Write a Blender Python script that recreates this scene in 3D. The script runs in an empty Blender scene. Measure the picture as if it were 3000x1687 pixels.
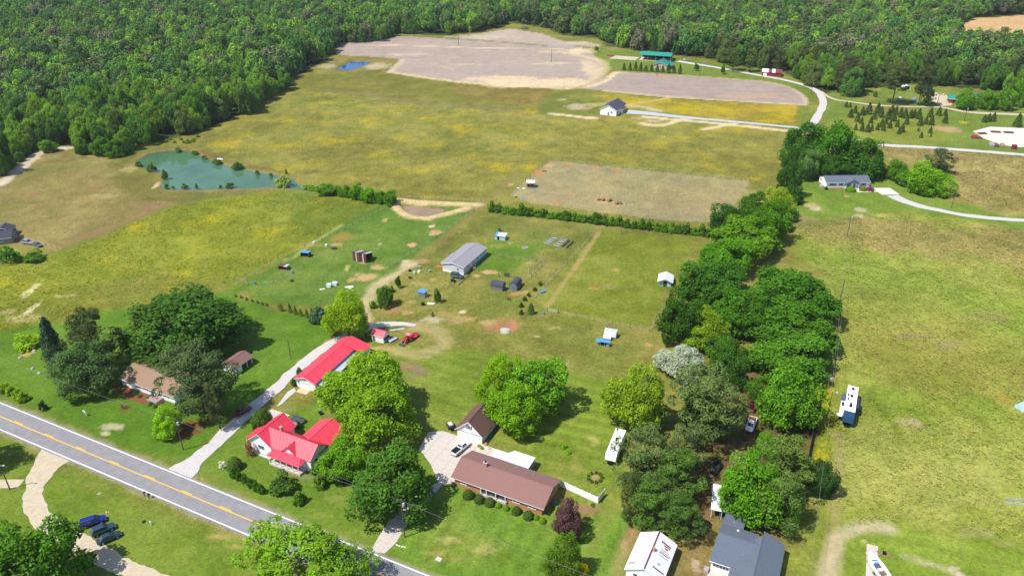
import bpy, math, random
import numpy as np
from mathutils import Vector, Matrix

scene = bpy.context.scene
COL = scene.collection
R = math.radians

# ------------------------------------------------------------------ camera
F_PX, PITCH, ROLL, CAM_H = 2200.0, R(28.2), R(-0.28), 120.0
IMG_W, IMG_H = 3000.0, 1687.0
_fw = Vector((0, math.cos(PITCH), -math.sin(PITCH)))
_r0 = Vector((1, 0, 0)); _u0 = _r0.cross(_fw)
_rt = math.cos(ROLL) * _r0 + math.sin(ROLL) * _u0
_up = -math.sin(ROLL) * _r0 + math.cos(ROLL) * _u0
cam_data = bpy.data.cameras.new('camera')
cam = bpy.data.objects.new('camera', cam_data)
COL.objects.link(cam)
cam_data.sensor_width = 36.0
cam_data.lens = F_PX / IMG_W * 36.0
cam_data.clip_start = 1.0
cam_data.clip_end = 20000.0
cam.matrix_world = Matrix(((_rt.x, _up.x, -_fw.x, 0), (_rt.y, _up.y, -_fw.y, 0), (_rt.z, _up.z, -_fw.z, CAM_H), (0, 0, 0, 1)))
scene.camera = cam

# ------------------------------------------------------------------ sky and sun
SUN_EL, SUN_AZ = R(58.0), R(207.0)          # azimuth counter-clockwise from +x, towards the sun
SUN = Vector((math.cos(SUN_EL) * math.cos(SUN_AZ), math.cos(SUN_EL) * math.sin(SUN_AZ), math.sin(SUN_EL)))
world = bpy.data.worlds.new('World')
scene.world = world
world.use_nodes = True
_nt = world.node_tree
_sky = _nt.nodes.new('ShaderNodeTexSky')
_sky.sky_type = 'NISHITA'
_sky.sun_disc = False
_sky.sun_elevation = SUN_EL
_sky.sun_rotation = math.atan2(SUN.x, SUN.y)
_sky.altitude = 100
_sky.air_density = 1.0
_sky.dust_density = 0.6
_bg = _nt.nodes['Background']
_bg.inputs['Strength'].default_value = 0.13
_nt.links.new(_sky.outputs['Color'], _bg.inputs['Color'])
sun_data = bpy.data.lights.new('sun', 'SUN')
sun_data.energy = 4.6
sun_data.angle = R(0.5)
sun_data.color = (1.0, 0.95, 0.87)
sun = bpy.data.objects.new('sun', sun_data)
COL.objects.link(sun)
sun.rotation_euler = (-SUN).to_track_quat('-Z', 'Y').to_euler()
sun.location = SUN * 300
scene.view_settings.view_transform = 'Standard'
scene.view_settings.look = 'None'
scene.view_settings.gamma = 1.0
scene.view_settings.use_curve_mapping = False
scene.view_settings.exposure = 0.5
scene.render.engine = 'CYCLES'
try:
    scene.cycles.use_denoising = True
    scene.cycles.denoiser = 'OPENIMAGEDENOISE'
except Exception:
    pass
scene.cycles.max_bounces = 6
scene.cycles.diffuse_bounces = 3
scene.cycles.transmission_bounces = 2
scene.cycles.transparent_max_bounces = 4
scene.cycles.volume_bounces = 0
scene.cycles.sample_clamp_indirect = 6.0
scene.cycles.caustics_reflective = False
scene.cycles.caustics_refractive = False

# ------------------------------------------------------------------ helpers
def G(u, v, z=0.0):
    """ground point (at height z) seen at pixel (u, v) of the 3000 x 1687 survey photograph"""
    d = (u - IMG_W / 2) / F_PX * _rt - (v - IMG_H / 2) / F_PX * _up + _fw
    k = (z - CAM_H) / d.z
    return Vector((k * d.x, k * d.y, z))
ORG = (0, 422, 844, 1265)
def P(c, r, x, y):
    return (750 * c + x / 3.4333, ORG[r] + y / 3.4333)
def GT(c, r, x, y, z=0.0):
    return G(*P(c, r, x, y), z)
def ppm(pt):
    return F_PX / ((Vector(pt) - Vector((0, 0, CAM_H))).dot(_fw))
def s2l(c):
    c = c / 255.0
    return c / 12.92 if c <= 0.04045 else ((c + 0.055) / 1.055) ** 2.4
KALB = 0.72
def S(r, g, b, k=KALB):
    """surface colour from an 8 bit photograph value"""
    return (s2l(r) * k, s2l(g) * k, s2l(b) * k)

MATS = {}
def M(name, col, rough=0.7, var=0.14, scale=2.0, metal=0.0, bump=0.0, col2=None, spec=0.3, detail=4, coords='Object', stretch=None, bscale=None):
    if name in MATS:
        return MATS[name]
    m = bpy.data.materials.new(name)
    m.use_nodes = True
    nt = m.node_tree; N = nt.nodes; L = nt.links
    b = N['Principled BSDF']
    b.inputs['Roughness'].default_value = rough
    b.inputs['Metallic'].default_value = metal
    b.inputs['Specular IOR Level'].default_value = spec
    tc = N.new('ShaderNodeTexCoord')
    src = tc.outputs[coords]
    if stretch:
        mp = N.new('ShaderNodeMapping'); mp.inputs['Scale'].default_value = stretch
        L.new(src, mp.inputs['Vector']); src = mp.outputs['Vector']
    n = N.new('ShaderNodeTexNoise')
    n.inputs['Scale'].default_value = scale
    n.inputs['Detail'].default_value = detail
    n.inputs['Roughness'].default_value = 0.65
    L.new(src, n.inputs['Vector'])
    rp = N.new('ShaderNodeValToRGB')
    rp.color_ramp.elements[0].position = 0.3
    rp.color_ramp.elements[1].position = 0.7
    if col2 is None:
        a = tuple(max(0, c * (1 - var)) for c in col[:3]); bb = tuple(min(1, c * (1 + var)) for c in col[:3])
    else:
        a, bb = col[:3], col2[:3]
    rp.color_ramp.elements[0].color = (*a, 1)
    rp.color_ramp.elements[1].color = (*bb, 1)
    L.new(n.outputs['Fac'], rp.inputs['Fac'])
    L.new(rp.outputs['Color'], b.inputs['Base Color'])
    if bump:
        bp = N.new('ShaderNodeBump'); bp.inputs['Strength'].default_value = bump; bp.inputs['Distance'].default_value = 0.03
        if bscale:
            n2 = N.new('ShaderNodeTexNoise'); n2.inputs['Scale'].default_value = bscale; L.new(src, n2.inputs['Vector'])
            L.new(n2.outputs['Fac'], bp.inputs['Height'])
        else:
            L.new(n.outputs['Fac'], bp.inputs['Height'])
        L.new(bp.outputs['Normal'], b.inputs['Normal'])
    MATS[name] = m
    return m

class MB:
    """collects faces of one mesh object"""
    def __init__(s):
        s.v = []; s.f = []
    def add(s, vs, fs):
        o = len(s.v); s.v += [tuple(p) for p in vs]; s.f += [tuple(i + o for i in f) for f in fs]; return s
    def box(s, x0, x1, y0, y1, z0, z1):
        return s.add([(x0, y0, z0), (x1, y0, z0), (x1, y1, z0), (x0, y1, z0), (x0, y0, z1), (x1, y0, z1), (x1, y1, z1), (x0, y1, z1)],
                     [(3, 2, 1, 0), (4, 5, 6, 7), (0, 1, 5, 4), (1, 2, 6, 5), (2, 3, 7, 6), (3, 0, 4, 7)])
    def slab(s, pts, t):
        """polygon pts extruded by vector t"""
        n = len(pts); t = Vector(t); p = [Vector(q) for q in pts]
        fs = [tuple(range(n))[::-1], tuple(range(n, 2 * n))] + [(i, (i + 1) % n, n + (i + 1) % n, n + i) for i in range(n)]
        return s.add(p + [q + t for q in p], fs)
    def tube(s, pts, radii, n=8, caps=True):
        pts = [Vector(p) for p in pts]
        if not hasattr(radii, '__len__'): radii = [radii] * len(pts)
        rings = []
        for i, p in enumerate(pts):
            d = (pts[min(i + 1, len(pts) - 1)] - pts[max(i - 1, 0)]).normalized()
            a = d.orthogonal().normalized() if abs(d.z) < 0.95 else Vector((1, 0, 0))
            a = (a - d * a.dot(d)).normalized(); b = d.cross(a)
            rings.append([p + (a * math.cos(2 * math.pi * k / n) + b * math.sin(2 * math.pi * k / n)) * radii[i] for k in range(n)])
        vs = [q for r in rings for q in r]; fs = []
        for i in range(len(pts) - 1):
            for k in range(n):
                k2 = (k + 1) % n
                fs.append((i * n + k, i * n + k2, (i + 1) * n + k2, (i + 1) * n + k))
        if caps:
            fs.append(tuple(range(n))[::-1]); fs.append(tuple((len(pts) - 1) * n + k for k in range(n)))
        return s.add(vs, fs)
    def cyl(s, p, r, h, n=12, r2=None):
        p = Vector(p)
        return s.tube([p, p + Vector((0, 0, h))], [r, r if r2 is None else r2], n)
    def dome(s, c, rx, ry, rz, nu=12, nv=5, full=False):
        c = Vector(c); vs = []; fs = []
        lo = -math.pi / 2 if full else 0
        for j in range(nv + 1):
            t = lo + (math.pi / 2 - lo) * j / nv
            for i in range(nu):
                a = 2 * math.pi * i / nu
                vs.append(c + Vector((rx * math.cos(t) * math.cos(a), ry * math.cos(t) * math.sin(a), rz * math.sin(t))))
        for j in range(nv):
            for i in range(nu):
                i2 = (i + 1) % nu
                fs.append((j * nu + i, j * nu + i2, (j + 1) * nu + i2, (j + 1) * nu + i))
        return s.add(vs, fs)
    def mesh(s, name, mat=None, smooth=False):
        me = bpy.data.meshes.new(name); me.from_pydata(s.v, [], s.f); me.update()
        if mat: me.materials.append(mat)
        if smooth: me.polygons.foreach_set('use_smooth', [True] * len(me.polygons))
        return me
    def build(s, name, mat, parent=None, smooth=False, loc=None, kind=None):
        o = bpy.data.objects.new(name, s.mesh(name, mat, smooth)); COL.objects.link(o)
        if parent: o.parent = parent
        if loc is not None: o.location = loc
        if kind: o['kind'] = kind
        return o

def tag(o, label=None, cat=None, group=None, kind=None):
    if label: o['label'] = label
    if cat: o['category'] = cat
    if group: o['group'] = group
    if kind: o['kind'] = kind
    return o
def thing(name, label, cat, loc=(0, 0, 0), rz=0.0, group=None):
    o = bpy.data.objects.new(name, None); COL.objects.link(o)
    o.empty_display_size = 0.5
    o.location = loc; o.rotation_euler = (0, 0, rz)
    return tag(o, label, cat, group)
ORD = ('first second third fourth fifth sixth seventh eighth ninth tenth eleventh twelfth thirteenth fourteenth fifteenth sixteenth seventeenth eighteenth nineteenth twentieth '
       'twenty-first twenty-second twenty-third twenty-fourth twenty-fifth twenty-sixth twenty-seventh twenty-eighth twenty-ninth thirtieth thirty-first').split()
def kids(o):
    return [c for c in bpy.data.objects if c.parent == o]
def frame(A, B):
    """origin and heading of a front line from pixel A (left) to pixel B (right)"""
    a, b = G(*A), G(*B)
    return a, math.atan2(b.y - a.y, b.x - a.x), (b - a).length
def box(name, mat, parent, *d):
    return MB().box(*d).build(name, mat, parent)

# value noise for ground painting -------------------------------------------------
_rs = np.random.RandomState(7)
_lat = _rs.rand(256, 256)
def vnoise(x, y, sc, ox=0.0):
    x = x / sc + 37.3 + ox; y = y / sc + 91.7 + ox * 1.7
    xi = np.floor(x).astype(int); yi = np.floor(y).astype(int); fx = x - xi; fy = y - yi
    fx = fx * fx * (3 - 2 * fx); fy = fy * fy * (3 - 2 * fy)
    g = lambda a, b: _lat[a % 256, b % 256]
    return (g(xi, yi) * (1 - fx) + g(xi + 1, yi) * fx) * (1 - fy) + (g(xi, yi + 1) * (1 - fx) + g(xi + 1, yi + 1) * fx) * fy
def fbm(x, y, sc, o=0.0):
    return (vnoise(x, y, sc, o) * .5 + vnoise(x, y, sc * .47, o + 3) * .28 + vnoise(x, y, sc * .21, o + 7) * .22)
def sdist(x, y, poly):
    """signed distance to polygon (positive inside)"""
    d = np.full(x.shape, 1e9); ins = np.zeros(x.shape, bool); n = len(poly)
    for i in range(n):
        ax, ay = poly[i]; bx, by = poly[(i + 1) % n]
        ex, ey = bx - ax, by - ay; l2 = ex * ex + ey * ey + 1e-9
        t = np.clip(((x - ax) * ex + (y - ay) * ey) / l2, 0, 1)
        d = np.minimum(d, (x - ax - t * ex) ** 2 + (y - ay - t * ey) ** 2)
        c = ((ay > y) != (by > y)) & (x < (bx - ax) * (y - ay) / (by - ay + 1e-12) + ax)
        ins ^= c
    d = np.sqrt(d)
    return np.where(ins, d, -d)
def ldist(x, y, line):
    d = np.full(x.shape, 1e9)
    for (ax, ay), (bx, by) in zip(line[:-1], line[1:]):
        ex, ey = bx - ax, by - ay; l2 = ex * ex + ey * ey + 1e-9
        t = np.clip(((x - ax) * ex + (y - ay) * ey) / l2, 0, 1)
        d = np.minimum(d, (x - ax - t * ex) ** 2 + (y - ay - t * ey) ** 2)
    return np.sqrt(d)
def W2(pts):
    return [tuple(G(*p)[:2]) for p in pts]
def smooth_line(pts, step=2.0):
    """Catmull-Rom through 2-D points"""
    out = []; n = len(pts)
    for i in range(n - 1):
        p0 = np.array(pts[max(i - 1, 0)]); p1 = np.array(pts[i]); p2 = np.array(pts[i + 1]); p3 = np.array(pts[min(i + 2, n - 1)])
        k = max(2, int(np.linalg.norm(p2 - p1) / step))
        for j in range(k):
            t = j / k
            out.append(tuple(.5 * ((2 * p1) + (-p0 + p2) * t + (2 * p0 - 5 * p1 + 4 * p2 - p3) * t * t + (-p0 + 3 * p1 - 3 * p2 + p3) * t ** 3)))
    out.append(tuple(pts[-1]))
    return out
# ================================================================== GROUND
LEFT_WOOD = W2([(0, 530), (60, 482), (110, 436), (200, 428), (330, 448), (372, 452), (420, 422), (560, 396), (650, 360), (745, 330),
                (800, 295), (843, 262), (858, 232), (905, 203), (985, 160), (984, 138), (1010, 128), (1105, 126), (1160, 104), (1172, 100),
                (1300, 104), (1380, 97), (1470, 82), (1486, 70)]) + [(-5, 1350), (-1000, 1350), (-1000, 420), (-330, 330)]
RIGHT_WOOD = W2([(1488, 66), (1590, 80), (1650, 103), (1760, 115), (1772, 136), (1850, 146), (1900, 154), (1968, 163), (2020, 166), (2080, 176),
                 (2130, 188), (2250, 206), (2300, 214), (2420, 283), (2530, 286), (2545, 256), (2600, 252), (2680, 248), (2790, 258), (2870, 262),
                 (2920, 276), (3000, 282), (3250, 300)]) + [(1000, 520), (1000, 1350), (-5, 1350)]
PEACH = W2([(2785, 88), (2850, 55), (3060, 42), (3060, 98), (2930, 99), (2860, 95)])
PEACH_CLEAR = W2([(2780, 90), (2850, 52), (3060, 38), (3060, 152), (2930, 150), (2800, 128)])
CUT_LINE = [tuple(G(1116, 58)[:2]), tuple(G(1123, -60)[:2])]

POND1 = smooth_line(W2([(400, 470), (440, 448), (500, 440), (555, 441), (600, 462), (650, 480), (710, 496), (770, 505), (830, 516), (860, 524), (872, 540),
               (910, 548), (905, 556), (850, 550), (800, 546), (740, 550), (660, 552), (560, 554), (480, 552), (474, 535), (483, 515), (470, 503), (440, 498), (412, 488), (400, 470)]), 3)
POND2 = W2([(985, 200), (1030, 177), (1085, 179), (1080, 186), (1032, 203), (1000, 204)])
POND3 = smooth_line(W2([(1174, 600), (1230, 603), (1300, 612), (1288, 622), (1250, 631), (1215, 630), (1192, 620), (1174, 600)]), 2)
def expand(poly, d):
    c = np.mean(np.array(poly), 0)
    return [tuple(c + (np.array(p) - c) * (1 + d / max(1e-6, np.linalg.norm(np.array(p) - c)))) for p in poly]

# plough fields, paddock ... as outlines on the ground
PLOUGH_A = W2([(985, 128), (1015, 125), (1110, 118), (1165, 107), (1290, 112), (1500, 122), (1700, 138), (1730, 152), (1760, 180), (1768, 205), (1740, 235), (1690, 256),
               (1600, 256), (1350, 240), (1140, 210), (1155, 205), (1180, 178), (1170, 172), (1040, 165), (985, 158)])
PLOUGH_B = W2([(1300, 108), (1400, 100), (1470, 88), (1500, 85), (1580, 98), (1650, 120), (1760, 130), (1755, 138), (1600, 133), (1450, 121)])
PLOUGH_C = W2([(1800, 212), (1830, 212), (2000, 222), (2200, 237), (2270, 243), (2330, 262), (2362, 285), (2362, 308), (2200, 300), (1950, 285), (1740, 264), (1700, 260)])
PADDOCK = W2([(1612, 470), (2198, 531), (2152, 600), (2080, 650), (1960, 648), (1760, 622), (1560, 595), (1492, 572)])
GREEN = (88, 128, 30)
zones = [
    # outline, colour, feather (m), wobble (m), flowers, coarseness, dryness, strength
    (LEFT_WOOD, (60, 74, 34), 3, 3, 0, .5, .2, 1), (RIGHT_WOOD, (62, 76, 34), 3, 3, 0, .5, .2, 1),
    (PEACH, (205, 168, 118), 3, 2, 0, .3, .2, 1),
    # wide back meadow and the strip behind it
    (W2([(640, 372), (850, 240), (1150, 205), (1350, 240), (1700, 262), (2362, 312), (2330, 385), (2290, 520), (2200, 532), (1610, 466), (1440, 590), (1170, 585), (930, 540), (860, 515), (600, 455), (520, 430)]),
     (128, 126, 56), 4, 3, .5, .75, .42, 1),
    (W2([(720, 285), (840, 220), (1140, 212), (1350, 243), (1620, 262), (1590, 300), (1480, 322), (1200, 297), (900, 262)]), (118, 116, 48), 5, 4, .03, .5, .35, .9),
    (W2([(1350, 243), (1640, 262), (1560, 310), (1340, 275)]), (134, 112, 55), 6, 5, .12, .6, .6, .7),
    (W2([(1650, 268), (1950, 290), (2362, 312), (2358, 368), (2100, 350), (1900, 320), (1760, 300)]), (150, 134, 48), 4, 4, .75, .7, .5, .95),
    (W2([(1600, 300), (1640, 270), (1720, 270), (1780, 300), (1760, 350), (1600, 345), (1590, 325)]), (112, 120, 48), 5, 5, .1, .6, .3, .8),
    # tan hay field and pond dam
    (W2([(-60, 545), (60, 470), (130, 445), (380, 452), (400, 500), (470, 560), (840, 552), (900, 560), (840, 570), (515, 598), (170, 738), (-80, 690)]), (134, 122, 70), 3, 2, .02, .6, .6, 1),
    (W2([(300, 480), (395, 450), (420, 500), (470, 540), (480, 560), (640, 560), (850, 558), (830, 572), (600, 588), (420, 590), (330, 545)]), (112, 108, 50), 5, 4, .02, .5, .4, .85),
    (W2([(380, 460), (450, 435), (560, 430), (640, 450), (740, 485), (850, 512), (930, 540), (900, 545), (800, 510), (600, 470), (480, 445), (400, 470)]), (118, 106, 55), 4, 3, .05, .6, .5, .8),
    # flowering hay meadow
    (W2([(165, 742), (512, 602), (830, 558), (1100, 598), (695, 832), (560, 862), (350, 905), (0, 990), (-80, 960), (-80, 800)]), (126, 136, 40), 4, 4, .48, .45, .3, 1),
    (W2([(830, 560), (1105, 598), (950, 690), (850, 650), (800, 590)]), (104, 122, 40), 10, 10, .25, .5, .3, .8),
    (W2([(0, 905), (250, 850), (500, 800), (690, 840), (350, 910), (0, 990)]), (118, 122, 45), 8, 8, .3, .5, .5, .8),
    # stock pasture
    (W2([(1108, 602), (1180, 590), (1430, 595), (1205, 765), (1068, 905), (750, 880), (690, 838)]), (94, 124, 44), 2.5, 2, .05, .5, .35, 1),
    # lawns round the houses on the left
    (W2([(-120, 985), (120, 950), (360, 900), (560, 862), (690, 850), (830, 905), (1060, 915), (960, 1000), (860, 1090), (700, 1215), (560, 1350), (480, 1360), (-200, 1110)]), (90, 126, 32), 4, 4, 0, .45, .2, 1),
    (W2([(0, 1155), (230, 1250), (480, 1358), (420, 1340), (180, 1260), (0, 1180)]), (104, 124, 40), 3, 2, 0, .4, .3, .7),
    # yard round the mobile home, paddocks
    (W2([(1200, 770), (1430, 605), (2060, 690), (2000, 780), (1940, 860), (1930, 1010), (1800, 1120), (1640, 1110), (1500, 1040), (1240, 1010), (1060, 1000), (1068, 905)]), (120, 122, 52), 4, 4, .06, .7, .6, 1),
    (W2([(1440, 660), (1580, 690), (1590, 740), (1500, 800), (1370, 790), (1440, 700)]), (84, 122, 30), 4, 4, 0, .4, .15, .8),
    (W2([(1420, 640), (1760, 660), (1690, 740), (1480, 705), (1400, 690)]), (108, 116, 48), 4, 4, .03, .5, .45, .7),
    (W2([(1740, 680), (2050, 705), (1960, 840), (1900, 960), (1600, 930), (1560, 880)]), (116, 128, 38), 5, 4, .05, .55, .35, .9),
    # middle back yards
    (W2([(1060, 1005), (1240, 1012), (1500, 1040), (1660, 1110), (1800, 1130), (1850, 1300), (1800, 1520), (1640, 1440), (1430, 1300), (1230, 1300), (1000, 1250), (1000, 1080)]), (112, 130, 42), 4, 3, 0, .5, .35, 1),
    (W2([(1650, 1090), (1920, 1140), (1950, 1250), (1790, 1300), (1560, 1300)]), (122, 140, 46), 4, 3, 0, .4, .3, .8),
    # yards along the road
    (W2([(540, 1390), (640, 1290), (760, 1200), (1000, 1170), (1030, 1290), (1230, 1320), (1280, 1430), (1110, 1620), (750, 1480)]), (104, 132, 40), 2, 2, 0, .45, .3, 1),
    (W2([(1290, 1430), (1320, 1410), (1600, 1500), (1720, 1520), (1830, 1500), (1860, 1720), (1250, 1720), (1120, 1630)]), (106, 138, 44), 2, 2, 0, .5, .3, 1),
    (W2([(1350, 1520), (1480, 1540), (1520, 1620), (1400, 1640), (1300, 1600)]), (140, 142, 62), 6, 6, 0, .5, .5, .45),
    # south side of the road
    (W2([(-200, 1260), (30, 1280), (240, 1375), (760, 1595), (1000, 1720), (600, 1800), (-200, 1800)]), (106, 130, 38), 2, 2, 0, .45, .35, 1),
    (W2([(180, 1350), (300, 1390), (760, 1590), (720, 1620), (400, 1480), (230, 1420)]), (118, 124, 48), 3, 3, 0, .5, .5, .6),
    # lane between the wooded lots
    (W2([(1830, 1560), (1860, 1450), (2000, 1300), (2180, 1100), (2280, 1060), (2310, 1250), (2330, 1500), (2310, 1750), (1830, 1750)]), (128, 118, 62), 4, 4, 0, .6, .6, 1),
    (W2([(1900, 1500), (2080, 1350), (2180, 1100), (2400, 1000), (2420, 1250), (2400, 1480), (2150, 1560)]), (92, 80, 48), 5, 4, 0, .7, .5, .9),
    # rough field on the right
    (W2([(2290, 640), (2400, 610), (3100, 640), (3200, 1250), (3200, 1750), (2300, 1750), (2400, 1500), (2410, 1100), (2440, 1000), (2440, 880), (2340, 700)]), (138, 148, 58), 6, 6, .04, .65, .4, 1),
    (W2([(2330, 620), (2550, 640), (3000, 680), (3100, 800), (2800, 760), (2500, 720), (2300, 690)]), (146, 132, 76), 8, 8, .03, .9, .7, .8),
    (W2([(2300, 720), (2480, 740), (3060, 900), (3060, 1010), (2800, 900), (2450, 800)]), (122, 144, 46), 8, 10, .3, .8, .35, .75),
    (W2([(2460, 960), (2800, 930), (3060, 1080), (3000, 1200), (2700, 1130), (2500, 1060)]), (140, 138, 58), 12, 12, .04, .5, .4, .75),
    (W2([(2480, 1080), (2760, 1120), (2960, 1220), (2800, 1250), (2560, 1180)]), (112, 136, 34), 10, 10, .12, .7, .3, .6),
    (W2([(2440, 1200), (2650, 1270), (2960, 1300), (2980, 1500), (2650, 1500), (2470, 1420)]), (152, 156, 74), 10, 10, .03, .6, .45, .85),
    (W2([(2480, 1560), (2700, 1540), (3060, 1620), (3060, 1750), (2450, 1750)]), (118, 140, 44), 4, 4, .02, .5, .35, .9),
    (W2([(2330, 1540), (2440, 1480), (2470, 1560), (2420, 1750), (2310, 1750)]), (124, 134, 50), 4, 4, .02, .5, .4, .9),
    (W2([(2395, 1130), (2440, 1130), (2450, 1300), (2395, 1350)]), (128, 140, 28), 2, 2, .7, .7, .3, .9),
    # right hand house, its lawn and fields behind
    (W2([(2330, 510), (2560, 500), (2660, 520), (2780, 590), (3100, 640), (3100, 690), (2800, 640), (2640, 620), (2400, 640), (2290, 620)]), (110, 136, 46), 4, 4, .02, .5, .3, 1),
    (W2([(2400, 275), (2560, 250), (2800, 265), (3000, 290), (3200, 310), (3200, 470), (2560, 425), (2400, 370), (2420, 320)]), (112, 132, 50), 4, 4, .03, .5, .35, 1),
    (W2([(2470, 340), (2780, 360), (2760, 410), (2560, 420), (2440, 380)]), (126, 134, 46), 8, 8, .22, .6, .45, .7),
    (W2([(2575, 428), (3100, 462), (3100, 640), (2900, 620), (2780, 570), (2770, 480), (2620, 480)]), (156, 142, 84), 4, 4, .02, .6, .45, 1),
    (W2([(2900, 545), (3060, 540), (3060, 630), (2900, 615)]), (140, 132, 68), 5, 4, .02, .8, .6, .8),
    (W2([(2340, 310), (2400, 300), (2380, 370), (2330, 375)]), (118, 130, 48), 3, 3, .05, .5, .4, .9),
    # far homestead lawn
    (W2([(1690, 150), (1770, 140), (1900, 158), (2130, 192), (2330, 235), (2400, 290), (2365, 300), (2330, 262), (2270, 243), (1990, 218), (1800, 205), (1770, 200), (1740, 165)]), (108, 128, 44), 4, 3, 0, .45, .3, 1),
    (W2([(1690, 258), (1745, 235), (1772, 205), (1800, 205), (1800, 214), (1740, 250), (1690, 264)]), (112, 116, 52), 3, 2, 0, .5, .4, .8),
    # pond 2 surround
    (W2([(930, 205), (985, 165), (1040, 165), (1170, 173), (1178, 180), (1150, 207), (1060, 212), (985, 212)]), (124, 116, 60), 3, 3, 0, .6, .6, 1),
    (PLOUGH_A, (172, 155, 142), 1.5, 1.5, 0, .25, .05, 1), (PLOUGH_B, (182, 164, 148), 1.5, 1.5, 0, .25, .05, 1), (PLOUGH_C, (168, 151, 140), 1.2, 1.2, 0, .25, .05, 1),
    (PADDOCK, (154, 144, 104), .5, .3, 0, .5, .5, 1),
    (W2([(1700, 510), (2180, 545), (2140, 600), (2080, 630), (1820, 560)]), (160, 146, 98), 8, 8, 0, .5, .5, .55),
]
SAND = (222, 198, 158); DIRT = (198, 160, 112); ORANGE = (196, 130, 78); PALE = (206, 190, 160); STRAW = (196, 180, 120); MUD = (150, 118, 92)
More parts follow.
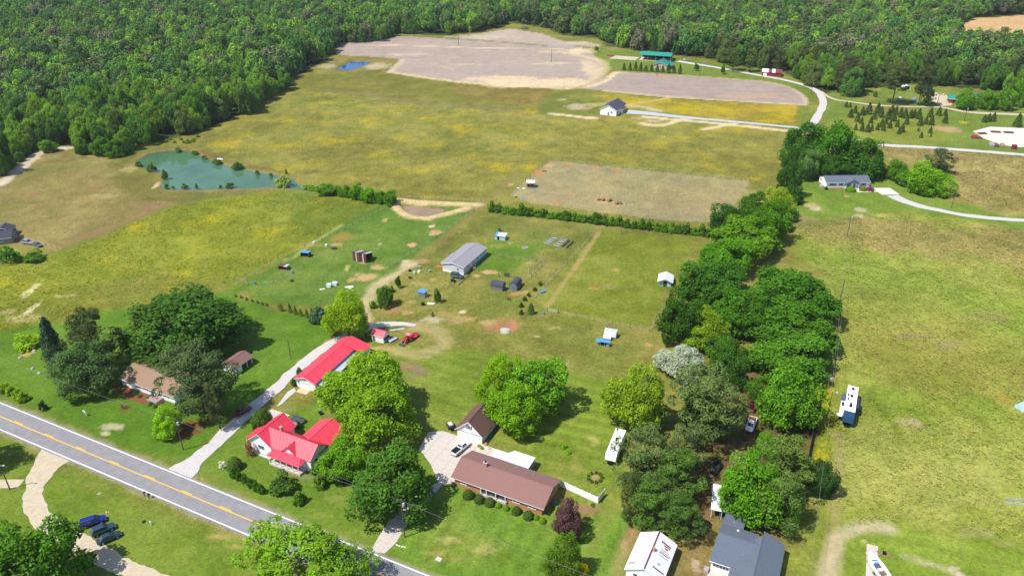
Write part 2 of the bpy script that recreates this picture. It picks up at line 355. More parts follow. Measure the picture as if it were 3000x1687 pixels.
# bare patches: pixel centre, pixel radii, colour, strength
patches = [
    # plough field sand
    (1560, 243, 190, 14, SAND, .85), (1450, 232, 130, 9, SAND, .7), (1730, 200, 28, 30, SAND, .6), (1700, 150, 60, 10, SAND, .9), (1200, 160, 70, 4, PALE, .6), (1620, 186, 60, 4, PALE, .6),
    (1950, 224, 40, 4, (190, 150, 120), .6), (2200, 282, 110, 10, (190, 160, 130), .6), (1350, 190, 60, 3, PALE, .5), (1420, 110, 80, 6, PALE, .6), (1700, 126, 60, 5, PALE, .6),
    # sandy streaks round the new house
    (1690, 312, 45, 9, PALE, .55), (1740, 306, 60, 6, STRAW, .5), (1640, 292, 22, 4, PALE, .6),
    (1880, 347, 40, 6, (186, 158, 110), .7), (1920, 355, 30, 5, PALE, .6), (1770, 342, 30, 6, MUD, .5),
    # pond surrounds and bank
    (1110, 195, 45, 10, PALE, .6), (960, 195, 28, 7, PALE, .45), (462, 540, 8, 14, SAND, .8), (380, 495, 26, 10, STRAW, .4),
    (1405, 600, 40, 8, DIRT, .4),
    # pasture
    (1274, 682, 21, 8, DIRT, .95), (1207, 718, 18, 7, DIRT, 1), (1264, 662, 12, 6, SAND, .8), (1128, 645, 10, 6, STRAW, .6), (1000, 695, 40, 14, (170, 130, 70), .55), (985, 716, 24, 6, DIRT, .6),
    (925, 718, 26, 8, DIRT, .5), (840, 762, 16, 6, STRAW, .4), (960, 740, 30, 8, (150, 140, 80), .4), (1070, 812, 36, 13, DIRT, .85), (1030, 820, 16, 7, DIRT, .7), (1018, 782, 8, 6, STRAW, .7), (1018, 790, 6, 4, STRAW, .7),
    (1106, 782, 22, 8, DIRT, .75), (1112, 716, 8, 4, PALE, .5), (1065, 770, 14, 3, STRAW, .6),
    # house yard
    (1200, 772, 28, 12, PALE, .85), (1230, 765, 30, 8, DIRT, .6), (1435, 797, 30, 7, DIRT, .9), (1395, 808, 12, 5, DIRT, .8), (1505, 862, 16, 6, ORANGE, .9), (1480, 845, 20, 8, DIRT, .5),
    (1530, 858, 24, 7, DIRT, .6), (1400, 830, 30, 10, (160, 140, 80), .5), (1230, 830, 26, 8, DIRT, .45), (1270, 818, 14, 5, DIRT, .6), (1285, 780, 14, 5, ORANGE, .6), (1150, 905, 38, 16, (164, 124, 84), .8), (1195, 915, 20, 8, DIRT, .5),
    (1205, 885, 14, 6, DIRT, .5), (1185, 855, 10, 10, DIRT, .35), (1270, 935, 36, 12, PALE, .5), (1340, 935, 40, 16, DIRT, .5), (1355, 914, 16, 5, SAND, .75), (1300, 920, 26, 10, DIRT, .35),
    (1470, 952, 55, 22, (170, 120, 88), .75), (1430, 945, 24, 12, STRAW, .4), (1400, 1000, 26, 12, (150, 130, 70), .4), (1478, 970, 14, 7, (210, 205, 200), .8), (1380, 935, 20, 8, DIRT, .5),
    (1205, 1075, 36, 16, (146, 116, 88), .75), (1225, 1090, 36, 20, (140, 118, 100), .7), (1215, 1100, 22, 18, (130, 122, 74), .5), (1255, 1045, 20, 5, PALE, .4),
    (1120, 1020, 60, 10, DIRT, .6), (1160, 980, 50, 12, (160, 140, 70), .5), (1200, 965, 40, 8, DIRT, .4), (1230, 1005, 30, 10, (150, 135, 80), .5),
    (1565, 845, 10, 4, (150, 130, 70), .4), (1740, 845, 22, 6, ORANGE, .55), (1785, 841, 24, 5, (150, 128, 100), .6), (1805, 790, 16, 4, DIRT, .5), (1700, 760, 16, 5, DIRT, .4),
    (1575, 985, 14, 5, SAND, .5), (1620, 960, 20, 5, STRAW, .4), (1600, 1045, 26, 8, (170, 140, 80), .4), (1870, 970, 26, 16, (150, 130, 70), .4), (1930, 1045, 22, 26, (168, 136, 88), .6), (1900, 1010, 16, 10, DIRT, .4),
    (1505, 955, 20, 16, (186, 130, 96), .7), (1550, 770, 10, 4, STRAW, .4), (1500, 690, 26, 10, (166, 140, 70), .5), (1460, 720, 30, 8, (170, 140, 80), .35), (1495, 712, 12, 4, STRAW, .5),
    # paddock worn circles
    (1608, 486, 17, 5, DIRT, .8), (1663, 480, 16, 5, ORANGE, .65), (1740, 490, 15, 5, ORANGE, .65), (1805, 499, 16, 6, ORANGE, .65), (1580, 508, 22, 11, ORANGE, .65), (1672, 565, 17, 6, ORANGE, .6), (1632, 591, 16, 6, ORANGE, .6),
    (1675, 540, 12, 4, (170, 140, 100), .5), (1770, 587, 24, 8, DIRT, .85), (1812, 600, 17, 7, DIRT, .9), (1495, 541, 12, 5, DIRT, .8), (1560, 545, 22, 7, (110, 84, 66), .7), (1920, 552, 10, 5, DIRT, .5),
    # left lawn and meadow
    (90, 850, 14, 26, (214, 206, 150), .75), (92, 905, 14, 24, (214, 206, 150), .8), (190, 866, 40, 6, STRAW, .45), (60, 935, 60, 12, STRAW, .5), (20, 915, 30, 10, STRAW, .45), (110, 925, 30, 8, STRAW, .4),
    (80, 1035, 26, 12, (200, 160, 100), .7), (268, 458, 10, 3, DIRT, .7), (300, 575, 50, 8, STRAW, .35), (90, 570, 40, 8, (150, 112, 84), .5), (280, 550, 30, 8, (150, 112, 84), .5), (440, 605, 50, 10, (148, 112, 84), .5), (270, 690, 60, 10, (140, 116, 76), .4),
    (330, 1250, 40, 14, PALE, .55), (310, 1270, 20, 8, PALE, .6),
    # garden beds at the white house
    (420, 1145, 62, 16, (142, 82, 54), .0), (560, 1250, 50, 26, (120, 78, 52), .8), (540, 1275, 30, 20, (116, 76, 52), .7), (365, 1195, 20, 9, (120, 72, 54), .9),
    # red roofed house
    (860, 1390, 40, 10, (150, 130, 90), .4), (905, 1400, 26, 8, (140, 130, 110), .5), (840, 1200, 26, 12, (150, 140, 90), .55), (770, 1240, 12, 20, PALE, .5), (960, 1215, 10, 6, MUD, .4),
    (1063, 1490, 28, 14, (150, 112, 84), .85), (985, 1460, 40, 14, (142, 138, 74), .5), (770, 1480, 40, 8, (150, 138, 80), .5), (700, 1445, 40, 8, (140, 132, 70), .4), (930, 1510, 40, 8, (150, 140, 80), .4),
    # ranch yard
    (1380, 1240, 10, 8, DIRT, .3), (1440, 1260, 20, 14, (142, 110, 76), .5), (1830, 1200, 30, 14, STRAW, .3), (1690, 1360, 22, 26, (160, 150, 80), .4), (1740, 1290, 22, 18, STRAW, .3), (1720, 1490, 44, 14, (150, 118, 90), .8),
    (1745, 1395, 24, 18, (160, 140, 90), .85), (1280, 1620, 50, 10, DIRT, .3), (1340, 1635, 40, 6, (160, 130, 84), .35), (1320, 1580, 40, 12, STRAW, .3), (1420, 1610, 60, 14, STRAW, .35),
    (1850, 1560, 20, 24, (164, 120, 84), .6), (1870, 1540, 22, 20, (160, 110, 80), .5), (1830, 1600, 16, 30, DIRT, .35), (2040, 1655, 16, 22, PALE, .75), (2080, 1700, 40, 20, DIRT, .5), (2010, 1560, 40, 22, (170, 130, 90), .5), (1990, 1600, 40, 30, (150, 130, 70), .4),
    (2160, 1345, 20, 14, (160, 134, 88), .6), (2110, 1330, 24, 8, (120, 140, 50), .5), (2190, 1500, 26, 12, (150, 112, 84), .6), (2270, 1600, 30, 14, (130, 140, 60), .5),
    # south verge
    (90, 1330, 40, 14, (150, 122, 64), .5), (190, 1378, 20, 8, MUD, .5), (290, 1445, 6, 4, PALE, .6), (215, 1465, 22, 6, (120, 124, 70), .4), (640, 1570, 50, 8, DIRT, .35), (700, 1600, 40, 8, DIRT, .35), (300, 1510, 30, 12, (140, 140, 70), .4),
    # right house lawn
    (2375, 602, 28, 8, (196, 172, 120), .7), (2390, 612, 22, 7, PALE, .65), (2520, 615, 26, 9, PALE, .6), (2515, 632, 18, 6, PALE, .6), (2590, 632, 30, 6, STRAW, .5), (2360, 640, 50, 8, (160, 140, 90), .5), (2480, 574, 8, 3, (224, 160, 140), .7),
    (2865, 660, 26, 7, DIRT, .5), (2930, 690, 40, 10, (150, 124, 80), .4), (2990, 560, 14, 30, (184, 150, 96), .5),
    # rough field
    (2660, 1235, 50, 10, (176, 160, 120), .7), (2700, 1250, 60, 10, (170, 150, 110), .5), (2940, 1160, 20, 20, (190, 150, 30), .3), (2500, 1095, 10, 5, DIRT, .6), (2430, 1142, 7, 5, ORANGE, .7),
    (2840, 750, 60, 14, (116, 136, 40), .5), (2680, 985, 60, 12, (150, 130, 96), .5), (2780, 1010, 40, 16, (158, 140, 110), .5), (2900, 930, 80, 18, (158, 138, 90), .4), (2860, 1560, 60, 20, (176, 160, 116), .4),
    (2940, 1590, 40, 10, (160, 150, 90), .4), (2530, 1585, 10, 6, STRAW, .6), (2380, 1655, 8, 8, (150, 130, 90), .5), (2725, 1650, 20, 5, PALE, .6), (2790, 1665, 22, 8, PALE, .7), (2815, 1682, 16, 10, PALE, .7),
    (2780, 380, 34, 10, (186, 156, 120), .75), (2750, 374, 18, 6, (190, 150, 100), .6), (2640, 320, 90, 4, (150, 116, 80), .5), (2570, 312, 80, 5, (150, 112, 80), .6), (2470, 260, 14, 20, (170, 124, 80), .6), (2540, 285, 24, 8, (150, 120, 76), .6), (2575, 262, 8, 3, (200, 150, 90), .7),
    (2820, 358, 16, 4, (200, 180, 30), .7),
    (1840, 170, 33, 8, PALE, .0), (1800, 145, 26, 4, (150, 134, 100), .5),
]
# soft tracks: pixel line, width (m), colour, strength, feather
tracks = [
    ([(986, 131), (1110, 132), (1200, 134), (1300, 137), (1400, 141), (1500, 142), (1620, 143), (1700, 148)], 3, SAND, .8, 2), ([(1140, 211), (1350, 241), (1600, 257), (1700, 259)], 5, SAND, .75, 2),
    ([(1590, 152), (1660, 155), (1720, 168), (1760, 178), (1772, 200), (1745, 232), (1700, 250)], 7, SAND, .55, 4), ([(1710, 258), (1770, 240), (1800, 216), (1810, 212)], 5, SAND, .8, 2),
    ([(1770, 266), (1950, 283), (2200, 299), (2360, 308)], 3, SAND, .65, 2), ([(1800, 212), (1990, 221), (2200, 236), (2300, 252), (2350, 280), (2362, 304)], 3, SAND, .4, 2), ([(1145, 210), (1180, 177)], 5, PALE, .7, 2),
    ([(1265, 186), (1300, 195), (1330, 207)], 2, PALE, .5, 1), ([(1300, 113), (1450, 122), (1600, 134)], 4, (120, 124, 60), .9, 2), ([(1560, 186), (1640, 193)], 2, SAND, .5, 2),
    ([(1500, 350), (1640, 355), (1740, 347)], 2.5, SAND, .0, 1), ([(1612, 333), (1680, 341), (1742, 347)], 4, SAND, 1, 1.6), ([(1842, 307), (1900, 298), (1960, 287)], 3.5, (200, 178, 110), .9, 1.6), ([(1840, 312), (1880, 313), (1930, 325)], 5, PALE, .7, 3),
    ([(1890, 343), (2000, 353), (2120, 364), (2330, 386)], 4.5, (216, 198, 152), 1, 1.6), ([(1880, 362), (1935, 368), (2000, 350), (2022, 346)], 4.5, (212, 194, 146), .95, 1.6), ([(2060, 380), (2130, 366), (2155, 360)], 4, (212, 194, 146), .95, 1.6),
    ([(1600, 330), (1610, 300), (1650, 275), (1700, 262)], 9, (104, 112, 42), .7, 4), ([(900, 258), (1050, 275), (1200, 297), (1350, 313), (1490, 323)], 3, (132, 118, 96), .75, 2),
    ([(1205, 770), (1180, 790), (1140, 815), (1105, 838), (1080, 870), (1067, 905), (1066, 955)], 4.2, (196, 176, 136), .8, 2), ([(1215, 765), (1290, 705), (1350, 655), (1400, 615), (1450, 570), (1520, 505)], 4, (134, 122, 70), .55, 2),
    ([(1218, 952), (1270, 965), (1300, 990), (1298, 1010), (1270, 1025), (1230, 1035), (1170, 1030)], 5, (176, 160, 108), .7, 3), ([(1600, 900), (1680, 790), (1757, 678)], 1.8, (166, 146, 90), .8, 1),
    ([(1905, 965), (1935, 920), (1965, 890)], 1.5, (150, 130, 80), .5, 1), ([(1560, 930), (1640, 915), (1760, 940), (1900, 975)], 2.2, (160, 140, 80), .4, 2), ([(700, 848), (850, 765), (960, 698), (1100, 612)], 3, (86, 112, 34), .5, 2),
    ([(860, 755), (905, 720), (1000, 660)], 1.5, (176, 170, 90), .6, 1), ([(170, 738), (512, 600), (640, 575)], 4, (88, 112, 36), .45, 3), ([(165, 728), (340, 662), (500, 600)], 5, (150, 116, 82), .5, 4),
    ([(12, 682), (80, 702), (165, 728)], 3, (168, 150, 90), .6, 2), ([(2452, 1270), (2458, 1330), (2452, 1450), (2440, 1540), (2425, 1720)], 2.4, (164, 146, 100), .5, 2), ([(2420, 1720), (2440, 1600), (2470, 1565), (2530, 1545), (2600, 1545)], 3.4, (198, 180, 148), .7, 2),
    ([(2650, 1628), (2720, 1650), (2790, 1672), (2815, 1700)], 1.5, PALE, .5, 1.5), ([(1800, 1700), (1825, 1620), (1850, 1560)], 2.5, (164, 140, 96), .6, 2), ([(1700, 1660), (1760, 1560), (1800, 1480)], 3, (140, 146, 66), .5, 2), ([(2120, 1260), (2150, 1330), (2130, 1420), (2050, 1530), (2040, 1700)], 4, (140, 112, 76), .5, 3),
    ([(480, 1340), (560, 1360), (620, 1400), (760, 1480)], 2.5, (124, 128, 60), .5, 2), ([(0, 1195), (140, 1235), (290, 1300), (420, 1352)], 3, (110, 118, 46), .5, 2), ([(1650, 1100), (1790, 1135), (1900, 1160)], 3, (104, 128, 34), .5, 2), ([(2600, 1680), (2680, 1610), (2560, 1560)], 2, (120, 140, 40), .3, 2),
    ([(0, 540), (45, 505), (90, 470), (115, 445), (150, 437), (195, 434)], 6, (206, 190, 168), .85, 2),
    ([(1240, 1410), (1190, 1470), (1010, 1590)], 2, (90, 124, 30), .0, 2), ([(750, 1500), (900, 1560), (1100, 1640)], 3, (142, 136, 76), .35, 2),
]

# ---- the sheet: rows and columns spaced by what can be told apart at that distance
def ground_rows():
    ys = []; y = 84.0
    while y < 1400:
        ys.append(y); z = y * math.cos(PITCH) + CAM_H * math.sin(PITCH)
        y += 1.15 * z * z / (F_PX / 2.93 * CAM_H)
    return [-2500, -400, 0, 50] + ys + [1600, 2200, 4000, 9000]
_ys = np.array(ground_rows())
_nc = 760
_t = np.linspace(-1, 1, _nc)
_hw = np.maximum(0.72 * (np.maximum(_ys, 84) * math.cos(PITCH) + CAM_H * math.sin(PITCH)) + 12, 40)
_hw[_ys < 84] = 130
_X = _hw[:, None] * _t[None, :]
_X[:, 0] = -9000; _X[:, -1] = 9000
_X[:, 1] -= 60; _X[:, -2] += 60
_Y = np.repeat(_ys[:, None], _nc, 1)
gx, gy = _X.ravel(), _Y.ravel()
col = np.zeros((gx.size, 3)); aux = np.zeros((gx.size, 3))
col[:] = S(126, 126, 54); aux[:] = (.1, .6, .5)
far = gy > 1000
col[far] = S(58, 72, 34)
def near_poly(poly, mg):
    xs = [p[0] for p in poly]; ys_ = [p[1] for p in poly]
    return np.nonzero((gx > min(xs) - mg) & (gx < max(xs) + mg) & (gy > min(ys_) - mg) & (gy < max(ys_) + mg))[0]
for i, (poly, c, fe, wob, fl, co, dry, st) in enumerate(zones):
    nr_ = near_poly(poly, fe + wob * 2); x, y = gx[nr_], gy[nr_]
    d = sdist(x, y, poly) + (fbm(x, y, 9, i * 1.3) - .5) * 2.6 * wob
    m = np.clip(d / fe + .5, 0, 1); m = (m * m * (3 - 2 * m) * st)[:, None]
    col[nr_] = col[nr_] * (1 - m) + np.array(S(*c)) * m
    aux[nr_] = aux[nr_] * (1 - m) + np.array((fl, co, dry)) * m
# meadow-scale variation: greener and drier drifts
_n1 = fbm(gx, gy, 60, 2.0); _n2 = fbm(gx, gy, 22, 5.0); _n3 = fbm(gx, gy, 6, 9.0); _n4 = fbm(gx, gy, 2.2, 13.0)
_amp = aux[:, 1:2]
col *= 1 + ((_n1 - .5)[:, None] * .35 + (_n2 - .5)[:, None] * .8 + (_n3 - .5)[:, None] * .7 + (_n4 - .5)[:, None] * .55) * _amp
_dry = (np.clip((_n2 * .5 + _n3 * .35 + _n4 * .15 - .46) * 5, 0, 1) * aux[:, 2] * .45)[:, None]
col = col * (1 - _dry) + np.array(S(168, 146, 92)) * _dry
_gr = (np.clip((fbm(gx, gy, 30, 21.0) * .6 + fbm(gx, gy, 5, 25.0) * .4 - .52) * 6, 0, 1) * aux[:, 1] * .4)[:, None]
col = col * (1 - _gr) + np.array(S(92, 120, 38)) * _gr
for i, (u, v, ru, rv, c, st) in enumerate(patches):
    if st <= 0: continue
    o = G(u, v); s = ppm(o); rx = ru / s; ry = abs(G(u, v - rv).y - G(u, v + rv).y) / 2
    near = (np.abs(gx - o.x) < rx * 2) & (np.abs(gy - o.y) < ry * 2)
    if not near.any(): continue
    x, y = gx[near], gy[near]
    q = np.sqrt(((x - o.x) / rx) ** 2 + ((y - o.y) / ry) ** 2)
    q += (fbm(x, y, max(1.6, min(rx, ry) * .9), i * .7) - .5) * 1.1 + (vnoise(x, y, .9, i * .3) - .5) * .35
    m = np.clip((1.05 - q) / .45, 0, 1)
    m = (m * st * (.75 + .5 * vnoise(x, y, 1.1, i + 40.)))[:, None].clip(0, 1)
    col[near] = col[near] * (1 - m) + np.array(S(*c)) * m
    aux[near] = aux[near] * (1 - m * .8)
for i, (ln, w, c, st, fe) in enumerate(tracks):
    if st <= 0: continue
    wl = smooth_line(W2(ln), 4)
    xs = [p[0] for p in wl]; yy = [p[1] for p in wl]
    near = (gx > min(xs) - w - 8) & (gx < max(xs) + w + 8) & (gy > min(yy) - w - 8) & (gy < max(yy) + w + 8)
    x, y = gx[near], gy[near]
    d = w / 2 - ldist(x, y, wl) + (fbm(x, y, 4, i * .9) - .5) * w * .6
    m = np.clip(d / fe + .5, 0, 1)
    m = (m * st * (.7 + .6 * fbm(x, y, 3, i + 11.)))[:, None].clip(0, 1)
    col[near] = col[near] * (1 - m) + np.array(S(*c)) * m
    aux[near] = aux[near] * (1 - m * .8)
# faint mowing passes on the yards behind and before the ranch house
for zi, an_, wd in ((21, R(-25), 2.1), (22, R(-25), 2.1), (24, R(64), 1.9), (36, R(-20), 2.4), (48, R(-8), 6.5), (50, R(-8), 6.0)):
    nr_ = near_poly(zones[zi][0], 1); x, y = gx[nr_], gy[nr_]
    ph_ = (-x * math.sin(an_) + y * math.cos(an_)) / wd + (fbm(x, y, 18, zi) - .5) * 1.6
    k_ = 1 + (.03 if zi > 40 else .08) * np.sin(ph_ * 3.1416) * np.clip(sdist(x, y, zones[zi][0]) / 2, 0, 1)
    col[nr_] *= k_[:, None]
# worn gravel shoulder of the county road
_rx, _ry = 63.464 / 70.434, -30.553 / 70.434
_ro = np.abs((gx + 55.11) * -_ry + (gy - 118.30) * _rx)
_m = (np.clip((5.4 - _ro) / 1.1 + (fbm(gx, gy, 3, 17.) - .5) * 1.6, 0, 1) * .6 * (gy < 230))[:, None]
col = col * (1 - _m) + np.array(S(160, 148, 112)) * _m
# relief: pond basins, earth dam round the small pond, gentle unevenness
gz = (fbm(gx, gy, 14, 31.0) - .5) * .10 * (gy < 1000)
for poly, dep, rim, rc in ((POND1, 1.1, 3.0, (150, 126, 84)), (POND2, 1.6, 5.0, (120, 112, 60)), (POND3, 1.0, 3.0, (112, 122, 58))):
    nr_ = near_poly(poly, rim + 4); x, y = gx[nr_], gy[nr_]
    d = sdist(x, y, poly)
    gz[nr_] -= dep * np.clip((d + 1.2) / 3.0, 0, 1)
    m = (np.clip(1 - np.abs(d + .8) / rim, 0, 1) * (.35 + .75 * vnoise(x, y, 4, 3.)))[:, None].clip(0, 1) * .75
    wet = (np.clip(1 - np.abs(d - .3) / .9, 0, 1))[:, None] * .6
    cc = col[nr_] * (1 - m) + np.array(S(*rc)) * m
    col[nr_] = cc * (1 - wet) + np.array(S(86, 78, 48)) * wet
berm = smooth_line(W2([(1168, 590), (1230, 596), (1320, 600), (1400, 604)]), 2)
berm2 = smooth_line(W2([(1160, 600), (1170, 620), (1205, 636), (1250, 640), (1310, 628), (1370, 612)]), 2)
for ln, w, h in ((berm, 4.5, 1.2), (berm2, 3.8, .6)):
    nr_ = near_poly(ln, w + 2); x, y = gx[nr_], gy[nr_]
    d = ldist(x, y, ln)
    gz[nr_] += h * np.clip(1 - d / w, 0, 1) ** 1.3
    m = (np.clip((w * .75 - d) / 1.6 + (vnoise(x, y, 3, 8.) - .5) * .8, 0, 1) * .9)[:, None].clip(0, 1)
    col[nr_] = col[nr_] * (1 - m) + np.array(S(214, 186, 138)) * m
col = np.clip(col, 0.004, .8)

def ground_material():
    m = bpy.data.materials.new('turf_and_soil'); m.use_nodes = True
    nt = m.node_tree; N = nt.nodes; L = nt.links
    b = N['Principled BSDF']; b.inputs['Roughness'].default_value = .95; b.inputs['Specular IOR Level'].default_value = .08
    at = N.new('ShaderNodeAttribute'); at.attribute_name = 'col'
    ax = N.new('ShaderNodeAttribute'); ax.attribute_name = 'aux'
    sp = N.new('ShaderNodeSeparateColor'); L.new(ax.outputs['Color'], sp.inputs['Color'])
    tc = N.new('ShaderNodeTexCoord')
    def noise(sc, det=3, rough=.6):
        n = N.new('ShaderNodeTexNoise'); n.inputs['Scale'].default_value = sc; n.inputs['Detail'].default_value = det; n.inputs['Roughness'].default_value = rough
        L.new(tc.outputs['Object'], n.inputs['Vector']); return n.outputs['Fac']
    def math_(op, a, b_=None, c=None):
        n = N.new('ShaderNodeMath'); n.operation = op
        for i, q in enumerate((a, b_, c)):
            if q is None: continue
            if isinstance(q, (int, float)): n.inputs[i].default_value = q
            else: L.new(q, n.inputs[i])
        return n.outputs[0]
    def mix(f, a, b_):
        n = N.new('ShaderNodeMix'); n.data_type = 'RGBA'
        if isinstance(f, float): n.inputs[0].default_value = f
        else: L.new(f, n.inputs[0])
        for i, q in ((6, a), (7, b_)):
            if isinstance(q, tuple): n.inputs[i].default_value = (*q, 1)
            else: L.new(q, n.inputs[i])
        return n.outputs[2]
    fine = noise(2.6, 3, .7); tuft = noise(.85, 3, .65); blot = noise(.18, 2)
    f = math_('ADD', math_('MULTIPLY', math_('SUBTRACT', fine, .5), 2.2), math_('MULTIPLY', math_('SUBTRACT', tuft, .5), 1.9))
    f = math_('ADD', f, math_('MULTIPLY', math_('SUBTRACT', blot, .5), .7))
    amp = math_('ADD', math_('MULTIPLY', sp.outputs[1], .75), .2)
    f = math_('ADD', math_('MULTIPLY', f, amp), 1.0)
    vm = N.new('ShaderNodeVectorMath'); vm.operation = 'SCALE'
    L.new(at.outputs['Color'], vm.inputs[0]); L.new(f, vm.inputs['Scale'])
    c = vm.outputs[0]
    # dry stems
    dry = math_('MULTIPLY', math_('GREATER_THAN', noise(1.7, 4, .75), .60), math_('MULTIPLY', sp.outputs[2], .5))
    c = mix(dry, c, S(190, 168, 116))
    # yellow flower heads in drifts
    fl = noise(1.1, 5, .8); drift = noise(.045, 3, .55)
    th = math_('SUBTRACT', .98, math_('ADD', math_('MULTIPLY', sp.outputs[0], .42), math_('MULTIPLY', math_('SUBTRACT', drift, .17), .66)))
    fm = math_('MULTIPLY', math_('SUBTRACT', fl, th), 9.0)
    fm.node.use_clamp = True
    fm = math_('MULTIPLY', fm, math_('MINIMUM', math_('MULTIPLY', sp.outputs[0], 2.0), .7))
    c = mix(fm, c, S(196, 172, 22))
    L.new(c, b.inputs['Base Color'])
    bp = N.new('ShaderNodeBump'); bp.inputs['Distance'].default_value = .35
    L.new(math_('MULTIPLY', amp, .8), bp.inputs['Strength'])
    L.new(math_('ADD', math_('MULTIPLY', fine, .4), tuft), bp.inputs['Height'])
    L.new(bp.outputs['Normal'], b.inputs['Normal'])
    return m
GROUND_MAT = ground_material()
_nr = len(_ys)
_idx = np.arange(_nr * _nc).reshape(_nr, _nc)
quads = np.stack([_idx[:-1, :-1], _idx[:-1, 1:], _idx[1:, 1:], _idx[1:, :-1]], -1).reshape(-1, 4)
fcx = gx[quads].mean(1); fcy = gy[quads].mean(1)
YELLOW_MEADOW = zones[11][0]; BACK_MEADOW = zones[3][0]; TAN_FIELD = zones[8][0]; PASTURE = zones[14][0]; ROUGH = zones[30][0]; LAWN_L = zones[15][0]
parts_of_ground = [('back_meadow', BACK_MEADOW), ('hay_field', TAN_FIELD), ('flower_meadow', YELLOW_MEADOW), ('pasture', PASTURE), ('lawn', LAWN_L),
                   ('rough_field', ROUGH), ('plough_field', PLOUGH_A), ('plough_field', PLOUGH_B), ('plough_field', PLOUGH_C), ('paddock', PADDOCK)]
zone_id = np.zeros(len(quads), int)
for k, (nm, poly) in enumerate(parts_of_ground):
    xs = [p[0] for p in poly]; yy = [p[1] for p in poly]
    nr_ = np.nonzero((fcx > min(xs)) & (fcx < max(xs)) & (fcy > min(yy)) & (fcy < max(yy)))[0]
    zone_id[nr_[sdist(fcx[nr_], fcy[nr_], poly) > 0]] = k + 1
gv = np.stack([gx, gy, gz], -1)
for k, nm in enumerate(['ground'] + [p[0] for p in parts_of_ground]):
    q = quads[zone_id == k]
    if not len(q): continue
    used, inv = np.unique(q, return_inverse=True)
    me = bpy.data.meshes.new(nm)
    me.vertices.add(len(used)); me.vertices.foreach_set('co', gv[used].ravel())
    me.loops.add(len(q) * 4); me.polygons.add(len(q))
    me.loops.foreach_set('vertex_index', inv.ravel().astype(np.int32))
    me.polygons.foreach_set('loop_start', np.arange(0, len(q) * 4, 4, dtype=np.int32))
    me.polygons.foreach_set('use_smooth', np.ones(len(q), bool))
    me.update(calc_edges=True)
    for an, arr in (('col', col), ('aux', aux)):
        a = me.attributes.new(an, 'FLOAT_COLOR', 'POINT')
        a.data.foreach_set('color', np.concatenate([arr[used], np.ones((len(used), 1))], 1).ravel().astype(np.float32))
    me.materials.append(GROUND_MAT)
    o = bpy.data.objects.new(nm, me); COL.objects.link(o); o['kind'] = 'structure'

# ---- water
def water_mat(name, c, rough=.06, murk=.4):
    m = M(name, c, rough=rough, var=.2, scale=.05, spec=.32, bump=0)
    nt = m.node_tree; N = nt.nodes; L = nt.links; b = N['Principled BSDF']
    tc = N.new('ShaderNodeTexCoord'); n = N.new('ShaderNodeTexNoise'); n.inputs['Scale'].default_value = 1.2; n.inputs['Detail'].default_value = 3
    L.new(tc.outputs['Object'], n.inputs['Vector'])
    bp = N.new('ShaderNodeBump'); bp.inputs['Strength'].default_value = .12; bp.inputs['Distance'].default_value = .05
    L.new(n.outputs['Fac'], bp.inputs['Height']); L.new(bp.outputs['Normal'], b.inputs['Normal'])
    return m
def flat_poly(name, pts, z, mat, kind='structure', parent=None):
    import bmesh
    bm = bmesh.new(); vs = [bm.verts.new((p[0], p[1], z)) for p in pts]
    es = [bm.edges.new((vs[i], vs[(i + 1) % len(vs)])) for i in range(len(vs))]
    bmesh.ops.triangle_fill(bm, use_beauty=True, use_dissolve=False, edges=es, normal=(0, 0, 1))
    me = bpy.data.meshes.new(name); bm.to_mesh(me); bm.free(); me.materials.append(mat)
    o = bpy.data.objects.new(name, me); COL.objects.link(o)
    if kind: o['kind'] = kind
    if parent: o.parent = parent
    return o
_dd = lambda p: p[:-1] if p[0] == p[-1] else p
flat_poly('pond_water', expand(_dd(POND1), 2.5), -.42, water_mat('green_pond_water', S(80, 118, 86)))
flat_poly('pond_water', expand(_dd(POND2), 3), -.8, water_mat('blue_pond_water', S(14, 78, 142), .05))
flat_poly('pond_water', expand(_dd(POND3), 1.5), -.35, water_mat('muddy_pond_water', S(164, 136, 104)))

# ---- road
ASPHALT = M('asphalt', S(138, 136, 140), rough=.9, col2=S(156, 154, 156), scale=.55, bump=.15, bscale=60, detail=8)
GRAVEL = M('pale_gravel', S(196, 192, 194), rough=.95, col2=S(214, 206, 198), scale=1.3, bump=.5, bscale=14)
SANDY = M('sandy_drive', S(192, 176, 148), rough=.95, col2=S(212, 198, 172), scale=.9, bump=.5, bscale=10)
BLUEGRAVEL = M('grey_gravel', S(176, 180, 190), rough=.95, col2=S(200, 200, 204), scale=1.1, bump=.4, bscale=12)
CONCRETE = M('concrete', S(200, 190, 180), rough=.9, col2=S(216, 206, 196), scale=1.5, bump=.15, bscale=30)
WHITE_LINE = M('white_road_paint', (.74, .74, .74), rough=.7, var=.1, scale=8)
YELLOW_LINE = M('yellow_road_paint', S(240, 176, 24, .95), rough=.7, var=.12, scale=8)
RD = Vector((63.464, -30.553, 0)).normalized(); RN = Vector((-RD.y, RD.x, 0)); RC = Vector((-55.11, 118.30, 0))
def road_pt(s, off, z):
    p = RC + RD * s + RN * off; return (p.x, p.y, z)
def strip(name, s0, s1, o0, o1, z, mat, parent=None, n=1, jit=0.0):
    b = MB(); vs = []; rnd = random.Random(int(s0 * 7 + o0 * 31))
    for i in range(n + 1):
        s = s0 + (s1 - s0) * i / n
        vs += [road_pt(s, o0 + rnd.uniform(-jit, jit), z), road_pt(s, o1 + rnd.uniform(-jit, jit), z)]
    b.add(vs, [(2 * i, 2 * i + 2, 2 * i + 3, 2 * i + 1) for i in range(n)])
    return b.build(name, mat, parent)
road = strip('road', -260, 150, -4.05, 4.05, .075, ASPHALT, None, 400, .12); road['kind'] = 'structure'
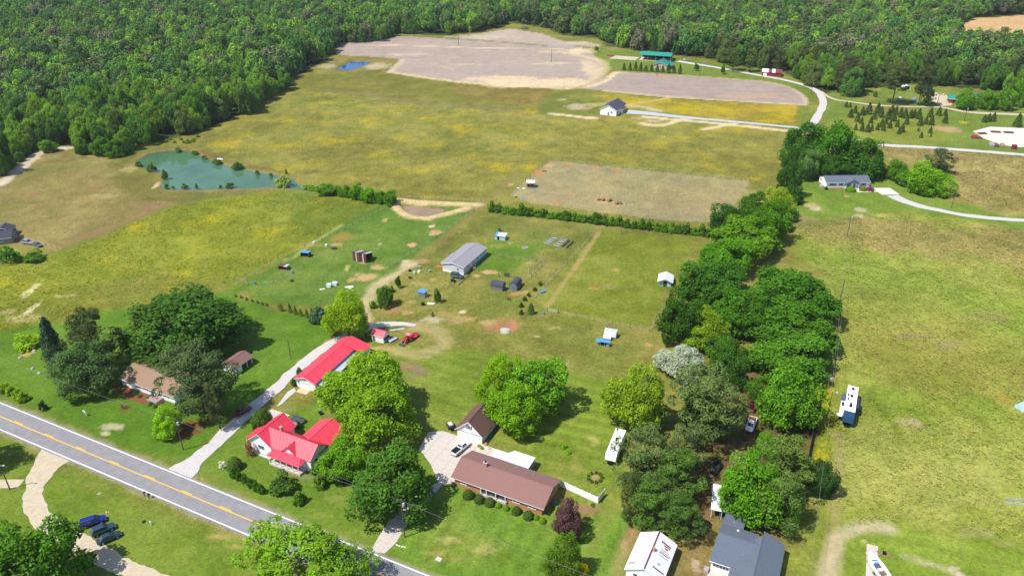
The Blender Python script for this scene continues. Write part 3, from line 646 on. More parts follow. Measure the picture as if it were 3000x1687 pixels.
strip('edge_line', -260, 150, 3.42, 3.66, .08, WHITE_LINE, road, 60)
strip('edge_line', -260, 150, -3.66, -3.42, .08, WHITE_LINE, road, 60)
strip('center_line', -260, 150, -.27, -.05, .08, YELLOW_LINE, road, 60)
_d0 = (Vector(GT(0, 3, 455, 15)) - RC).dot(RD)
for k in range(-8, 16):
    s = _d0 + k * 11.62
    strip('dash_marking', s, s + 3.2, .05, .27, .08, YELLOW_LINE, road)
_e = RC + RD * ((G(790, 1530) - RC).dot(RD))
strip('railroad_marking', (G(788, 1540) - RC).dot(RD), (G(788, 1540) - RC).dot(RD) + .35, -1.3, -.4, .08, WHITE_LINE, road)
strip('railroad_marking', (G(776, 1548) - RC).dot(RD), (G(776, 1548) - RC).dot(RD) + .35, .5, 1.4, .08, WHITE_LINE, road)

def ribbon(name, px, widths, z, mat, jit=.3, step=1.2, seed=1, kind='structure'):
    wl = smooth_line(W2(px), step); n = len(wl); rnd = random.Random(seed)
    if not hasattr(widths, '__len__'): widths = [widths] * len(px)
    vs = []; fs = []; ja = jb = 0
    for i, p in enumerate(wl):
        a = wl[max(i - 1, 0)]; b = wl[min(i + 1, n - 1)]
        d = Vector((b[0] - a[0], b[1] - a[1], 0)).normalized(); nn = Vector((-d.y, d.x, 0))
        t = i / (n - 1) * (len(widths) - 1); k = min(int(t), len(widths) - 2); w = widths[k] * (1 - t + k) + widths[k + 1] * (t - k)
        ja = ja * .6 + rnd.uniform(-jit, jit); jb = jb * .6 + rnd.uniform(-jit, jit)
        for q in (-w / 2 + ja, -w / 6, w / 6, w / 2 + jb):
            vs.append(Vector((p[0], p[1], z)) + nn * q)
    for i in range(n - 1):
        for k in range(3): fs.append((i * 4 + k, (i + 1) * 4 + k, (i + 1) * 4 + k + 1, i * 4 + k + 1))
    o = MB().add(vs, [f[::-1] for f in fs]).build(name, mat); o['kind'] = kind
    return o
_t03 = lambda *l: [P(0, 3, *p) for p in l]
ribbon('driveway', [(505, 1402), (545, 1372), (600, 1325), (645, 1286), (700, 1232), (770, 1172), (815, 1132), (850, 1097), (905, 1052), (960, 1012), (1015, 986), (1060, 966), (1100, 953), (1140, 949), (1185, 949), (1218, 953)],
       [9, 4.6, 4.0, 4.0, 4, 4, 3.8, 3.6, 3.6, 3.6, 3.6, 3.8, 3.6, 3.4, 3, 1.5], .066, GRAVEL, .22, 1.0, 3)
ribbon('driveway', _t03((610, 195), (560, 240), (430, 400), (345, 600), (335, 740), (440, 880), (690, 1050), (900, 1190), (1150, 1310), (1500, 1460), (1800, 1600)),
       [11, 6.5, 3.9, 3.8, 4.2, 4.4, 4.0, 3.8, 3.6, 3.4, 3.4], .066, SANDY, .3, 1.0, 5)
ribbon('side_path', _t03((-150, 520), (60, 522), (215, 520)), 2.6, .066, SANDY, .15, 1, 6)
flat_poly('parking_pad', W2([(810, 1192), (842, 1148), (862, 1136), (868, 1146), (845, 1165), (826, 1184)]), .07, GRAVEL)
ribbon('lane', [(2372, 372), (2392, 345), (2408, 315), (2410, 292), (2396, 270), (2368, 254), (2320, 240), (2250, 226), (2150, 208), (2080, 195), (2020, 186), (1985, 180)], [4.5, 4.5, 4.5, 4.5, 4.5, 4.5, 4, 4, 4, 4, 5, 6], .08, GRAVEL, .3, 3, 7)
ribbon('lane', [(2402, 268), (2440, 290), (2500, 300), (2570, 309), (2650, 313), (2740, 314), (2775, 318), (2840, 329), (2930, 334), (3010, 337), (3200, 345)], [2.5, 2.5, 2.5, 2.5, 2.5, 3, 4, 4.5, 4, 4, 4], .075, SANDY, .3, 3, 8)
ribbon('lane', [(2330, 374), (2560, 421), (2700, 431), (2850, 442), (3010, 455), (3200, 470)], 4.2, .085, GRAVEL, .25, 3, 9)
ribbon('driveway', [(1838, 328), (1900, 333), (2000, 344), (2150, 357), (2330, 374)], [9, 6, 4.2, 4, 4], .085, BLUEGRAVEL, .3, 3, 10)
ribbon('driveway', [P(3, 1, *p) for p in ((1250, 520), (1330, 560), (1450, 602), (1600, 643), (1800, 683), (2000, 718), (2300, 752), (2575, 768), (2900, 785))], [6, 4.8, 4, 3.6, 3.5, 3.5, 3.5, 3.5, 3.5], .07, GRAVEL, .25, 2, 11)
flat_poly('storage_lot', W2([(2850, 385), (2900, 372), (3080, 380), (3120, 420), (2990, 432), (2930, 425), (2880, 405)]), .07, M('white_lot_gravel', S(220, 206, 190), rough=.95, col2=S(234, 224, 212), scale=.5))
flat_poly('farm_yard', W2([(2722, 292), (2740, 272), (2790, 282), (2796, 296), (2786, 310), (2760, 312)]), .075, SANDY)

def clip(poly, a, b, c):
    """part of polygon with a*x+b*y<=c"""
    out = []
    for i in range(len(poly)):
        p, q = poly[i], poly[(i + 1) % len(poly)]
        dp, dq = a * p[0] + b * p[1] - c, a * q[0] + b * q[1] - c
        if dp <= 0: out.append(p)
        if dp * dq < 0:
            t = dp / (dp - dq); out.append((p[0] + (q[0] - p[0]) * t, p[1] + (q[1] - p[1]) * t))
    return out
def paved(name, poly_px, cw, ch, ang, mat, z=.09, gap=.035):
    """slabs cast in bays: every bay is a piece of its own"""
    root = bpy.data.objects.new(name, None); COL.objects.link(root); root['kind'] = 'structure'
    poly = W2(poly_px); c, s = math.cos(-ang), math.sin(-ang)
    loc = [(p[0] * c - p[1] * s, p[0] * s + p[1] * c) for p in poly]
    x0 = min(p[0] for p in loc); x1 = max(p[0] for p in loc); y0 = min(p[1] for p in loc); y1 = max(p[1] for p in loc)
    rnd = random.Random(4)
    for i in range(int((x1 - x0) / cw) + 1):
        for j in range(int((y1 - y0) / ch) + 1):
            q = loc
            q = clip(q, 1, 0, x0 + (i + 1) * cw - gap); q = clip(q, -1, 0, -(x0 + i * cw)) if q else q
            q = clip(q, 0, 1, y0 + (j + 1) * ch - gap) if q else q; q = clip(q, 0, -1, -(y0 + j * ch)) if q else q
            if len(q) < 3: continue
            w = [Vector((p[0] * c + p[1] * s, -p[0] * s + p[1] * c, 0)) for p in q]
            ar = abs(sum(w[k].x * w[(k + 1) % len(w)].y - w[(k + 1) % len(w)].x * w[k].y for k in range(len(w)))) / 2
            if ar < .3: continue
            MB().slab([p + Vector((0, 0, -.02)) for p in w], (0, 0, z + .02 + rnd.uniform(-.008, .008))).build('slab', mat, root)
    return root
_ra = math.atan2(RD.y, RD.x)
paved('concrete_driveway', [(1228, 1314), (1255, 1266), (1300, 1263), (1340, 1277), (1411, 1300), (1470, 1322), (1452, 1342), (1385, 1322), (1345, 1400), (1322, 1418), (1285, 1415), (1262, 1360)], 3.4, 3.6, _ra, CONCRETE)
paved('concrete_drive_lane', [(1280, 1414), (1298, 1417), (1262, 1458), (1208, 1512), (1160, 1590), (1128, 1620), (1085, 1616), (1110, 1570), (1150, 1510), (1205, 1460)], 3.4, 3.4, _ra, CONCRETE, .085)
paved('house_parking_slab', [P(3, 1, *p) for p in ((1060, 445), (1225, 443), (1322, 508), (1150, 512), (1100, 480))], 3.5, 3.5, 0, M('white_concrete', S(232, 226, 220), rough=.9, var=.05, scale=1))
paved('front_walk', [P(3, 1, *p) for p in ((885, 470), (905, 486), (1110, 482), (1110, 474), (910, 476), (895, 466))], 1.5, 1.5, 0, MATS['white_concrete'])
paved('boat_slab', [(2539, 1592), (2572, 1600), (2572, 1640), (2562, 1720), (2535, 1720), (2538, 1640)], 3, 3, 0, CONCRETE)

# ---- standing grass in the rough field and the flowering meadow: one uncountable mass each
def tuft_mass(name, label, poly, n, seed, cols, h=.55):
    rng = np.random.RandomState(seed); xs = [p[0] for p in poly]; ys2 = [p[1] for p in poly]
    x = rng.uniform(min(xs), max(xs), n * 2); y = rng.uniform(min(ys2), max(ys2), n * 2)
    m = (sdist(x, y, poly) > 1) & (np.maximum.reduce([sdist(x, y, zones[q][0]) for q in (36, 37, 39)]) < -2) & (np.abs(x) < .72 * (y * math.cos(PITCH) + 57) + 6) & (fbm(x, y, 7, seed) + .5 * (fbm(x, y, 25, seed + 2.) - .5) > .36)
    x, y = x[m][:n], y[m][:n]; k = len(x)
    V = []; F = 0
    a = rng.uniform(0, 6.283, k); r = rng.uniform(.16, .42, k); hh = rng.uniform(.5, 1.2, k) * h
    vs = []
    for j in range(3):
        c_ = np.stack([x + rng.uniform(-.4, .4, k), y + rng.uniform(-.4, .4, k), hh * rng.uniform(.3, 1, k)], 1)
        nn = rng.normal(size=(k, 3)) * .33; nn[:, 2] = 1; nn /= np.linalg.norm(nn, axis=1, keepdims=True)
        tt = np.stack([np.cos(a + j), np.sin(a + j), 0 * a], 1); tt -= nn * (tt * nn).sum(1, keepdims=True); bb_ = np.cross(nn, tt); rr = r[:, None]
        vs.append(np.stack([c_ - tt * rr, c_ - bb_ * rr * .5, c_ + tt * rr, c_ + bb_ * rr * .5], 1))
    v = np.concatenate(vs).reshape(-1, 3); nf = len(v) // 4
    me = bpy.data.meshes.new(name); me.vertices.add(len(v)); me.vertices.foreach_set('co', v.astype(np.float32).ravel())
    me.loops.add(nf * 4); me.polygons.add(nf); me.loops.foreach_set('vertex_index', np.arange(nf * 4, dtype=np.int32)); me.polygons.foreach_set('loop_start', np.arange(0, nf * 4, 4, dtype=np.int32)); me.update(calc_edges=True)
    ri = np.clip(np.searchsorted(_ys, y), 0, len(_ys) - 1); ci = np.clip(((x / _hw[ri] + 1) / 2 * (_nc - 1)).astype(int), 2, _nc - 3); base = col[ri * _nc + ci]
    c = np.array([S(*q) for q in cols]); pick = c[rng.randint(0, len(cols), k)]; c = base * .72 + pick * .28; idx = np.arange(k)
    cc = np.tile(c[idx] * rng.uniform(.82, 1.28, (k, 1)), (3, 1)); cc = np.repeat(cc, 4, 0)
    at_ = me.attributes.new('col', 'FLOAT_COLOR', 'POINT'); at_.data.foreach_set('color', np.concatenate([cc, np.ones((len(cc), 1))], 1).astype(np.float32).ravel())
    m_ = bpy.data.materials.new(name + '_blades'); m_.use_nodes = True; nt = m_.node_tree; b = nt.nodes['Principled BSDF']; b.inputs['Roughness'].default_value = .95; b.inputs['Specular IOR Level'].default_value = .05
    an = nt.nodes.new('ShaderNodeAttribute'); an.attribute_name = 'col'
    nt.links.new(an.outputs['Color'], b.inputs['Base Color']); me.materials.append(m_)
    o = bpy.data.objects.new(name, me); COL.objects.link(o); return tag(o, label, 'grass', kind='stuff')
tuft_mass('rough_grass', 'tall mixed weeds and dry grass standing across the rough right field', ROUGH, 24000, 3, [(116, 146, 44), (150, 156, 66), (170, 156, 96), (186, 166, 120), (128, 150, 50)], .22)
tuft_mass('meadow_grass', 'standing hay grass across the yellow flowering meadow', YELLOW_MEADOW, 14000, 5, [(110, 130, 40), (140, 146, 46), (160, 150, 60), (176, 164, 40), (120, 140, 44)], .1)
tuft_mass('tall_brown_grass', 'tall brown grass standing behind the blue-roofed house', zones[42][0], 9000, 8, [(166, 148, 90), (184, 162, 106), (150, 142, 76), (172, 150, 96)], .25)
# ================================================================== BUILDINGS
WHITE = M('white_siding', (.80, .80, .80), rough=.6, var=.04, scale=3)
TRIM = M('white_trim', (.82, .82, .82), rough=.5, var=.03, scale=3)
RED = M('red_metal_roof', S(216, 66, 86, .95), rough=.4, var=.14, scale=.7, spec=.4)
GLASS = M('window_glass', (.03, .045, .06), rough=.08, var=.3, scale=2, spec=.6)
SHINGLE_BROWN = M('brown_shingles', S(122, 92, 88, .8), rough=.95, col2=S(150, 112, 104, .9), scale=9, bump=.5, bscale=18, detail=6)
SHINGLE_TAUPE = M('weathered_brown_shingles', S(134, 108, 90, .8), rough=.95, col2=S(158, 130, 108, .9), scale=6, bump=.4, bscale=16, detail=6)
SHINGLE_GREY = M('grey_shingles', S(128, 126, 134, .8), rough=.95, col2=S(158, 154, 160, .9), scale=8, bump=.5, bscale=18, detail=6)
SHINGLE_BLUE = M('slate_blue_shingles', S(74, 84, 98, .85), rough=.95, col2=S(106, 114, 128, .95), scale=8, bump=.5, bscale=18, detail=6)
SHINGLE_DARK = M('charcoal_shingles', S(56, 60, 76, .9), rough=.95, col2=S(80, 84, 100, .9), scale=8, bump=.4, bscale=18)
BRICK = M('red_brick', S(190, 126, 96, .8), rough=.9, col2=S(214, 150, 112, .8), scale=12, stretch=(1, 1, 3))
GREYMETAL = M('galvanised_metal', S(190, 196, 204, .9), rough=.45, var=.08, scale=2, metal=.2)
WHITEMETAL = M('white_metal_roof', S(236, 238, 244), rough=.4, var=.05, scale=1.5)
RUST = M('rusted_tin', S(96, 46, 44), rough=.85, col2=S(142, 92, 84), scale=2.2, stretch=(3, 3, .35))
RUSTPATCH = M('rust_stain', S(120, 62, 40), rough=.9, col2=S(156, 88, 58), scale=4)
DARKWOOD = M('dark_weathered_wood', S(92, 84, 80), rough=.9, var=.2, scale=4, stretch=(4, 4, .5))
TIMBER = M('bare_timber', S(176, 146, 112), rough=.9, var=.15, scale=4)
DARK = M('interior_shade', S(30, 30, 34), rough=.95, var=.2, scale=3)  # near-black colour stands in for the shade inside openings
BLUEMETAL = M('blue_painted_metal', S(74, 146, 206, .9), rough=.4, var=.08, scale=2)
PALEBLUE = M('pale_blue_sheet', S(176, 208, 222, .9), rough=.5, var=.12, scale=2)
TEALROOF = M('teal_metal_roof', S(40, 142, 122, .9), rough=.4, var=.07, scale=1.5)
GREYSIDE = M('grey_siding', S(120, 118, 120, .85), rough=.75, var=.06, scale=3)
VINYL = M('light_grey_vinyl', S(226, 226, 228), rough=.6, var=.03, scale=2)
SKIRT = M('blue_skirting', S(60, 150, 190, .9), rough=.6, var=.1, scale=3)
TEAL = M('teal_shutter', S(40, 150, 150, .8), rough=.6, var=.06)
SHUTTER = M('blue_grey_shutter', S(84, 104, 122, .8), rough=.6, var=.06)
MULCH = M('red_mulch', S(142, 80, 56, .85), rough=1, col2=S(116, 66, 48, .85), scale=5, bump=.6, bscale=14)
BLACK = M('black_plastic', S(28, 28, 32), rough=.5, var=.1)
STONE = M('grey_stone', S(170, 165, 160, .8), rough=.9, var=.2, scale=5)

def fb(side, B, a0, a1, z0, z1, d0, d1):
    x0, x1, y0, y1 = B
    return {'f': (a0, a1, y0 - d1, y0 - d0, z0, z1), 'b': (a0, a1, y1 + d0, y1 + d1, z0, z1),
            'r': (x1 + d0, x1 + d1, a0, a1, z0, z1), 'l': (x0 - d1, x0 - d0, a0, a1, z0, z1)}[side]
def window(th, side, B, a, z, w, h, shut=None, cols=2, rows=2, frame=None):
    f = box('window', frame or TRIM, th, *fb(side, B, a - w / 2, a + w / 2, z, z + h, 0, .05))
    t = .07; cw = (w - t * (cols + 1)) / cols; rh = (h - t * (rows + 1)) / rows
    for i in range(cols):
        for j in range(rows):
            x = a - w / 2 + t + i * (cw + t); y = z + t + j * (rh + t)
            box('pane', GLASS, f, *fb(side, B, x, x + cw, y, y + rh, .05, .062))
    box('sill', frame or TRIM, f, *fb(side, B, a - w / 2 - .05, a + w / 2 + .05, z - .06, z, 0, .1))
    if shut:
        for s in (-1, 1):
            c = a + s * (w / 2 + .22)
            box('shutter', shut, th, *fb(side, B, c - .17, c + .17, z, z + h, 0, .04))
    return f
def door(th, side, B, a, w=.95, h=2.05, z=.0, mat=None, handle=True):
    d = box('door', mat or TRIM, th, *fb(side, B, a - w / 2, a + w / 2, z, z + h, 0, .06))
    if handle: box('handle', BLACK, d, *fb(side, B, a + w * .32, a + w * .4, z + .95, z + 1.05, .06, .1))
    return d
def walls(th, B, h, mat, axis=None, rise=0, t=.15, z0=0.0, sides='fbrl'):
    x0, x1, y0, y1 = B
    xm, ym = (x0 + x1) / 2, (y0 + y1) / 2
    def end_y(y, s):
        pts = [(x0, y, z0), (x1, y, z0), (x1, y, h)] + ([(xm, y, h + rise)] if axis == 'y' else []) + [(x0, y, h)]
        MB().slab(pts, (0, s * t, 0)).build('wall', mat, th)
    def end_x(x, s):
        pts = [(x, y0 + t, z0), (x, y1 - t, z0), (x, y1 - t, h)] + ([(x, ym, h + rise * (1 - 2 * t / (y1 - y0)))] if axis == 'x' else []) + [(x, y0 + t, h)]
        MB().slab(pts, (s * t, 0, 0)).build('wall', mat, th)
    if 'f' in sides: end_y(y0, 1)
    if 'b' in sides: end_y(y1, -1)
    if 'l' in sides: end_x(x0, 1)
    if 'r' in sides: end_x(x1, -1)
def slope(th, pts, mat, t=.1, ribs=0, name='roof_slope', ribmat=None):
    """one roof plane; pts = eave start, eave end, ridge end, ridge start; ribs run from eave to ridge"""
    p = [Vector(q) for q in pts]
    n = (p[1] - p[0]).cross(p[3] - p[0]).normalized()
    if n.z < 0: n = -n
    o = MB().slab(p, n * t).build(name, mat, th)
    if ribs:
        b = MB(); k = max(2, int((p[1] - p[0]).length / ribs))
        for i in range(k + 1):
            f = i / k
            e = p[0].lerp(p[1], f); r = p[3].lerp(p[2], f)
            dx = (p[1] - p[0]).normalized() * .055
            b.slab([e - dx + n * t, e + dx + n * t, r + dx + n * t, r - dx + n * t], n * .06)
        b.build('roof_ribs', ribmat or mat, o, kind='stuff')
    return o
def gable_roof(th, B, h, rise, axis, mat, over=.45, end=.35, t=.1, ribs=0, cap=None, trim=TRIM):
    x0, x1, y0, y1 = B
    if axis == 'x':
        m = (y0 + y1) / 2; k = rise / ((y1 - y0) / 2); ze = h - over * k
        a, b = x0 - end, x1 + end
        slope(th, [(a, y0 - over, ze), (b, y0 - over, ze), (b, m, h + rise), (a, m, h + rise)], mat, t, ribs)
        slope(th, [(b, y1 + over, ze), (a, y1 + over, ze), (a, m, h + rise), (b, m, h + rise)], mat, t, ribs)
        MB().slab([(a, m - .15, h + rise + t * .75), (b, m - .15, h + rise + t * .75), (b, m, h + rise + t * 1.35), (a, m, h + rise + t * 1.35)], (0, 0, .05)).slab([(a, m, h + rise + t * 1.35), (b, m, h + rise + t * 1.35), (b, m + .15, h + rise + t * .75), (a, m + .15, h + rise + t * .75)], (0, 0, .05)).build('ridge_cap', cap or mat, th)
        for y in (y0 - over - .03, y1 + over):
            box('fascia', trim, th, a, b, y, y + .03, ze - .12, ze + .07)
    else:
        m = (x0 + x1) / 2; k = rise / ((x1 - x0) / 2); ze = h - over * k
        a, b = y0 - end, y1 + end
        slope(th, [(x0 - over, b, ze), (x0 - over, a, ze), (m, a, h + rise), (m, b, h + rise)], mat, t, ribs)
        slope(th, [(x1 + over, a, ze), (x1 + over, b, ze), (m, b, h + rise), (m, a, h + rise)], mat, t, ribs)
        MB().slab([(m - .15, a, h + rise + t * .75), (m - .15, b, h + rise + t * .75), (m, b, h + rise + t * 1.35), (m, a, h + rise + t * 1.35)], (0, 0, .05)).slab([(m, a, h + rise + t * 1.35), (m, b, h + rise + t * 1.35), (m + .15, b, h + rise + t * .75), (m + .15, a, h + rise + t * .75)], (0, 0, .05)).build('ridge_cap', cap or mat, th)
        for s, xe in ((-1, x0 - over), (1, x1 + over)):
            MB().slab([(xe, a - .03, ze - .12), (m, a - .03, h + rise - .12), (m, a - .03, h + rise + .09), (xe, a - .03, ze + .09)], (0, .03, 0)).build('fascia', trim, th)
def building(name, label, cat, A, rz, z=0.0):
    p = G(*A, z); p.z = 0
    return thing(name, label, cat, p, rz)
HEAD = R(-25.7)
zz = lambda ox, oy, s: (lambda x, y: (ox + x / s, oy + y / s))
zA, zB_, zC, zD, zE, zF_, zG = zz(1260, 680, 7.247), zz(840, 980, 7.247), zz(690, 1200, 6.588), zz(1290, 1160, 9.058), zz(1300, 1290, 6.039), zz(1800, 1480, 5.051), zz(330, 980, 5.572)

# --- brick ranch house
th = building('ranch_house', 'long brick ranch house with brown shingle roof and white carport behind', 'house', zE(118, 635), R(-26.3), 2.6)
B = (.75, 22.35, .55, 9.5)
walls(th, B, 2.6, BRICK, 'x', 1.75)
gable_roof(th, B, 2.62, 1.75, 'x', SHINGLE_BROWN, .55, .7)
B2 = (B[0], B[1], B[2], B[3])
for a, w in ((3.0, 1.7), (16.2, 1.9), (20.0, 1.9)):
    window(th, 'f', B2, a, 1.15, w, 1.15, SHUTTER, 2, 1)
# recessed porch: its shade is a dark sheet on the wall, behind white posts
box('porch_shade', DARK, th, *fb('f', B, 7.6, 13.9, .5, 2.45, 0, .03))
for a, w in ((8.3, 1.2), (10.2, 1.9), (12.5, 1.3)):
    window(th, 'f', B, a, .75, w, 1.55, None, 2, 1, GREYSIDE)
for a in (7.7, 9.15, 11.45, 13.8):
    box('porch_post', TRIM, th, *fb('f', B, a - .07, a + .07, .5, 2.5, .45, .6))
box('porch_floor', CONCRETE, th, *fb('f', B, 7.5, 14.0, 0, .5, .035, .62))
for y in (3.2, 6.4):
    window(th, 'r', B, y, 1.2, .9, 1.1, None, 1, 2)
ch = box('chimney', BRICK, th, 6.0, 6.9, 4.5, 5.2, 3.6, 5.35)
box('chimney_cap', GREYMETAL, ch, 5.95, 6.95, 4.45, 5.25, 5.35, 5.45); MB().cyl((6.45, 4.85, 5.45), .25, .35, 8).build('flue', BLACK, ch)
for x, y in ((10.5, 7.6), (12.5, 8.4), (15.2, 7.9), (17.1, 7.7)):
    MB().cyl((x, y, 2.6 + (9.5 - y) * .39), .07, .5, 6).build('vent_pipe', GREYMETAL, th)
carp = building('patio_cover', 'flat white metal patio roof behind the brown ranch house', 'patio cover', zE(118, 635), R(-26.3), 2.6)
MB().slab([(4.8, 10.25, 2.42), (14.7, 10.1, 2.42), (14.6, 14.3, 2.36), (9.2, 14.3, 2.36), (8.1, 12.9, 2.38), (4.8, 12.9, 2.38)], (0, 0, .16)).build('roof', WHITEMETAL, carp)
for x, y in ((5.0, 12.7), (8.2, 12.7), (9.4, 14.1), (12, 14.1), (14.4, 14.1), (14.4, 12.0)):
    box('post', TRIM, carp, x - .06, x + .06, y - .06, y + .06, 0, 2.36)
box('screen_panel', M('screen_panel_grey', S(150, 160, 170), .5), carp, 14.5, 14.56, 11.2, 13.4, .1, 1.6)
box('storage_bin', M('blue_storage_bin', S(60, 80, 140), .5), carp, 12.8, 14.0, 10.6, 11.6, 0, 1.1)
acu = tag(box('air_conditioner', M('teal_grey_metal', S(90, 140, 150), .5), None, 0, .9, 0, .9, 0, .8), 'pale teal air conditioner unit beside the ranch house gable', 'air conditioner')
acu.location = building_loc = G(1619, 1478); acu.rotation_euler.z = HEAD

# --- white vinyl fence beside the ranch
fa, fb_ = G(1641, 1424), G(1751, 1474)
vf = thing('vinyl_fence', 'white vinyl privacy fence running out from the brown ranch house', 'fence', fa, math.atan2((fb_ - fa).y, (fb_ - fa).x))
fl = (fb_ - fa).length; n = 5
for i in range(n + 1):
    x = fl * i / n
    po = box('post', TRIM, vf, x - .07, x + .07, -.07, .07, 0, 2.0); MB().add([(x - .09, -.09, 2), (x + .09, -.09, 2), (x + .09, .09, 2), (x - .09, .09, 2), (x, 0, 2.12)], [(0, 1, 4), (1, 2, 4), (2, 3, 4), (3, 0, 4), (3, 2, 1, 0)]).build('cap', TRIM, po)
    if i < n: box('panel', WHITE, vf, x + .08, x + fl / n - .08, -.02, .02, .06, 1.85)
box('post', TRIM, vf, fl - .02, fl + .12, 2.9, 3.04, 0, 2.0)
box('panel', WHITE, vf, fl + .03, fl + .07, .1, 2.88, .06, 1.85)

# --- detached white garage
th = building('white_garage', 'white two-door garage with steep brown roof beside the concrete drive', 'garage', zD(455, 1060), R(-25.9))
B = (0, 6.85, 0, 9.2)
walls(th, B, 2.6, WHITE, 'y', 3.1)
gable_roof(th, B, 2.62, 3.1, 'y', M('dark_brown_shingles', S(98, 72, 68, .8), .95, col2=S(124, 90, 82, .8), scale=9, bump=.5, bscale=18), .45, .4)
for a in (1.8, 5.02):
    d = box('garage_door', TRIM, th, *fb('f', B, a - 1.3, a + 1.3, .02, 2.15, 0, .05))
    for k in range(4): box('door_section', WHITE, d, *fb('f', B, a - 1.26, a + 1.26, .04 + k * .53, .54 + k * .53, .05, .07))
    box('door_header', M('grey_trim', S(150, 152, 160), .6), d, *fb('f', B, a - 1.36, a + 1.36, 2.15, 2.27, 0, .1))
window(th, 'f', B, 3.42, 3.3, .75, 1.15, SHUTTER, 1, 2)
window(th, 'r', B, 4.2, 1.2, .8, 1.0, SHUTTER, 1, 2)
window(th, 'r', B, 7.2, 1.2, .8, 1.0, None, 1, 2)

# --- farmhouse with red metal roof
th = building('farmhouse', 'white farmhouse with red metal cross-gabled roof and long front porch', 'house', zC(330, 775), R(-26.4))
Bw = (0, 6.3, 0, 8.2); Bm = (6.3, 17.9, .25, 6.0); Br = (10.3, 17.75, 6.0, 13.2)
walls(th, Bw, 3.7, WHITE, 'y', 2.5); walls(th, Bm, 3.65, WHITE, 'x', 2.2, sides='fbr'); walls(th, Br, 3.0, WHITE, 'y', 1.7, sides='blr')
gable_roof(th, Bw, 3.7, 2.5, 'y', RED, .4, .45, .08, .8)
x0, x1, y0, y1 = Bm; m = (y0 + y1) / 2
slope(th, [(5.6, y0 - .4, 3.37), (18.3, y0 - .4, 3.37), (18.3, m, 5.9), (3.2, m, 5.9)], RED, .08, .8)
slope(th, [(18.3, y1 + .4, 3.37), (5.6, y1 + .4, 3.37), (3.2, m, 5.9), (18.3, m, 5.9)], RED, .08, .8)
MB().tube([(3.6, m, 6.0), (18.3, m, 6.0)], .09, 6).build('ridge_cap', RED, th)
gable_roof(th, (Br[0], Br[1], 3.4, Br[3]), 3.0, 1.75, 'y', RED, .35, .3, .08, .8)
# front cross gable
dg = [(9.9, -.02, 3.3), (14.1, -.02, 3.3), (12.0, -.02, 5.25)]
MB().slab(dg, (0, .2, 0)).build('gable_wall', WHITE, th)
slope(th, [(9.65, 3.0, 3.2), (9.65, -.35, 3.2), (12.0, -.35, 5.4), (12.0, 3.0, 5.4)], RED, .08, .8)
slope(th, [(14.35, -.35, 3.2), (14.35, 3.0, 3.2), (12.0, 3.0, 5.4), (12.0, -.35, 5.4)], RED, .08, .8)
# front porch
slope(th, [(7.0, -2.3, 2.7), (16.6, -2.3, 2.7), (15.4, .1, 3.4), (7.9, .1, 3.4)], RED, .07, .8, 'porch_roof')
MB().slab([(16.6, -2.3, 2.7), (16.6, .1, 2.7), (15.4, .1, 3.4)], (.02, 0, .06)).build('porch_roof', RED, th)
MB().slab([(7.0, .1, 2.7), (7.0, -2.3, 2.7), (7.9, .1, 3.4)], (-.02, 0, .06)).build('porch_roof', RED, th)
box('porch_floor', CONCRETE, th, 7.4, 16.5, -2.25, -.03, 0, .5)
for x in (7.4, 9.1, 10.9, 12.7, 14.5, 16.2): box('porch_post', TRIM, th, x - .06, x + .06, -2.16, -2.04, .5, 2.68)
door(th, 'f', (0, 18, .22, 6), 12.0, 1.0, 2.1, .5, SHUTTER)
for a in (8.6, 14.6): window(th, 'f', (0, 18, .22, 6), a, 1.2, .95, 1.3, None, 2, 2)
window(th, 'f', Bw, 3.15, 1.45, 1.9, 1.2, None, 2, 2); window(th, 'r', Bm, 2.2, 1.3, .9, 1.3, None, 1, 2); window(th, 'r', Br, 9.4, 1.1, .9, 1.3, None, 1, 2)
# side porch
slope(th, [(-2.2, 5.6, 2.55), (-2.2, .4, 2.55), (-.05, 1.4, 3.3), (-.05, 5.6, 3.3)], RED, .07, .8, 'porch_roof')
for y in (.6, 3.0, 5.4): box('porch_post', TRIM, th, -2.1, -1.98, y, y + .12, 0, 2.55)
box('porch_floor', CONCRETE, th, -2.2, -.05, .4, 5.6, 0, .35)
box('foundation', CONCRETE, th, .1, 6.2, -.9, -.2, .0, .18)
ch = box('chimney', BRICK, th, 6.8, 7.35, 3.2, 3.75, 5.2, 7.0); box('chimney_cap', STONE, ch, 6.74, 7.41, 3.14, 3.81, 7.0, 7.1)
MB().cyl((12.6, 9.8, 4.1), .06, .6, 6).build('vent_pipe', TRIM, th)
pl = thing('patio_slab', 'pale concrete back patio behind the red-roofed farmhouse', 'patio', G(800, 1226), HEAD)
for i in range(3):
    for j in range(3): box('slab', CONCRETE, pl, i * 2.0 - 3, i * 2.0 - 1.03, j * 2 - 3, j * 2 - 1.03, 0, .1)
# well house
th = building('well_house', 'tiny white well house with grey shingle roof behind the farmhouse', 'shed', zC(1090, 260), R(-26))
B = (0, 2.4, 0, 1.9); walls(th, B, 1.1, WHITE, 'x', .8); gable_roof(th, B, 1.1, .8, 'x', SHINGLE_DARK, .2, .15, .08)

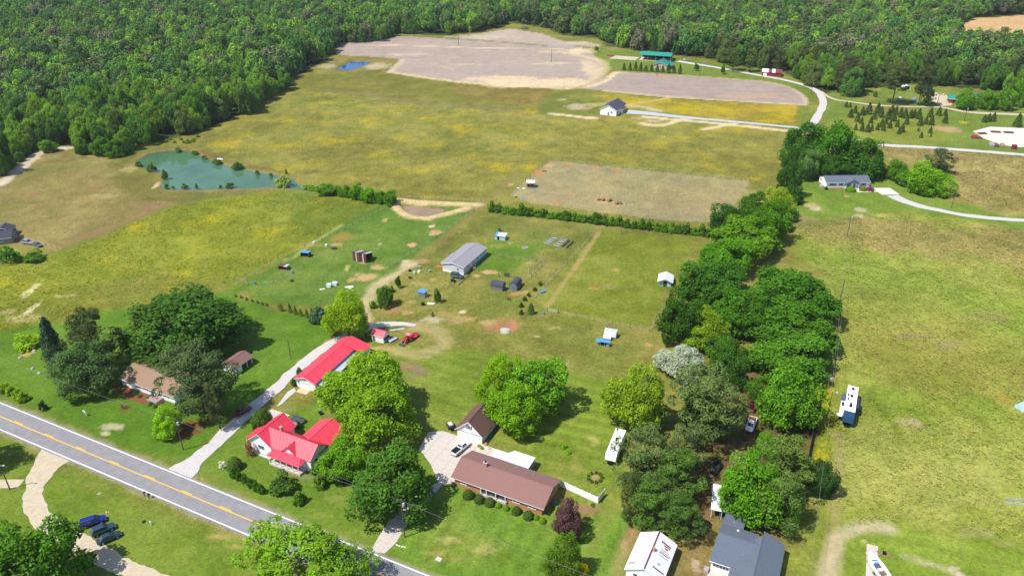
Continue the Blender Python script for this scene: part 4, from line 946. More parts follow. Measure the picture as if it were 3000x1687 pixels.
# --- long red garage
th = building('red_garage', 'long white garage with bright red metal roof along the gravel drive', 'garage', zB_(225, 1100), R(-23.5))
B = (0, 6.2, 0, 18.0); walls(th, B, 2.9, WHITE, 'y', 1.15)
gable_roof(th, B, 2.92, 1.15, 'y', RED, .35, .5, .08, .8)
Bb = (.2, 11.6, 18.4, 22.0)
slope(th, [(-.4, 22.2, 2.6), (-.4, 17.6, 2.6), (3.1, 17.6, 4.02), (3.1, 22.2, 4.02)], RED, .13, .8)
slope(th, [(9.6, 17.6, 2.4), (9.6, 22.2, 2.4), (3.1, 22.2, 4.02), (3.1, 17.6, 4.02)], RED, .13, .8)
walls(th, (.2, 9.2, 18.2, 21.8), 2.2, WHITE, None, 0)
slope(th, [(8.4, .8, 1.7), (8.4, 17.5, 1.7), (6.3, 17.5, 2.1), (6.3, .8, 2.1)], GREYMETAL, .05, .8, 'lean_to_roof')
for y in (.9, 5, 9, 13, 17): box('lean_to_post', TIMBER, th, 8.2, 8.35, y, y + .15, 0, 1.68)
box('lean_to_wall', PALEBLUE, th, 6.25, 8.3, .82, .9, 0, 1.7)
d = box('garage_door', TRIM, th, *fb('f', B, 1.5, 4.3, .02, 2.2, 0, .05))
for k in range(4): box('door_section', WHITE, d, *fb('f', B, 1.55, 4.25, .04 + k * .54, .55 + k * .54, .05, .07))
for k in range(5): box('door_window', GLASS, d, *fb('f', B, 1.7 + k * .52, 2.0 + k * .52, 1.8, 2.0, .07, .08))
box('door_apron', M('tan_concrete', S(222, 190, 160), .9), th, 1.2, 4.6, -2.2, -.06, 0, .07)
window(th, 'f', B, .75, 1.2, .5, .8, None, 1, 2); box('gable_lamp', BLACK, th, 3.0, 3.2, -.25, 0, 2.9, 3.1)
for y in (3, 7, 11): window(th, 'r', B, y, 1.2, .9, .8, None, 2, 1)

# --- white bungalow, brown roof
th = building('bungalow', 'white bungalow with weathered brown roof among big dark trees', 'house', zG(175, 825), R(-25.6))
B = (0, 19.6, 0, 9.0); walls(th, B, 2.6, WHITE, 'x', 1.7); gable_roof(th, B, 2.62, 1.7, 'x', SHINGLE_TAUPE, .55, .45)
for a in (2.2, 6.1, 9.0): window(th, 'f', B, a, 1.1, .95, 1.15, SHUTTER, 1, 2)
window(th, 'f', B, 11.6, 1.0, 1.2, 1.3, TEAL, 2, 2); door(th, 'f', B, 13.9, 1.0, 2.1, .5, TRIM); window(th, 'f', B, 16.5, 1.1, 1.2, 1.2, TEAL, 2, 2)
dk = box('deck', M('grey_deck_boards', S(170, 150, 146), .85, var=.12, scale=3, stretch=(1, 12, 1)), th, 11.6, 15.2, -2.5, -.03, .12, .55)
for k in range(3): box('step', M('brown_step', S(104, 70, 62), .8), th, 15.25 + k * .42, 15.65 + k * .42, -2.4, -.5, 0, .42 - k * .13)
box('doormat', M('red_mat', S(180, 60, 70), .9), dk, 13.4, 14.3, -1.2, -.6, .55, .575)
for x, y in ((8.3, 6.2), (10.9, 6.9)): box('skylight', TRIM, th, x, x + .55, y, y + .4, 2.62 + (9 - y) * .378 + .1, 2.62 + (9 - y) * .378 + .32)
for x, y in ((7.6, 7.6), (11.2, 5.8)): MB().cyl((x, y, 2.6 + (9 - y) * .378), .06, .5, 6).build('vent_pipe', BLACK, th)
bed = thing('mulch_bed', 'red mulch flower bed along the front of the white bungalow', 'flower bed', G(*zG(175, 830)), R(-25.6))
MB().slab([(-2.2, -.1, 0), (-2.0, -2.3, 0), (3, -3.4, 0), (8, -3.7, 0), (13.5, -3.2, 0), (13.5, -2.55, 0), (11.5, -2.55, 0), (11.5, -.05, 0)], (0, 0, .09)).build('mulch', MULCH, bed)
# small outbuilding and garage behind
th = building('garden_shed', 'small white shed with grey roof tucked behind the bungalow', 'shed', zG(420, 375), R(-26))
B = (0, 5.2, 0, 4.4); walls(th, B, 2.2, WHITE, 'x', 1.1); gable_roof(th, B, 2.2, 1.1, 'x', SHINGLE_GREY, .3, .3); window(th, 'f', B, 1.4, 1.0, .8, .8, None, 1, 2)
th = building('carport_garage', 'pale garage with open carport bay and faded brown roof', 'garage', zG(2048, 640), R(64.3))
# its long side faces down the drive
B = (-.5, 5.8, 0, 4.8); walls(th, (-.5, 1.8, 0, 4.8), 2.4, WHITE, None); walls(th, (1.8, 5.8, 0, 4.8), 2.4, WHITE, None, sides='b')
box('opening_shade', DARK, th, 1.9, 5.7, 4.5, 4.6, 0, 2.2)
for x in (3.8, 5.7): box('post', TRIM, th, x - .08, x + .08, 0, .16, 0, 2.4)
gable_roof(th, B, 2.42, 1.0, 'x', M('faded_brown_shingles', S(140, 104, 100), .95, scale=8, bump=.4, bscale=16), .35, .35); door(th, 'f', B, .8, .9, 2.0)

# --- grey double-wide home
th = building('mobile_home', 'light grey mobile home with grey roof behind the red sheds', 'house', zA(260, 815), R(-25.3))
B = (.2, 8.6, 0, 17.6); walls(th, B, 3.0, VINYL, 'y', 1.0)
gable_roof(th, B, 3.02, 1.0, 'y', SHINGLE_GREY, .35, .4)
slope(th, [(-.75, 8.6, 2.72), (-.75, .2, 2.72), (1.2, .2, 3.28), (1.2, 8.6, 3.28)], SHINGLE_GREY, .14, 0, 'porch_roof')
window(th, 'f', B, 6.3, 1.25, .75, 1.15, None, 1, 2)
for y in (3.2, 7.2, 10.6, 12.9, 15.3): window(th, 'r', B, y, 1.35, .85, 1.1, None, 1, 2)
door(th, 'r', B, 5.4, .95, 2.05, .75)
box('skirting', SKIRT, th, B[1] + .002, B[1] + .04, 6.6, 17.5, 0, .85); box('skirting', WHITE, th, .2, 8.6, -.04, -.002, 0, .6)
st = box('stair_landing', TIMBER, th, 8.66, 10.2, 4.6, 6.0, .62, .74)
for k in range(3): box('step', TIMBER, th, 10.2 + k * .32, 10.5 + k * .32, 4.7, 5.9, .42 - k * .19, .5 - k * .19)
for x, y in ((8.75, 4.62), (10.1, 4.62), (8.75, 5.95), (10.1, 5.95), (11.0, 4.7), (11.0, 5.9)): box('baluster', TIMBER, st, x, x + .07, y, y + .07, 0, 1.65)
for y in (4.62, 5.95): box('handrail', TIMBER, st, 8.75, 10.17, y, y + .07, 1.6, 1.67)

# --- barn-roofed sheds
def gambrel(name, label, A, rz, W, D, h, rise, axis='x'):
    t = building(name, label, 'shed', A, rz)
    prof = [(0, h), (.06 * D, h + .5 * rise), (.22 * D, h + .86 * rise), (.5 * D, h + rise), (.78 * D, h + .86 * rise), (.94 * D, h + .5 * rise), (D, h)]
    full = [(0, 0)] + prof + [(D, 0)]
    if axis == 'x':
        for x, s in ((0, 1), (W, -1)): MB().slab([(x, p[0], p[1]) for p in full], (s * .08, 0, 0)).build('wall', GREYSIDE, t)
        for y in (0, D - .08): box('wall', GREYSIDE, t, .09, W - .09, y, y + .08, 0, h)
        rp = [(-.08, h - .1)] + prof[1:-1] + [(D + .08, h - .1)]
        for a, b in zip(rp[:-1], rp[1:]): slope(t, [(-.1, a[0], a[1]), (W + .1, a[0], a[1]), (W + .1, b[0], b[1]), (-.1, b[0], b[1])], SHINGLE_DARK, .06)
    else:
        for y, s in ((0, 1), (W, -1)): MB().slab([(p[0], y, p[1]) for p in full], (0, s * .08, 0)).build('wall', GREYSIDE, t)
        for x in (0, D - .08): box('wall', GREYSIDE, t, x, x + .08, .09, W - .09, 0, h)
        rp = [(-.08, h - .1)] + prof[1:-1] + [(D + .08, h - .1)]
        for a, b in zip(rp[:-1], rp[1:]): slope(t, [(a[0], W + .1, a[1]), (a[0], -.1, a[1]), (b[0], -.1, b[1]), (b[0], W + .1, b[1])], SHINGLE_DARK, .06)
    return t
s1 = zz(1420, 780, 12.075)
g1 = gambrel('barn_shed', 'dark grey barn-roof shed with long side to the yard', s1(215, 820), R(-23), 4.3, 2.7, 1.7, 1.2)
g2 = gambrel('barn_shed', 'dark grey barn-roof shed with blue door in its gable end', s1(870, 832), R(-22), 4.6, 2.7, 1.8, 1.1, 'y')
door(g2, 'f', (0, 2.7, 0, 4), 1.0, .8, 1.8, .05, M('blue_door_paint', S(90, 150, 180), .6))
# --- small red-roofed shed
s2 = zz(1060, 940, 12.88)
th = building('red_roof_shed', 'small white shed with red metal roof beside the tractor', 'shed', s2(392, 742), R(-25))
B = (0, 4.1, 0, 3.2); walls(th, B, 2.3, WHITE, 'x', 1.0); gable_roof(th, B, 2.32, 1.0, 'x', RED, .2, .15, .06, .7)
door(th, 'f', B, .75, .8, 1.95, .05, GREYSIDE); window(th, 'f', B, 2.6, 1.7, .4, .3, None, 1, 1)
box('lean_shelf', DARKWOOD, th, 4.12, 4.4, .3, 2.8, .9, 1.6)
# --- rusty barn
s3 = zz(1000, 700, 14.49)
th = building('rusty_barn', 'tall barn clad in rusty tin sheets with dark open side', 'barn', s3(510, 930), R(-20))
W, D, hf, hb = 5.6, 4.2, 3.7, 2.4
rnd = random.Random(3); x = 0.0
cols = [RUST, M('rusted_tin_red', S(118, 56, 52), .85, col2=S(84, 44, 44), scale=3, stretch=(3, 3, .3)), M('rusted_tin_brown', S(132, 92, 78), .85, col2=S(96, 60, 56), scale=3, stretch=(3, 3, .3))]
k = 0
while x < W - .01:
    w = min(.56, W - x); mt = GREYMETAL if k in (2, 7) else cols[rnd.randrange(3)]
    box('tin_sheet', mt, th, x + .01, x + w - .01, -.03 - .015 * (k % 2), 0, .02, hf + rnd.uniform(-.05, .08)); x += .56; k += 1
box('back_wall', RUST, th, 0, W, D - .06, D, 0, hb); box('side_wall', RUST, th, -.03, .03, 0, D, 0, hb)
for x in (0, W - .14):
    for y in (.02, D / 2, D - .2): box('post', DARKWOOD, th, x, x + .14, y, y + .14, 0, hf - (hf - hb) * y / D)
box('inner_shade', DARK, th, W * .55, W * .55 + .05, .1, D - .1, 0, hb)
for i in range(5):
    a = -.15 + i * 1.2
    slope(th, [(a, -.2, hf + .06), (a + 1.17, -.2, hf + .06), (a + 1.17, D + .2, hb + .02), (a, D + .2, hb + .02)], [RUST, GREYMETAL, cols[1], RUST, GREYMETAL][i], .04, 0, 'roof_sheet')
box('side_board', DARKWOOD, th, W + .02, W + .08, D - 1.4, D - .2, 0, 1.7)
# --- open livestock shelters
def shelter(label, A, rz, W, D, h1, h2, roofs, wall):
    t = building('livestock_shelter', label, 'shelter', A, rz)
    for i, mt in enumerate(roofs):
        a = -.1 + (W + .2) * i / len(roofs); b = -.1 + (W + .2) * (i + 1) / len(roofs) - .02
        slope(t, [(a, -.25, h1), (b, -.25, h1), (b, D + .2, h2), (a, D + .2, h2)], mt, .05, 0, 'roof_sheet')
    for x in (0, W - .1):
        for y in (0, D - .1): box('post', TIMBER, t, x, x + .1, y, y + .1, 0, h1 - (h1 - h2) * (y + .25) / (D + .45) - .06)
    box('back_wall', wall, t, 0, W, D - .04, D, 0, h2 - .05)
    box('side_wall', wall, t, W - .04, W, 0, D, 0, h2 - .1); box('side_wall', wall, t, 0, .04, 0, D, 0, h2 - .1)
    box('bedding', M('straw_bedding', S(150, 120, 80), 1), t, .1, W - .1, .1, D - .1, 0, .06)
    return t
shelter('small goat shelter with bright blue sloping roof in the pasture', P(1, 1, 450, 1135), R(-12), 3.2, 2.2, 1.9, 1.5, [BLUEMETAL], DARKWOOD)
shelter('small goat shelter with rust and white roof sheets in the pasture', P(1, 1, 225, 1262), R(-14), 3.4, 2.0, 1.5, 1.3, [RUST, RUST, GREYMETAL], M('olive_boards', S(120, 122, 90), .9))
# --- tin roofed coop behind the home
th = building('tin_shed', 'low pale shed with striped tin roof behind the mobile home', 'shed', P(1, 1, 2404, 960), R(-16))
B = (0, 4.0, 0, 2.6); walls(th, B, 1.6, PALEBLUE, None)
for i in range(5):
    a = -.15 + i * .86
    slope(th, [(a, -.25, 1.62), (a + .84, -.25, 1.62), (a + .84, 2.8, 2.0), (a, 2.8, 2.0)], GREYMETAL if i % 2 else BLUEMETAL if i == 0 else WHITEMETAL, .04, 0, 'roof_sheet')
door(th, 'f', B, 1.3, .8, 1.3, .02, DARK, False)
bx = tag(MB().box(-.5, .5, -.5, .5, .7, 1.5).box(-.45, -.35, -.45, -.35, 0, .7).box(.35, .45, -.45, -.35, 0, .7).box(-.45, -.35, .35, .45, 0, .7).box(.35, .45, .35, .45, 0, .7).build('hutch', DARKWOOD, None, loc=G(*P(1, 1, 2450, 880))), 'small wooden hutch on legs behind the striped tin shed', 'hutch')
# --- silver shed in the side paddock
th = building('metal_shed', 'pale metal shed with ribbed white roof and open doorway by the tree row', 'shed', P(2, 1, 1477, 1424), R(-14))
B = (0, 4.0, 0, 4.4); walls(th, B, 2.1, PALEBLUE, 'y', .9)
gable_roof(th, B, 2.12, .9, 'y', WHITEMETAL, .6, .7, .05, .5)
box('doorway', DARK, th, *fb('f', B, 1.4, 2.6, .02, 1.9, 0, .02)); box('gate_brace', TIMBER, th, *fb('f', B, 1.4, 2.6, .7, .85, .02, .08))  # doorway is a flat dark sheet painting the shade inside
# --- chicken coop with pen
th = building('chicken_coop', 'green chicken coop with blue roof and wire run', 'chicken coop', P(1, 2, 1634, 92), R(-18))
B = (0, 2.3, 0, 1.8); walls(th, B, 1.9, M('sage_boards', S(140, 150, 120), .85), None)
slope(th, [(-.15, -.2, 1.95), (2.45, -.2, 1.95), (2.45, 2.0, 2.2), (-.15, 2.0, 2.2)], BLUEMETAL, .05)
for x in (-2.4, -1.2, 3.6):
    for y in (-.2, 2.0): box('pen_post', TIMBER, th, x, x + .08, y, y + .08, 0, 1.5)
for z in (.1, .8, 1.45):
    for y in (-.18, 2.02): MB().tube([(-2.4, y, z), (3.6, y, z)], .015, 4).build('wire', GREYMETAL, th)
# --- new white house far across the meadow
zf = zz(1740, 270, 9.1)
th = building('new_house', 'new white house with black roof alone in the back meadow', 'house', zf(165, 600), R(-26))
B = (0, 9.8, 0, 17.0); walls(th, B, 3.6, WHITE, 'y', 2.5); gable_roof(th, B, 3.62, 2.5, 'y', SHINGLE_DARK, .5, .4)
window(th, 'f', B, 7.0, 1.6, .8, 1.0, None, 1, 2, GREYSIDE); door(th, 'f', B, 5.1, .9, 2.0, .02, GREYSIDE)
for y in (2.5, 5.0, 9.8, 12.8, 15.2): window(th, 'r', B, y, 1.0, 1.2, 1.4, None, 2, 1)
slope(th, [(11.6, 6.2, 2.9), (11.6, 12.8, 2.9), (7.6, 11.5, 4.9), (7.6, 7.5, 4.9)], SHINGLE_DARK, .1, 0, 'porch_roof')
for y in (6.4, 12.6): box('porch_post', TRIM, th, 11.2, 11.4, y, y + .2, 0, 2.9)
box('porch_floor', CONCRETE, th, 9.85, 11.5, 6.2, 12.8, 0, .3)
# --- blue-grey roofed home on the right
zr = zz(2380, 490, 8.05)
th = building('blue_roof_house', 'long white house with slate blue roof and hedged front steps', 'house', zr(310, 520), R(1.0))
B = (0, 19.4, 0, 8.2); walls(th, B, 3.2, WHITE, 'x', 1.6); gable_roof(th, B, 3.22, 1.6, 'x', SHINGLE_BLUE, .45, .3)
box('brick_base', BRICK, th, -.03, 19.43, -.03, -.002, 0, .75); box('brick_base', BRICK, th, -.035, -.003, 0, 8.2, 0, .75)
for a, w in ((2.2, .8), (3.6, .8), (6.6, 1.1), (16.6, 1.1)): window(th, 'f', B, a, 1.5, w, 1.25, SHUTTER, 1, 2)
window(th, 'l', B, 6.4, 2.0, .6, .8, SHUTTER, 1, 2); door(th, 'f', B, 12.4, 1.0, 2.1, .8, SHUTTER); window(th, 'f', B, 9.6, 1.4, 1.6, 1.25, SHUTTER, 2, 2)
MB().slab([(8.2, -1.4, 3.0), (14.2, -1.4, 3.0), (11.2, -1.4, 4.5)], (0, .15, 0)).build('portico_gable', M('sage_siding', S(150, 160, 158), .7), th)
slope(th, [(7.9, 3.2, 2.9), (7.9, -1.7, 2.9), (11.2, -1.7, 4.65), (11.2, 3.2, 4.65)], SHINGLE_BLUE, .1); slope(th, [(14.5, -1.7, 2.9), (14.5, 3.2, 2.9), (11.2, 3.2, 4.65), (11.2, -1.7, 4.65)], SHINGLE_BLUE, .1)
for x in (8.3, 11.2, 14.0): box('portico_post', TRIM, th, x - .08, x + .08, -1.36, -1.2, 0, 3.0)
box('portico_floor', CONCRETE, th, 8.2, 14.2, -1.4, -.04, 0, .7)
for k in range(4): box('step', CONCRETE, th, 12.0, 13.6, -1.75 - k * .35, -1.42 - k * .35, 0, .6 - k * .15)
box('stair_wall', TRIM, th, 13.65, 13.8, -2.8, -1.42, 0, .9); MB().cyl((2.0, 2.0, 3.9), .06, .8, 6).build('vent_pipe', GREYMETAL, th)
box('air_unit', GREYMETAL, th, -1.6, -.5, 2.0, 3.2, 0, 1.0)
th = building('garden_workshop', 'small white workshop with blue and white tin roof beside round trees', 'shed', zr(2170, 462), R(2))
B = (0, 3.4, 0, 5.0); walls(th, B, 1.9, WHITE, None); slope(th, [(-.2, -.3, 1.95), (3.7, -.3, 1.95), (3.2, 5.3, 2.5), (-2.2, 5.3, 2.5)], BLUEMETAL, .05); slope(th, [(-2.3, 2.2, 2.3), (-.3, -.2, 2.0), (-.3, 5.2, 2.55), (-2.3, 5.2, 2.55)], WHITEMETAL, .07)
box('bay_shade', DARK, th, -1.9, -.05, 2.4, 4.9, 0, 1.9); door(th, 'l', B, 1.2, .8, 1.7)  # dark block puts the shade of the bay into colour
# --- far homestead with teal roofs
th = building('teal_roof_house', 'small tan house with teal metal roof behind the row of cypresses', 'house', P(2, 0, 1425, 690), R(-20))
B = (0, 9.5, 0, 12); walls(th, B, 3.0, M('tan_siding', S(206, 190, 170), .7), 'y', 2.0); gable_roof(th, B, 3.0, 2.0, 'y', TEALROOF, .6, .5, .08, .9)
slope(th, [(13.0, .5, 2.4), (13.0, 11.5, 2.4), (10.0, 11.5, 3.0), (10.0, .5, 3.0)], TEALROOF, .06, .9, 'porch_roof')
for y in (.8, 4, 8, 11.2): box('porch_post', TIMBER, th, 12.7, 12.9, y, y + .2, 0, 2.4)
window(th, 'f', B, 4.7, 1.2, 1.4, 1.2, None, 2, 2)
th = building('picnic_shelter', 'long open picnic shelter with teal metal roof at the wood edge', 'shelter', P(2, 0, 1285, 605), R(-19))
slope(th, [(-.5, -1, 4.0), (24, -1, 4.0), (24, 6, 5.6), (-.5, 6, 5.6)], TEALROOF, .1, 1.2); slope(th, [(24, 13, 4.0), (-.5, 13, 4.0), (-.5, 6, 5.6), (24, 6, 5.6)], TEALROOF, .1, 1.2)
for x in (0, 6, 12, 18, 23.5):
    for y in (-.5, 12.5): box('post', TIMBER, th, x, x + .3, y, y + .3, 0, 4.0)
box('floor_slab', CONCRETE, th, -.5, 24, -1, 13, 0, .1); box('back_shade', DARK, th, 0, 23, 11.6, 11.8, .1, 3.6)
for x in (3, 8, 13, 18):
    tb = box('picnic_table', DARKWOOD, th, x, x + 2, 3, 4, .75, .82); box('table_leg', DARKWOOD, tb, x + .9, x + 1.1, 3.2, 3.8, .1, .75); box('bench', DARKWOOD, tb, x, x + 2, 2.4, 2.7, .45, .5); box('bench', DARKWOOD, tb, x, x + 2, 4.3, 4.6, .45, .5)
vc = thing('volleyball_court', 'bare sand court beside the open teal picnic shelter', 'court', G(*P(2, 0, 1130, 585)), R(-19))
MB().slab([(-11, -6, 0), (10, -6.5, 0), (11, 6, 0), (-8, 6.5, 0)], (0, 0, .12)).build('sand', SANDY, vc)
for x in (-11.2, 10.8): box('edge_board', TIMBER, vc, x, x + .25, -6, 6, 0, .22)
th = building('red_barn', 'low red barn with patched white tin roof at the wood edge', 'barn', P(2, 0, 2512, 765), R(-18))
B = (0, 13, 0, 7.5); walls(th, B, 2.6, M('barn_red_boards', S(150, 50, 60), .85), None)
for i in range(6): slope(th, [(-.3 + i * 2.3, -.4, 2.65), (1.95 + i * 2.3, -.4, 2.65), (1.95 + i * 2.3, 8, 3.6), (-.3 + i * 2.3, 8, 3.6)], [WHITEMETAL, WHITEMETAL, RUST, WHITEMETAL, RUSTPATCH, RUST][i], .06, 0, 'roof_sheet')
door(th, 'f', B, 2.0, 2.2, 2.2, .02, WHITE, False)
# --- farmyard buildings far right
th = building('green_roof_carport', 'open carport with teal green roof in the right farmyard', 'carport', P(3, 0, 1805, 1040), R(-22))
B = (0, 10, 0, 7); gable_roof(th, B, 3.0, 1.3, 'x', TEALROOF, .5, .5, .08, .9)
for x in (.2, 3.4, 6.6, 9.6):
    for y in (.2, 6.6): box('post', TIMBER, th, x, x + .2, y, y + .2, 0, 3.0)
box('red_panel', RED, th, .4, 2.6, .4, .5, 0, 2.4); box('back_wall', DARKWOOD, th, .2, 9.8, 6.7, 6.8, 0, 3)
th = building('teal_awning_shed', 'grey shed with teal awning between the tall pines', 'shed', P(3, 0, 1545, 945), R(-15))
B = (0, 6, 0, 5); walls(th, B, 2.6, GREYSIDE, 'x', 1.2); gable_roof(th, B, 2.6, 1.2, 'x', SHINGLE_BLUE, .3, .3); slope(th, [(0, -2.5, 2.0), (5, -2.5, 2.0), (5, -.35, 2.5), (0, -.35, 2.5)], TEALROOF, .06, .9, 'awning')
box('timber_stack', M('orange_timber', S(200, 140, 50), .8), th, 0, 4.5, -2.2, -.2, 0, 1.2)
th = building('dome_shed', 'white round-topped shelter at the wood edge behind the tall pine', 'shelter', P(3, 0, 1360, 900), R(-10))
MB().tube([(2.2, 0, .6), (2.2, 5, .6)], 2.2, 14).build('cover', WHITEMETAL, th); box('mouth', DARK, th, .6, 3.8, -.06, 0, 0, 2.1)  # mouth is a dark sheet standing in for shade under the cover
th = building('long_grey_house', 'long low grey house half hidden by round maples in the right farmyard', 'house', P(3, 0, 2065, 1022), R(-8))
B = (0, 24, 0, 8); walls(th, B, 2.8, M('tan_brick', S(170, 130, 110), .85), 'x', 1.6); gable_roof(th, B, 2.8, 1.6, 'x', SHINGLE_BLUE, .5, .4)
for a in (3, 8, 14, 20): window(th, 'f', B, a, 1.1, 1.4, 1.2, None, 2, 1)
# --- house at the far left edge
th = building('edge_house', 'grey house with dark roof cut off by the left edge beside small trees', 'house', P(0, 1, -215, 1035), R(16))
B = (-6, 11.5, 0, 7); walls(th, B, 2.6, M('taupe_siding', S(150, 140, 128), .8), 'x', 1.6); gable_roof(th, B, 2.6, 1.6, 'x', M('dark_grey_shingles', S(70, 72, 86), .95, scale=8), .4, .4)
gable_roof(th, (4, 10, 6.8, 12), 2.6, 1.4, 'y', MATS['dark_grey_shingles'], .3, .3); walls(th, (4, 10, 6.9, 12), 2.6, MATS['taupe_siding'], 'y', 1.4)
window(th, 'f', B, 8.0, 1.0, 1.2, 1.2, None, 2, 2)
# --- grey house at the bottom right
th = building('grey_house', 'white house with broad blue-grey shingle roof at the bottom of the picture', 'house', zF_(1420, 800), R(-25.7))
B = (.5, 8.6, -2.6, 7.0); walls(th, B, 2.9, WHITE, None, sides='fl')
slope(th, [(.1, -3.0, 2.75), (8.6, -3.0, 2.75), (8.6, 3.3, 4.6), (.4, 3.3, 4.6)], SHINGLE_BLUE, .12)
slope(th, [(7.8, 7.4, 3.3), (.4, 7.4, 3.3), (.4, 3.3, 4.6), (7.8, 3.3, 4.6)], SHINGLE_BLUE, .12)
slope(th, [(4.7, 11.1, 2.9), (.5, 11.1, 2.9), (.4, 7.2, 3.32), (4.7, 7.2, 3.32)], SHINGLE_BLUE, .13, 0, 'wing_roof')
walls(th, (.8, 4.5, 7.0, 10.9), 2.8, WHITE, None, sides='blr')
slope(th, [(13.1, -9, 2.75), (13.1, 7.3, 2.75), (8.66, 7.3, 4.8), (8.66, -9, 4.8)], SHINGLE_BLUE, .12)
slope(th, [(4.2, 3.3, 2.75), (4.2, -9, 2.75), (8.66, -9, 4.8), (8.66, 5.6, 4.8)], SHINGLE_BLUE, .12)
MB().tube([(8.66, -9, 4.95), (8.66, 5.7, 4.95)], .1, 6).build('ridge_cap', SHINGLE_BLUE, th); MB().tube([(.4, 3.3, 4.74), (8.4, 3.3, 4.74)], .1, 6).build('ridge_cap', SHINGLE_BLUE, th)
walls(th, (4.6, 12.7, -8.6, 7.0), 2.8, WHITE, None, sides='rbl')
w = window(th, 'f', (.5, 5, -2.6, 7), 2.4, 1.3, 3.2, .9, None, 5, 1); box('eave_gutter', TRIM, th, .1, 4.2, -3.08, -3.0, 2.68, 2.8)
door(th, 'r', (4.6, 12.7, -8.6, 7.0), 2.0, .9, 2.0); MB().cyl((2.6, 8.6, 3.1), .06, .5, 6).build('vent_pipe', TRIM, th); box('roof_vent', TRIM, th, 3.6, 4.0, 6.0, 6.3, 3.8, 4.05)
box('back_step', CONCRETE, th, 5.4, 7.4, 8.2, 9.6, 0, .5); box('concrete_pad', CONCRETE, th, .3, 4.2, -5.2, -2.7, 0, .12)
box('junk_box', STONE, th, -.6, .3, -3.9, -2.8, 0, .9)
# --- old house, tin roof
th = building('tin_roof_house', 'old house with rust-streaked white tin roof at the bottom edge', 'house', zF_(140, 945), R(-26.2), 2.8)
B = (.35, 7.35, .5, 10.3); walls(th, B, 2.8, WHITE, 'y', 1.8)
gable_roof(th, B, 2.82, 1.8, 'y', WHITEMETAL, .35, .3, .06, .5, M('rusty_ridge', S(110, 60, 70), .8))
k = 1.8 / 3.5
def patch(x0, x1, y0, y1, mt):
    z = lambda x: 2.82 + (7.35 - x) * k + .085
    MB().slab([(x0, y0, z(x0)), (x1, y0, z(x1)), (x1, y1, z(x1)), (x0, y1, z(x0))], (0, 0, .02)).build('rust_patch', mt, th)
for a in ((5.2, 7.0, 6.9, 7.15), (5.2, 7.2, 6.1, 6.3), (5.4, 7.2, 5.5, 5.62), (5.6, 6.8, 8.2, 9.0), (4.9, 5.6, 8.6, 9.2), (5.9, 6.5, 7.6, 8.1), (5.0, 7.3, 1.9, 2.2), (5.6, 6.2, 3.2, 3.6), (5.3, 7.3, 6.55, 6.65)): patch(*a, RUSTPATCH)
for y in (1.6, 1.95, 2.3): MB().slab([(.3, y, 2.9), (1.6, y, 3.57), (1.6, y + .16, 3.57), (.3, y + .16, 2.9)], (0, 0, .025)).build('rust_patch', RUSTPATCH, th)
ch = box('chimney', BRICK, th, 3.95, 4.4, 5.3, 5.8, 4.0, 5.3); window(th, 'f', B, 2.2, 1.1, .9, 1.2, None, 1, 2); window(th, 'f', B, 5.6, 1.1, .9, 1.2, None, 1, 2)
# --- white carport beside the grey house
th = building('white_carport', 'white ribbed metal carport squeezed under the trees behind the grey house', 'carport', zF_(1425, 60), R(-14), 2.4)
slope(th, [(0, 0, 2.4), (4.6, 0, 2.1), (4.2, 8.0, 2.3), (.4, 8.0, 2.6)], WHITEMETAL, .06, 0)
for i in range(8): MB().slab([(.3 + i * .58, .02, 2.46 - i * .035), (.38 + i * .58, .02, 2.455 - i * .035), (.66 + i * .5, 8.0, 2.63 - i * .035), (.58 + i * .5, 8.0, 2.635 - i * .035)], (0, 0, .05)).build('roof_rib', WHITEMETAL, th)
for x in (.2, 2.3, 4.3):
    for y in (.1, 7.7): box('post', TRIM, th, x, x + .1, y, y + .1, 0, 2.15)
box('side_wall', M('teal_tarp', S(90, 150, 170), .6), th, 2.0, 2.1, .3, 3.5, 0, 1.9)
